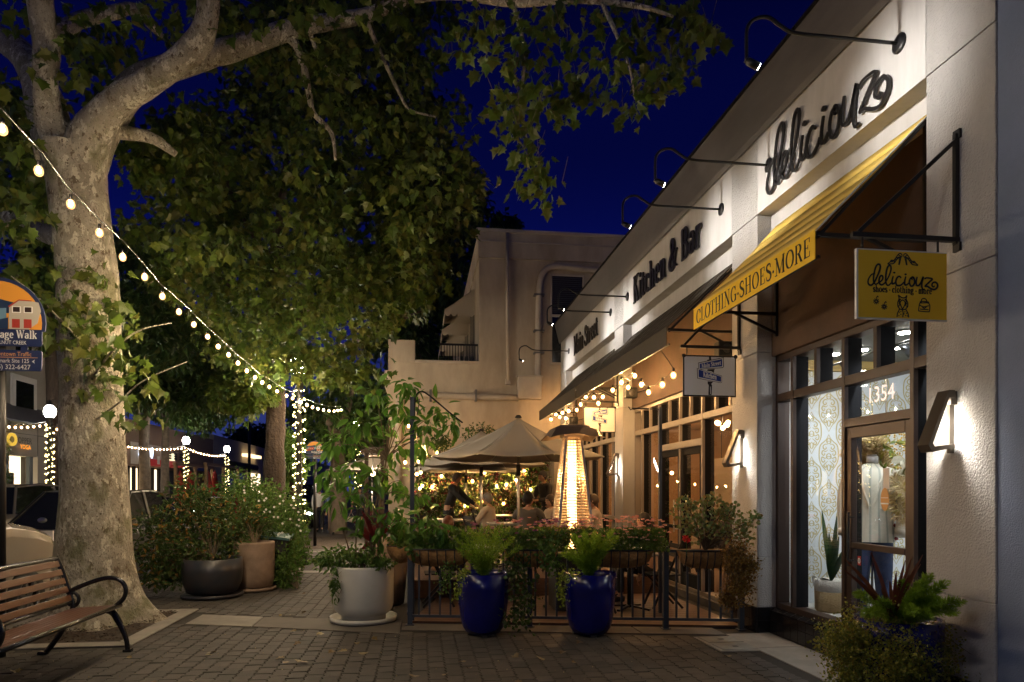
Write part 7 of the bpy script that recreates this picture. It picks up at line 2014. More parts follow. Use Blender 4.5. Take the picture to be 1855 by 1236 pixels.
limb('trunk', t, [gnd(4, 21), at(4, 780, 21)], [.08, .02], m_bark, 6, 0)
cs = clusters(region([(-30, 905), (-12, 820), (2, 790), (12, 830), (14, 880), (8, 905)], 40, 20.5, 21.5), 50, .22, .08, .16)
leaf_cloud('crown', *cs, NEEDLE, lf_mid, t, kind='stuff')

# ================================================================== street lamps and strings of bulbs
m_post = mat('lamp_post', (.02, .022, .022), .5, .3)
def street_lamp(x, y, label, watts, wrap=True, h=4.05, dens=150, hood=0):
    t = thing('street_lamp', label, 'street lamp', (x, y, 0), 'acorn globe street lamps')
    q = MB(); q.lathe([(.20, 0), (.20, .12), (.14, .2), (.11, .55), (.075, .65), (.065, 1.2), (.055, h - .3), (.09, h - .25), (.09, h - .18), (.06, h - .1), (.10, h), (.13, h + .03)], (x, y, 0), 16); q.build('post', m_post, t)
    q = MB(); q.lathe([(.11, h + .03), (.175, h + .14), (.185, h + .25), (.16, h + .36), (.10, h + .43)], (x, y, 0), 18); q.build('globe', m_globe, t)
    q = MB(); q.lathe([(.125, h + .43), (.10, h + .50), (.05, h + .54), (.02, h + .62), (0, h + .66)], (x, y, 0), 14); q.build('cap', m_post, t)
    if wrap:
        q = MB()
        for i in range(dens):
            f = i / dens; a = f * 6.283 * 13 + random.uniform(-.25, .25); z = .9 + (h - 1.2) * f + random.uniform(-.03, .03)
            q.blob((x + .125 * math.cos(a), y + .125 * math.sin(a), z), .017 if dens > 100 else .026)
        q.build('fairy_lights', m_fairy, t, kind='stuff')
        q = MB(); q.tube([(x + .11 * math.cos(i * .4), y + .11 * math.sin(i * .4), .9 + (h - 1.2) * i / 204) for i in range(205)], .006, 4); q.build('light_wire', mat('wire_green', (.02, .04, .02), .7) if 'wire_green' not in bpy.data.materials else bpy.data.materials['wire_green'], t)
    if hood:  # wide shade added to the unseen lamps, keeps their light off the canopy
        q = MB(); q.lathe([(hood, h + .40), (hood * .7, h + .45), (.10, h + .47), (.10, h + .455), (hood * .7, h + .437), (hood - .01, h + .385)], (x, y, 0), 24); q.build('added_shade', m_post, t)
    if watts: lamp('lamp_light', 'POINT', (x, y, h + .24), watts, (1.0, .93, .81), .19, None, None)
    return t
street_lamp(-2.3, 2.0, 'street lamp out of frame at left whose light falls on the bench and tree', 2700, False, hood=.42)
street_lamp(-2.56, 15.1, 'street lamp wrapped in fairy lights, its globe bright among the leaves over the walkway', 1900)
street_lamp(-2.45, 28.0, 'farther fairy-lit street lamp seen through the potted tree leaves', 1900, dens=110)
street_lamp(-2.3, -11.0, 'next street lamp in the same row standing behind the camera', 5200, False, hood=.36)
street_lamp(-12.5, 11.6, 'street lamp across the street out of frame to the left of the yoga shop', 4200, False, hood=.3)
def far_lamp(px, t_, label):
    r = ray(px, 888); street_lamp(r.x * t_, r.y * t_, label, 2800, dens=90)
far_lamp(90, 23.3, 'globe street lamp before the white building across the street')
far_lamp(337, 36.9, 'middle globe street lamp across the street beside the red parasols')
far_lamp(411, 44.7, 'farthest globe street lamp across the street before the pale wall')
PXS = [(4, 235), (70, 310), (128, 370), (180, 422), (222, 466), (262, 502), (294, 537), (324, 565), (351, 588), (376, 610), (395, 628), (414, 643), (431, 658), (447, 672), (462, 684), (475, 693), (488, 701), (502, 709), (519, 717), (530, 722)]
P = [onX(x, y, -2.5) for x, y in PXS]
wire = [Vector((-2.3, 2.0, 4.25)), Vector((-2.42, 3.2, 4.08))] + [p + Vector((.02 * math.sin(i * 2), 0, .12 + .008 * math.sin(i * 1.7))) for i, p in enumerate(P)] + [Vector((-2.56, 15.1, 3.95))]
m_bulb_s = emis('string_bulb', (1.0, .74, .45), 6000)
string('long string of warm bulbs swooping past the sycamore trunk to the lamp post', wire, P, 'bulb strings along the walkway', .030, m_bulb_s)
PXS = [(545, 729), (556, 734), (566, 738), (576, 741), (586, 743), (596, 744.5), (605, 745), (612, 744), (618, 743)]
P = [onX(x, y, -2.5) for x, y in PXS]
string('second string of warm bulbs running on beyond the lamp post', [Vector((-2.56, 15.1, 3.95))] + [p + Vector((0, 0, .13)) for p in P] + [Vector((-2.45, 28, 3.98))], P, 'bulb strings along the walkway', .036, m_bulb_s)
P = [onX(x, y, -2.45) for x, y in ((642, 783), (646, 787), (650, 790), (655, 793), (659, 794))]
string('string of bulbs seen end-on behind the potted tree', [Vector((-2.45, 28, 3.98))] + [p + Vector((0, 0, .1)) for p in P], P, 'bulb strings along the walkway', .05, m_bulb_far)
m_bulb_f2 = emis('far_filament', (1.0, .7, .4), 200)
def far_string(label, a, c, sag, n):
    P = []
    for i in range(n):
        f = i / (n - 1); P.append(onX(a[0] + (c[0] - a[0]) * f, a[1] + (c[1] - a[1]) * f + sag * 4 * f * (1 - f), -12.45))
    string(label, [p + Vector((0, 0, .10)) for p in P], P, 'bulb strings across the street', .045, m_bulb_f2, wire=.012)
far_string('string of bulbs before the white building across the street', (-6, 771), (83, 770), 4, 9)
far_string('string of bulbs before the lit shops across the street', (226, 809), (335, 812), 4, 18)
far_string('string of bulbs before the pale wall across the street', (340, 813), (408, 826), 5, 15)
P = [onX(x, y, -12.45) for x, y in ((103, 778), (110, 784))]
string('loose end of bulbs right of the lamp before the white building', [p + Vector((0, 0, .1)) for p in P], P, 'bulb strings across the street', .05, m_bulb_far, wire=.012)

# ================================================================== buildings across the street
XS = -16.2
def FY(px, X=XS): r = ray(px, 888); return X / r.x * r.y
def FZ(px, py, X=XS): return onX(px, py, X).z
m_panel = mat('white_panel', (.40, .38, .33), .8, var=(.8, (.35, .33, .29)))
m_glow = emis('shop_glow', (1.0, .76, .46), 2.0)
m_glowc = emis('shop_glow_cool', (.75, .85, 1.0), 1.3)
wb_ = thing('yoga_building', 'white panelled two storey building with a yoga shop across the street', 'building', (XS - 4, 26, 0))
y1 = FY(84); y0 = 15.0; zs = 3.0
q = MB(); q.box(XS - 9, XS - .5, y0, y1, 0, 8.8); q.box(XS - .5, XS, y0, y1, zs, 8.8); q.box(XS - .5, XS, FY(68), y1, 0, zs); q.build('wall', m_panel, wb_)
for z in (3.9, 4.7):
    q = MB(); q.box(XS, XS + .012, y0, y1, z, z + .03); q.build('panel_joint', m_cornice, wb_)
for px_ in (4, 19, 68):
    q = MB(); q.box(XS, XS + .012, FY(px_) - .015, FY(px_) + .015, zs, 4.7); q.build('panel_joint', m_cornice, wb_)
q = MB(); za = FZ(40, 748); q.prism([(0, za - .1), (.9, za - .55), (.9, za - .48), (0, za + .28)], (XS, y0, 0), (1, 0, 0), (0, 0, 1), (0, y1 - y0, 0)); q.build('canopy', mat('corrugated_grey', (.20, .20, .20), .5, .4), wb_)
for a, c in ((-30, -5), (25, 57)):
    ya, yc = FY(a), FY(c); z0, z1 = FZ(41, 757), FZ(41, 693)
    q = MB(); q.box(XS - .0, XS + .08, ya - .25, yc + .25, z0 - .25, z1 + .25); w = q.build('window', m_white, wb_)
    q = MB(); q.box(XS + .081, XS + .09, ya, yc, z0, z1); q.build('pane', m_pane_dark, w)
    for px_ in (a + 3, c - 12):
        q = MB(); q.box(XS + .001, XS + .07, FY(px_), FY(px_ + 9), z1 + .6, z1 + 1.7); q.build('window', m_pane_dark, wb_)
q = MB(); q.box(XS - .49, XS - .45, FY(8), FY(58), .3, zs); q.build('shop_backdrop', m_glow, wb_)
q = MB(); q.box(XS - .3, XS - .1, FY(18), FY(30), .2, 2.3); q.build('inner_door', mat('dark_inner', (.05, .03, .02), .6), wb_)
for px_ in (10, 54):
    q = MB(); q.box(XS - .08, XS + .05, FY(px_) - .13, FY(px_) + .13, 0, zs); q.build('shop_post', mat('teal_post', (.03, .05, .06), .5) if 'teal_post' not in bpy.data.materials else bpy.data.materials['teal_post'], wb_)
p = onX(15.5, 796, XS)
lgt = thing('shop_sign', 'sign with a yellow ring logo, dark letters and orange YOGA on the white building', 'sign', (XS + .1, p.y, p.z))
q = MB(); vs = MB()
rg = [(.26 * math.cos(a * .2618), .20 * math.sin(a * .2618)) for a in range(25)]
q.ribbon(rg, .12, (XS + .10, p.y, p.z), (0, 1, 0), (0, 0, 1), (.05, 0, 0)); q.build('ring', emis('ring_yellow', (1.0, .62, .08), .6), lgt)
a0, a1_ = FY(21), FY(53)
mb = sans('COPPER', .25, (0, 0, 0), (0, 1, 0), (0, 0, 1)); lo, hi = mb.bounds(); k = (a1_ - a0) / (hi[1] - lo[1])
zq = FZ(35, 803); mb.v = [(XS + .10, a0 + (v[1] - lo[1]) * k, zq + v[2]) for v in mb.v]; mb.build('lettering', mat('sign_dark', (.02, .018, .02), .5), lgt, kind='stuff')
a0, a1_ = FY(31.5), FY(51)
mb = sans('YOGA', .19, (0, 0, 0), (0, 1, 0), (0, 0, 1)); lo, hi = mb.bounds(); k = (a1_ - a0) / (hi[1] - lo[1])
zq = FZ(42, 814); mb.v = [(XS + .10, a0 + (v[1] - lo[1]) * k, zq + v[2]) for v in mb.v]; mb.build('lettering', emis('letter_glow_orange', (1.0, .33, .03), 1.4), lgt, kind='stuff')
for i, (px_, tp) in enumerate(((20, (.55, .6, .65)), (6, (.25, .45, .40)))):
    yy = FY(px_); t = thing('shop_mannequin', ('white shirted' if i == 0 else 'green dressed') + ' mannequin in the yoga shop window across the street', 'mannequin', (XS - .2, yy, .3))
    q = MB(); q.tube(crv([(XS - .2, yy, .35), (XS - .2, yy, 1.2), (XS - .2, yy, 1.5), (XS - .2, yy, 1.75)], 4), lerps([.16, .22, .24, .07], 13), 10); q.build('torso', mat('shop_cloth_%d' % i if False else 'shop_cloth', tp, .8), t)
    q = MB(); q.ball((XS - .2, yy, 1.9), .12); q.build('head', m_white, t)
q = MB()
bA = thing('brick_building', 'brown brick building between the white building and the lit shops', 'building', (XS - 4, 36, 0))
q = MB(); q.box(XS - 9, XS - .3, y1 + .05, FY(224), 0, 6.2); q.build('wall', mat('brown_brick', (.12, .07, .045), .9, bump=(12, .4, .02), var=(4, (.09, .05, .035))), bA)
q = MB(); q.box(XS - .29, XS - .05, y1 + .3, FY(120), 3.1, 3.9); q.build('dark_sign_band', m_blackmatte, bA)
q = MB(); q.box(XS - .28, XS - .2, FY(150), FY(215), .2, 2.8); q.build('shop_window', m_glow, bA)
bB = thing('shop_row', 'single storey row of lit shops with a red awning across the street', 'building', (XS - 4, 48, 0))
yB0, yB1 = FY(226), FY(386)
q = MB(); q.box(XS - 9, XS - .6, yB0, yB1, 0, 5.6); q.box(XS - .6, XS, yB0, yB1, 3.0, 5.6); q.build('wall', mat('brown_stucco', (.20, .13, .09), .9), bB)
q = MB(); q.box(XS + .001, XS + .03, FY(236), FY(292), 3.1, 4.35); q.build('pale_fascia', mat('pale_fascia', (.45, .38, .30), .8), bB)
for a, c, m_ in ((227, 240, m_glowc), (240.5, 248, m_blackmatte), (248.5, 256, m_glow), (265, 288, m_glow), (292, 300, m_glow), (308, 330, m_blackmatte)):
    q = MB(); q.box(XS - .59, XS - .55, FY(a), FY(c), .3, 2.9); q.build('shop_window', m_, bB)
for px_ in (240, 246, 256, 266, 271, 277, 283, 289, 300, 307):
    q = MB(); q.box(XS - .5, XS - .35, FY(px_) - .1, FY(px_) + .1, 0, 3.0); q.build('mullion', m_blackframe, bB)
sgn = thing('shop_sign', 'blurred blue-white glowing script sign over the lit shops across the street', 'sign', (XS + .1, FY(260), 3.6))
for i, (a, c) in enumerate(((249, 258), (265, 273))):
    pts = [(x, y) for x, y in ((0, .1), (.25, .75), (.45, .2), (.7, .7), (.85, .1), (1.0, .85))]
    ya, yc = FY(a), FY(c); zz0 = FZ(260, 829)
    q = MB(); q.ribbon([(v.x, v.y) for v in crv([(x * (yc - ya), y * .75, 0) for x, y in pts], 4)], .16, (XS + .08, ya, zz0), (0, 1, 0), (0, 0, 1), (.05, 0, 0)); q.build('letter_stroke', emis('sign_bluewhite', (.65, .78, 1.0), 2.6) if i == 0 else bpy.data.materials['sign_bluewhite'], sgn)
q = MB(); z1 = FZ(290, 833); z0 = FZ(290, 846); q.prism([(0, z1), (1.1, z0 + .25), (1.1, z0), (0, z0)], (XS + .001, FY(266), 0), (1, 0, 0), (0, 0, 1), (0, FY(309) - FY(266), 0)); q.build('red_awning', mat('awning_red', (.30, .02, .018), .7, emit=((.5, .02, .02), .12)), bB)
q = MB(); q.box(XS + 1.12, XS + 1.14, FY(284, XS + 1.1), FY(288, XS + 1.1), z0 + .05, z0 + .5); q.build('awning_logo', m_white, bB)
sq = thing('square_sign', 'square pale lit sign with a dark blot pattern over the red awning', 'sign', (XS + .2, FY(302), 3.6))
q = MB(); q.box(XS + .02, XS + .2, FY(295), FY(311), FZ(302, 834), FZ(302, 821)); q.build('box', emis('square_glow', (1.0, .82, .5), 1.0), sq)
q = MB()
for k in range(9):
    q.box(XS + .201, XS + .21, FY(297) + (k % 3) * 1.0 + .2, FY(297) + (k % 3) * 1.0 + .7, FZ(302, 832) + (k // 3) * .16, FZ(302, 832) + (k // 3) * .16 + .12)
q.build('blots', m_blackmatte, sq, kind='stuff')
bC = thing('pale_building', 'long pale single storey building with a dark arched awning at the end of the street', 'building', (XS - 4, 80, 0))
q = MB(); q.box(XS - 12, XS, yB1 + .05, 130, 0, 6.0); q.build('wall', mat('pale_stucco', (.38, .33, .25), .9), bC)
q = MB(); z1 = FZ(420, 838); z0 = FZ(420, 852)
q.box(XS + .001, XS + 1.2, FY(402), FY(446), z0, z1); q.build('dark_awning', m_blackmatte, bC, bevel=.3)
q = MB(); q.box(XS + .001, XS + .1, FY(356), FY(368), FZ(362, 853), FZ(362, 844)); q.build('dark_sign', m_navy, bC)
for a, c in ((375, 392), (405, 420), (424, 440), (448, 470)):
    q = MB(); q.box(XS + .001, XS + .06, FY(a), FY(c), .4, FZ((a + c) / 2, 858)); q.build('shop_window', m_glow if a == 448 else m_pane_dark, bC)
q = MB(); q.box(XS + .001, XS + .6, FY(438), FY(462), FZ(450, 829), FZ(450, 824)); q.build('light_strip', emis('strip_warm', (1, .7, .35), 2.0), bC)
pk = thing('parklet', 'timber framed parklet with planks on the far side of the street', 'pergola', tuple(gnd(352, 40)))
fr_ = [onX(x, y, -11.6) for x, y in ((318, 843), (384, 843))]
zt_ = fr_[0].z
for a in (fr_[0].y, (fr_[0].y + fr_[1].y) / 2, fr_[1].y):
    for x in (-11.6, -10.2):
        q = MB(); q.box(x - .07, x + .07, a - .07, a + .07, -.13, zt_); q.build('post', mat('parklet_wood', (.30, .20, .11), .7) if 'parklet_wood' not in bpy.data.materials else bpy.data.materials['parklet_wood'], pk)
for x in (-11.6, -10.2):
    q = MB(); q.box(x - .07, x + .07, fr_[0].y - .2, fr_[1].y + .2, zt_ + .001, zt_ + .14); q.box(x - .05, x + .05, fr_[0].y, fr_[1].y, .75, .85); q.build('beam', bpy.data.materials['parklet_wood'], pk)
m_redcl = mat('red_canvas', (.34, .03, .025), .8)
for px_, l in ((327, 'closed red parasol at the left of the parklet across the street'), (345, 'closed red parasol second from left in the parklet across the street'), (377, 'closed red parasol right of the parklet middle post'), (389, 'closed red parasol at the right end of the parklet')):
    c = onX(px_, 880, -11.0); zt_ = onX(px_, 852, -11.0).z
    t = thing('closed_parasol', l, 'umbrella', (c.x, c.y, -.13), 'closed red parasols')
    q = MB(); q.lathe([(.05, zt_ - 1.7), (.34, zt_ - 1.55), (.22, zt_ - .9), (.10, zt_ - .2), (.02, zt_)], (c.x, c.y, 0), 9); q.build('canvas', m_redcl, t)
    q = MB(); q.tube([(c.x, c.y, -.13), (c.x, c.y, zt_ + .1)], .03, 6); q.build('pole', m_black, t)
sp_ = thing('signal_pole', 'tall thin pole at the far end of the street', 'pole', tuple(gnd(451, 60)))
b_ = gnd(451, 60); q = MB(); q.tube([b_, at(452, 735, 60)], [.16, .10], 8); q.build('shaft', m_post, sp_)

# ================================================================== cars
m_tyre = mat('tyre', (.012, .012, .012), .8); m_rim = mat('rim', (.35, .35, .36), .3, .9)
m_glass_car = mat('car_glass', (.010, .012, .014), .04, spec=.8); m_trim = mat('car_trim', (.015, .015, .016), .5)
m_head_on = emis('headlight_on', (.85, .95, 1.0), 22); m_head_off = mat('headlight', (.6, .6, .6), .1, spec=.8); m_tail = mat('tail_light', (.35, .01, .01), .2, emit=((1, .03, .02), .35))
def car(name, label, x, y, heading, L, Wd, H, paint, style='sedan', lights=False, plate=None):
    """heading +1: nose towards +Y"""
    t = thing(name, label, 'car', (x, y, -.13), 'cars on the street')
    g0, hw = -.13, Wd / 2
    def W_(lx, ly, z): return (x + lx * heading, y + ly * heading, g0 + z)
    wr = .34 if H < 1.6 else .38; fa, ra = L / 2 - .88, -L / 2 + .82
    bz = .62 * H if style == 'sedan' else .60 * H
    hood = .60 * H if style != 'suv' else .63 * H
    def arch(c): return [(c + (wr + .07) * math.cos(a), wr + (wr + .07) * math.sin(a)) for a in [math.pi * k / 9 for k in range(10)]]
    sil = [(-L / 2 + .04, .32)] + [(ra - wr - .09, .22)] + arch(ra)[::-1] + [(fa - wr - .09, .20)] + arch(fa)[::-1] + [(L / 2 - .10, .24), (L / 2, .42), (L / 2 - .02, .60), (L / 2 - .07, hood - .32), (L / 2 - .24, hood - .15), (L / 2 - .60, hood - .05), (L / 2 - 1.15, hood + .03), (0, bz + .02), (-L / 2 + .6, bz + .04), (-L / 2 + .08, bz + .0), (-L / 2, bz - .12), (-L / 2 - .02, .5)]
    n = len(sil); q = MB(); cols = [(-1, .90), (-.985, .985), (-.90, 1.0), (-.45, 1.012), (.45, 1.012), (.90, 1.0), (.985, .985), (1, .90)]
    vs = []
    for u, sc in cols:
        for ly, z in sil:
            zz = z if z < .5 else .5 + (z - .5) * (1.0 if abs(u) < .92 else (.93 if abs(u) < .99 else .80))
            ll = ly * (1.0 - (.030 if abs(u) > .8 else 0) - (.02 if abs(u) > .98 else 0))
            vs.append(W_(u * hw, ll, zz))
    fs = [(c * n + k, c * n + (k + 1) % n, (c + 1) * n + (k + 1) % n, (c + 1) * n + k) for c in range(len(cols) - 1) for k in range(n)]
    q.add(vs, fs, 0, False); b0 = 0
    q.f.append([k for k in range(n)]); q.m.append(0); q.sm.append(False)
    q.f.append([(len(cols) - 1) * n + k for k in range(n)][::-1]); q.m.append(0); q.sm.append(False)
    body = q.build('body', paint, t, bevel=.06, seg=3)
    if style == 'sedan': gp = [(L / 2 - 1.25, bz - .01), (L * .10, H - .04), (-L * .02, H), (-L * .20, H - .03), (-L / 2 + .50, bz + .02)]
    elif style == 'suv': gp = [(L / 2 - 1.2, bz), (L * .17, H - .06), (-L * .02, H), (-L / 2 + .42, H - .05), (-L / 2 + .10, bz + .02)]
    else: gp = [(L / 2 - 1.35, bz), (L / 2 - 1.55, H - .02), (0, H), (-L / 2 + .15, H - .01), (-L / 2 + .06, bz)]
    G = MB(); n = len(gp); vs = []
    for u, k in ((-.93, 0), (-.90, .25), (-.76, 1), (.76, 1), (.90, .25), (.93, 0)):
        for ly, z in gp: vs.append(W_(u * hw if z > bz + .1 else (.93 * hw if u > 0 else -.93 * hw) * (abs(u) / .93 if abs(u) < .8 else 1), ly, z - .03 if k == 0 else z - .012 if k < 1 else z))
    vs = []
    for sx in (-1, 1):
        for ly, z in gp: vs.append(W_(sx * hw * (.92 if z < bz + .1 else .74), ly, z))
    G.add(vs, [tuple(range(n)), tuple(range(n, 2 * n))[::-1]] + [(k, (k + 1) % n, n + (k + 1) % n, n + k) for k in range(n)])
    gl = G.build('glasshouse', m_glass_car, t, bevel=.03, seg=2)
    rf = MB(); vs = []
    for sx in (-1, 1):
        for ly, z in gp[1:-1]: vs.append(W_(sx * hw * .735, ly, z + .012))
    k = n - 2; rf.add(vs, [(i, i + 1, k + i + 1, k + i) for i in range(k - 1)], 0, True); o = rf.build('roof', paint, t); so = o.modifiers.new('t', 'SOLIDIFY'); so.thickness = .03
    for sx in (-1, 1):
        pl = MB()
        for i in range(n - 1):
            a, c = gp[i], gp[i + 1]; s1, s2 = [hw * (.925 if z < bz + .1 else .745) * sx for z in (a[1], c[1])]
            pl.bar(W_(s1, a[0], a[1]), W_(s2, c[0], c[1]), .05, .035)
        am = (gp[1][0] + gp[-2][0]) / 2 - .1; pl.bar(W_(hw * .93 * sx, am - .1, bz), W_(hw * .745 * sx, am - .05, H - .02), .06, .03); pl.build('pillars', m_trim if style == 'jeep' else paint, t, kind='stuff')
        m_ = MB(); m_.ball(W_(sx * (hw + .08), L / 2 - 1.65, bz + .10), .10, 8, 6, sc=(1, .8, .7)); m_.build('mirror', paint, t)
        for ly in (fa, ra):
            c = W_(sx * (hw - .10), ly, wr); wq = MB()
            pr = [(wr * .62, -.10), (wr * .93, -.11), (wr, -.07), (wr, .07), (wr * .93, .11), (wr * .62, .10)]
            vs = []; nn = 22
            for r, d in pr:
                for kk in range(nn):
                    a = 2 * math.pi * kk / nn; vs.append((c[0] + d, c[1] + r * math.cos(a), c[2] + r * math.sin(a)))
            wq.add(vs, [(i * nn + kk, i * nn + (kk + 1) % nn, (i + 1) * nn + (kk + 1) % nn, (i + 1) * nn + kk) for i in range(len(pr) - 1) for kk in range(nn)], 0, True)
            w = wq.build('wheel', m_tyre, t)
            rq = MB(); ox = .085 * sx * heading
            for kk in range(7):
                a = kk * .8976; rq.bar((c[0] + ox, c[1], c[2]), (c[0] + ox, c[1] + wr * .64 * math.cos(a), c[2] + wr * .64 * math.sin(a)), .05, .03, (1, 0, 0))
            rq.tube([(c[0] + ox - .01, c[1], c[2]), (c[0] + ox + .012, c[1], c[2])], .06, 10)
            rq.tube([(c[0] + ox, c[1] + wr * .64 * math.cos(a), c[2] + wr * .64 * math.sin(a)) for a in [kk * .2856 for kk in range(23)]], .02, 5); rq.build('rim', m_rim, w)
        h = MB(); h.ball(W_(sx * (hw - .22), L / 2 - .16, .62 if H < 1.6 else .74), .13, 10, 7, sc=(1.4, .8, .6)); h.build('headlight', m_head_on if lights else m_head_off, t)
        h = MB(); h.ball(W_(sx * (hw - .20), -L / 2 + .07, bz - .10), .12, 10, 7, sc=(1.6, .5, .5)); h.build('tail_light', m_tail, t)
        h = MB(); h.bar(W_(sx * (hw - .004), .25, bz - .14), W_(sx * (hw - .004), .05, bz - .14), .02, .02); h.build('door_handle', m_rim if paint is not None else m_rim, t)
    q = MB(); q.box(*sorted((W_(-.6, 0, 0)[0], W_(.6, 0, 0)[0])), *sorted((W_(0, -L / 2 - .045, 0)[1], W_(0, -L / 2 - .015, 0)[1])), g0 + .35, g0 + .45); q.build('rear_bumper_trim', m_trim, t)
    if plate:
        zc_ = plate[1]; q = MB(); yy = W_(0, -L / 2 - .05, 0)[1]
        q.box(x - .16, x + .16, yy - .006, yy + .03, g0 + zc_ - .08, g0 + zc_ + .08); pp = q.build('licence_plate', m_white, t)
        q = sans(plate[0], .085, (x - .05, yy - .0075, g0 + zc_ - .05), (1, 0, 0), (0, 0, 1)); q.build('plate_number', m_navy, pp)
        q = MB(); q.lathe([(0, 0), (.07, 0), (.055, .015), (0, .015)], (0, 0, 0), 18, sy=.6); q.v = [(x + v[0], yy + .02 - v[2], g0 + zc_ + .24 + v[1]) for v in q.v]; q.build('emblem', m_chrome, t)
    return t
p_silver = mat('paint_champagne', (.60, .53, .46), .25, .5, coat=1); p_black = mat('paint_black', (.008, .008, .008), .42, coat=.15); p_grey = mat('paint_grey', (.26, .24, .21), .3, .5, coat=1); p_white = mat('paint_white', (.55, .57, .60), .25, coat=1); p_dark = mat('paint_dark_blue', (.015, .02, .035), .2, .2, coat=1)
car('silver_car', 'champagne silver car parked at the kerb behind the bench', -5.72, 7.7, 1, 4.7, 1.86, 2.08, p_silver, 'suv')
car('black_car', 'black sedan parked at the kerb behind the sycamore trunk', -5.70, 13.65, 1, 4.7, 1.84, 1.72, p_black, 'sedan', plate=('90', 1.03))
car('grey_suv', 'grey sport utility car across the street before the yoga shop', -9.75, 17.6, -1, 4.9, 1.95, 1.86, p_grey, 'suv')
car('white_car', 'white car at the left edge across the lane', -10.1, 12.8, -1, 4.5, 1.80, 1.45, p_white, 'sedan')
car('oncoming_car', 'dark car with glaring headlights coming up the street', -9.6, 25.5, -1, 4.6, 1.8, 1.45, p_dark, 'sedan', lights=True)
car('parked_car', 'white car parked along the kerb beyond the shrubs', -6.3, 24.6, 1, 4.6, 1.8, 1.5, p_white, 'sedan')
car('blue_car', 'dark blue car farther down the street beyond the oncoming headlights', -10.5, 38, -1, 4.6, 1.8, 1.45, p_dark, 'sedan', lights=True)
r_ = ray(548, 888)
car('black_jeep', 'boxy black off-road car parked beyond the lit lamp post', r_.x * 29 - .4, r_.y * 29 + 1.5, -1, 4.2, 1.9, 1.98, p_black, 'jeep', lights=True)
# ================================================================== people
m_hairs = {'black': mat('hair_black', (.012, .010, .009), .5), 'brown': mat('hair_brown', (.05, .03, .018), .5), 'grey': mat('hair_grey', (.16, .15, .14), .6), 'red': mat('hair_auburn', (.07, .022, .012), .5)}
m_eye = mat('eye_dark', (.01, .008, .007), .2); m_lip = mat('lip', (.30, .10, .08), .5)
CL = {}
def cloth(c):
    if c not in CL: CL[c] = mat('cloth', c, .85, bump=(160, .2, .002))
    return CL[c]
def skin_mesh(verts, edges, radii, sub=1):
    me = bpy.data.meshes.new('b'); me.from_pydata([tuple(v) for v in verts], edges, []); o = bpy.data.objects.new('b', me); COL.objects.link(o)
    o.modifiers.new('s', 'SKIN').use_smooth_shade = True
    d = me.skin_vertices[0].data
    for i, r in enumerate(radii): d[i].radius = r if isinstance(r, tuple) else (r, r)
    d[0].use_root = True
    if sub: sm = o.modifiers.new('u', 'SUBSURF'); sm.levels = sm.render_levels = sub
    bpy.context.view_layer.update()
    r = bpy.data.meshes.new_from_object(o.evaluated_get(bpy.context.evaluated_depsgraph_get()))
    out = ([tuple(v.co) for v in r.vertices], [tuple(p.vertices) for p in r.polygons])
    bpy.data.objects.remove(o); bpy.data.meshes.remove(me); bpy.data.meshes.remove(r)
    return out
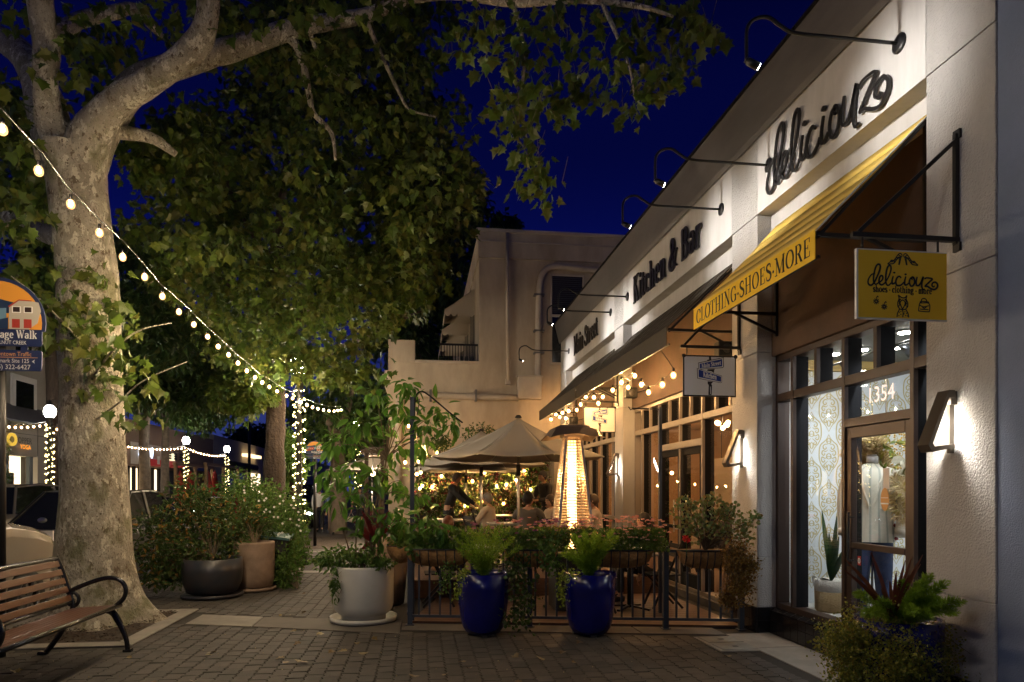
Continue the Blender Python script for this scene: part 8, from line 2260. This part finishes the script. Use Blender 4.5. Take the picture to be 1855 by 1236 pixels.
def person(label, loc, face, pose='stand', H=1.70, top=(.5, .5, .5), bottom=(.03, .03, .04), hair='brown', long_hair=False, skin=(.42, .24, .16), dress=False, shorts=False, sleeves='long', shoes=(.02, .02, .02), arms=None, lean=0.0, turn=0.0, cap=None, female=False, socks=None, group=None):
    """face: direction the person looks (radians, 0 = +X). Local axes: f forward, s to the person's left, z up."""
    h = H; ms = cloth(skin)
    t = thing('person', label, 'person', loc, group)
    fw = Vector((math.cos(face), math.sin(face), 0)); sd = Vector((-fw.y, fw.x, 0)); o = Vector(loc)
    sit = pose == 'sit'
    zp = .47 if sit else .53 * h
    bend = lean
    def B(f, s, z): return o + fw * f + sd * s + Vector((0, 0, z))
    def up(f, s, dz):                       # a point of the trunk, leaning about the pelvis
        c_, s_ = math.cos(bend), math.sin(bend)
        return B(f * c_ + dz * s_, s, zp + dz * c_ - f * s_)
    sw, hwid = (.105 if female else .118) * h, .055 * h
    pel, wst, chs, shc, nck, hdb = up(0, 0, 0), up(0, 0, .10 * h), up(.01 * h, 0, .20 * h), up(0, 0, .275 * h), up(0, 0, .305 * h), up(.01 * h, 0, .335 * h)
    V = [pel, wst, chs, shc, nck, hdb]; E = [(0, 1), (1, 2), (2, 3), (3, 4), (4, 5)]
    Rr = [(.085 * h * .98, .062 * h), (.072 * h, .055 * h), (.085 * h, .062 * h), (.060 * h, .045 * h), .030 * h, .030 * h]
    leg_pts, arm_pts = [], []
    step = .16 * h if pose == 'walk' else .03 * h
    for k, e in enumerate((1, -1)):
        hip = B(0, e * hwid, zp - .02)
        if sit: kn, an = B(.25 * h, e * (hwid + .02), .48), B(.24 * h, e * (hwid + .02), .07)
        else: kn, an = B(step * e * .6 + .02 * h, e * hwid, .285 * h), B(step * e - (.05 * h if pose == 'walk' and e < 0 else 0), e * hwid, .045 * h + (.03 * h if pose == 'walk' and e < 0 else 0))
        toe = an + fw * .11 * h + Vector((0, 0, -.028 * h))
        b = len(V); V += [hip, kn, an, toe]; E += [(0, b), (b, b + 1), (b + 1, b + 2), (b + 2, b + 3)]; Rr += [.052 * h, .034 * h, .023 * h, (.022 * h, .015 * h)]
        leg_pts.append((hip, kn, an, toe))
        sho = up(0, e * sw, .265 * h)
        a = (arms or {}).get('L' if e > 0 else 'R', (.06, .03, -.17, .10, .02, -.33))
        el, wr = sho + fw * a[0] * h + sd * e * a[1] * h + Vector((0, 0, a[2] * h)), sho + fw * a[3] * h + sd * e * a[4] * h + Vector((0, 0, a[5] * h))
        hd = wr + (wr - el).normalized() * .045 * h
        b = len(V); V += [sho, el, wr, hd]; E += [(3, b), (b, b + 1), (b + 1, b + 2), (b + 2, b + 3)]; Rr += [.030 * h, .023 * h, .016 * h, (.022 * h, .011 * h)]
        arm_pts.append((sho, el, wr, hd))
    v, f = skin_mesh(V, E, Rr)
    q = MB(); q.add(v, f, 0, True)
    # head with nose, ears
    hc = hdb + Vector((0, 0, .055 * h)) + fw * (.012 * h); c_, s_ = math.cos(turn), math.sin(turn)
    hf = fw * c_ + sd * s_; hs = Vector((-hf.y, hf.x, 0)); nod = min(.5, bend * .5); hu = Vector((0, 0, 1)) * math.cos(nod) + hf * math.sin(nod); hf = hf * math.cos(nod) - Vector((0, 0, 1)) * math.sin(nod)
    def Hd(a, b_, c__): return hc + hf * a * h + hs * b_ * h + hu * c__ * h
    hv = MB(); hv.ball((0, 0, 0), 1, 14, 10)
    vs = []
    for x, y, z in hv.v:
        jaw = 1 - .22 * max(0, -z) ** 1.2
        vs.append(Hd(x * .056 * jaw + .006 * max(0, -z), y * .044 * jaw, z * .066))
    q.add(vs, hv.f, 0, True)
    q.add([Hd(.053, 0, .012), Hd(.052, .008, -.016), Hd(.052, -.008, -.016), Hd(.068, 0, -.012)], [(0, 1, 3), (0, 3, 2), (1, 2, 3)], 0)
    for e in (-1, 1): q.ball(Hd(-.002, e * .045, -.002), .011 * h, 6, 5, sc=(.6, .6, 1.1))
    # fingers and thumb, curled a little
    for e, (sho, el, wr, hd) in zip((1, -1), arm_pts):
        d = (hd - wr).normalized(); sid = d.cross(Vector((0, 0, 1))); sid = sid.normalized() if sid.length > .2 else fw.copy(); pal = sid.cross(d).normalized()
        for k, ln in enumerate((.038, .043, .040, .032)):
            a = hd + sid * ((k - 1.5) * .0095 * h) - d * .01 * h; b_ = a + d * ln * .6 * h; c__ = b_ + (d * .7 - pal * .7).normalized() * ln * .5 * h
            q.tube([a, b_, c__], [.0052 * h, .0048 * h, .0038 * h], 5)
        a = wr + sid * .016 * h + d * .012 * h; q.tube([a, a + (sid * .8 + d * .7).normalized() * .022 * h, a + (sid * .5 + d).normalized() * .042 * h], [.006 * h, .0055 * h, .0042 * h], 5)
    q.build('body', ms, t)
    for e in (-1, 1):
        w = MB(); w.ball(Hd(.0495, e * .018, .006), .0058 * h, 6, 5); w.build('eye', m_eye, t)
    w = MB(); w.tube([Hd(.051, -.014, -.034), Hd(.055, 0, -.035), Hd(.051, .014, -.034)], .0035 * h, 5); w.build('mouth', m_lip, t)
    # hair
    w = MB(); vs = []; hv = MB(); hv.ball((0, 0, 0), 1, 16, 12)
    for x, y, z in hv.v:
        cut = .25 + .55 * max(0, x) if not long_hair else -.1 + .9 * max(0, x)
        k = 1.0 if z > cut - .55 else .86
        vs.append(Hd(x * .061 * k - .004, y * .050 * k, max(z, cut - .75 - (.25 if x < 0 else 0)) * .070 + .004))
    w.add(vs, hv.f, 0, True)
    if long_hair:
        w.tube([Hd(-.035, 0, .02), Hd(-.056, 0, -.04), Hd(-.060, 0, -.12), Hd(-.045, 0, -.17)], [.045 * h, .048 * h, .042 * h, .02 * h], 10, flat=.8)
    w.build('hair' if not cap else 'cap', m_hairs[hair] if not cap else cloth(cap), t)
    # top
    TV = [up(0, 0, -.03 * h), wst, chs, shc]; TE = [(0, 1), (1, 2), (2, 3)]; TR = [(.100 * h, .078 * h), (.092 * h, .070 * h), (.098 * h, .074 * h), (.066 * h, .052 * h)]
    for sho, el, wr, hd in arm_pts:
        b = len(TV); end = el.lerp(wr, .92) if sleeves == 'long' else sho.lerp(el, .75)
        TV += [sho, el, end] if sleeves == 'long' else [sho, end]; TE += [(3, b), (b, b + 1)] + ([(b + 1, b + 2)] if sleeves == 'long' else []); TR += [.040 * h, .031 * h, .024 * h] if sleeves == 'long' else [.040 * h, .033 * h]
    v, f = skin_mesh(TV, TE, TR); w = MB(); w.add(v, f, 0, True); w.build('top', cloth(top), t)
    if dress:
        w = MB(); w.lathe([(.085 * h, .60 * h), (.098 * h, .53 * h), (.105 * h, .42 * h), (.10 * h, .25 * h), (.115 * h, .08 * h)], tuple(o), 18, sy=.8); w.build('dress', cloth(bottom), t)
    else:
        TV = [up(0, 0, .06 * h), pel]; TE = [(0, 1)]; TR = [(.088 * h, .066 * h), (.096 * h, .074 * h)]
        for hip, kn, an, toe in leg_pts:
            b = len(TV)
            if shorts: TV += [hip, hip.lerp(kn, .9)]; TE += [(1, b), (b, b + 1)]; TR += [.062 * h, .052 * h]
            else: TV += [hip, kn, kn.lerp(an, .92)]; TE += [(1, b), (b, b + 1), (b + 1, b + 2)]; TR += [.062 * h, .043 * h, .034 * h]
        v, f = skin_mesh(TV, TE, TR); w = MB(); w.add(v, f, 0, True); w.build('trousers' if not shorts else 'shorts', cloth(bottom), t)
    for hip, kn, an, toe in leg_pts:
        if socks:
            w = MB(); w.tube([an, an.lerp(kn, .45)], [.027 * h, .031 * h], 8); w.build('sock', cloth(socks), t)
        w = MB(); w.tube([an - fw * .03 * h + Vector((0, 0, -.02 * h)), an + Vector((0, 0, -.012 * h)), toe, toe + fw * .03 * h], [.024 * h, .029 * h, .024 * h, .012 * h], 8, flat=.9); w.build('shoe', cloth(shoes), t)
    return t, hc, arm_pts
r_ = ray(579, 965).copy()
p = at(579, 965, 25.7); person('person in a white shirt and dark trousers walking away on the pavement', (p.x, p.y, 0), R(95), 'walk', 1.78, (.62, .62, .64), (.015, .015, .02), 'brown')
p = at(603, 966, 25.0); person('person in a denim jacket and long beige dress walking beside the white shirt', (p.x, p.y, 0), R(-95), 'walk', 1.68, (.10, .16, .30), (.45, .31, .20), 'brown', True, dress=True, female=True)
p = at(652, 962, 26.6); t, hc, arms_ = person('person in a grey vest, black shorts and white socks seen behind the potted tree', (p.x, p.y, 0), R(-100), 'walk', 1.74, (.11, .12, .13), (.012, .012, .015), 'brown', shorts=True, sleeves='short', socks=(.7, .7, .7), shoes=(.6, .6, .6), arms={'R': (.02, .05, -.17, .05, .06, -.33), 'L': (.05, .05, -.16, .12, .05, -.28)})
hb = thing('handbag', 'cream handbag hanging from the hand of the walker in the grey vest', 'bag', tuple(arms_[1][3] - Vector((0, 0, .4))))
b_ = arms_[1][3]; q = MB(); q.ball((b_.x, b_.y, b_.z - .28), .15, 12, 8, sc=(1.2, .55, .75)); q.build('bag', cloth((.55, .47, .36)), hb)
q = MB(); q.tube(crv([(b_.x - .12, b_.y, b_.z - .22), (b_.x, b_.y, b_.z - .02), (b_.x + .12, b_.y, b_.z - .22)], 4), .012, 6); q.build('strap', cloth((.5, .42, .3)), hb)
# at the tables
p = onY(812, 900, 15.0); person('person in a dark leather jacket leaning over a table before the plant wall', (p.x, 15.0, .29), R(-20), 'stand', 1.74, (.014, .014, .015), (.015, .015, .018), 'grey', lean=.28, arms={'L': (.14, .02, -.15, .26, .0, -.22), 'R': (.14, .02, -.15, .26, .0, -.22)})
p = onY(886, 900, 13.3); person('person in a pale shirt with a dark strap seated sideways beneath the umbrella', (p.x, 13.3, .29), R(150), 'sit', 1.72, (.42, .35, .27), (.03, .03, .04), 'grey', arms={'L': (.10, .03, -.15, .24, .0, -.16), 'R': (.10, .03, -.15, .24, .0, -.16)})
p = onY(957, 900, 11.2); person('person with short dark hair and grey shirt seated back to us left of the heater', (p.x, 11.2, .29), R(70), 'sit', 1.78, (.085, .075, .065), (.02, .02, .025), 'black', sleeves='short', turn=-.5, arms={'L': (.10, .03, -.15, .24, .0, -.16), 'R': (.10, .03, -.15, .24, .0, -.16)})
p = onY(992, 880, 14.6); t, hc, arms_ = person('standing waiter in black holding a tray by the back wall', (p.x, 14.6, .29), R(205), 'stand', 1.76, (.016, .014, .014), (.012, .012, .012), 'black', lean=.16, arms={'L': (.06, .04, -.16, .19, -.02, -.17), 'R': (.06, .04, -.16, .19, -.02, -.17)}, cap=(.02, .018, .016), skin=(.26, .14, .09))
c = (arms_[0][3] + arms_[1][3]) / 2
tr = thing('serving_tray', 'dark round tray in the hands of the waiter', 'tray', tuple(c))
q = MB(); q.lathe([(0, -.004), (.18, -.004), (.20, .02), (.19, .022), (.175, .004), (0, .004)], (c.x, c.y, c.z + .03), 20); q.build('disc', m_black, tr)
p = onY(1000, 930, 12.2); person('person in a cream top seated behind the heater glow', (p.x, 12.2, .29), R(200), 'sit', 1.66, (.46, .36, .26), (.03, .03, .03), 'brown', True, female=True)
p = onY(1078, 920, 11.4); person('person with a raised arm seated just right of the heater', (p.x, 11.4, .29), R(160), 'sit', 1.68, (.38, .31, .25), (.02, .02, .02), 'brown', arms={'R': (.08, .03, -.12, .18, .0, .02), 'L': (.10, .03, -.15, .22, 0, -.15)}, sleeves='short')
p = onY(1170, 930, 9.3); person('person with straight black hair seated behind the pink flowers', (p.x, 9.3, .05), R(180), 'sit', 1.66, (.02, .018, .02), (.02, .02, .02), 'black', True, female=True)
p = onY(800, 960, 9.7); person('person in a grey jacket hunched back to us at the left end of the patio', (p.x, 9.7, .05), R(60), 'sit', 1.62, (.16, .16, .165), (.02, .02, .025), 'red', True, lean=.32, female=True, arms={'L': (.14, .04, -.15, .24, .0, -.18), 'R': (.14, .04, -.15, .24, .0, -.18)})
p = onX(1314, 900, 5.0); person('person with dark curly hair seated inside the restaurant window', (p.x, p.y, .1), R(170), 'sit', 1.70, (.03, .025, .025), (.02, .02, .02), 'black', True, female=True)
for px_, tp, l in ((267, (.5, .5, .52), 'distant person in white on the far pavement before the lit shops'), (281, (.08, .10, .22), 'distant person in blue on the far pavement before the lit shops')):
    p = at(px_, 888, 44); person(l, (p.x, p.y, 0), R(20), 'walk', 1.7, tp, (.03, .03, .05))
# small things on the tables
for x, y, l in ((.75, 9.55, 'pale bowl on the small table behind the first blue pot'), (2.75, 8.75, 'pale bowl on the table below the pink flowers'), (1.5, 11.6, 'pale bowl on the table beneath the nearest umbrella')):
    t = thing('bowl', l, 'bowl', (x, y, .78)); q = MB(); q.lathe([(.04, .001), (.05, .005), (.10, .055), (.095, .057), (.05, .012), (0, .01)], (x + .1, y, .78), 18); q.build('shell', m_white, t)
for x, y, l in ((.6, 9.45, 'drinking glass on the small table behind the first blue pot'), (2.6, 8.65, 'drinking glass on the table below the pink flowers')):
    t = thing('drinking_glass', l, 'glass', (x, y, .78)); q = MB(); q.lathe([(.03, .001), (.036, .12), (.033, .12), (.028, .008), (0, .006)], (x, y, .78), 14); q.build('tumbler', m_pane, t)
cl = thing('red_canna', 'single upright red leaf among the shrubs between the bowl and the hedge', 'plant', tuple(at(428, 935, 12.2)))
straps(cl, at(429, 945, 12.2), [at(428, 902, 12.2), at(434, 912, 12.2)], .09, lf_red, 'strap_leaf', 0)
stalks(cl, [[at(429, 945, 12.2), at(430, 1000, 12.2)]], .01)
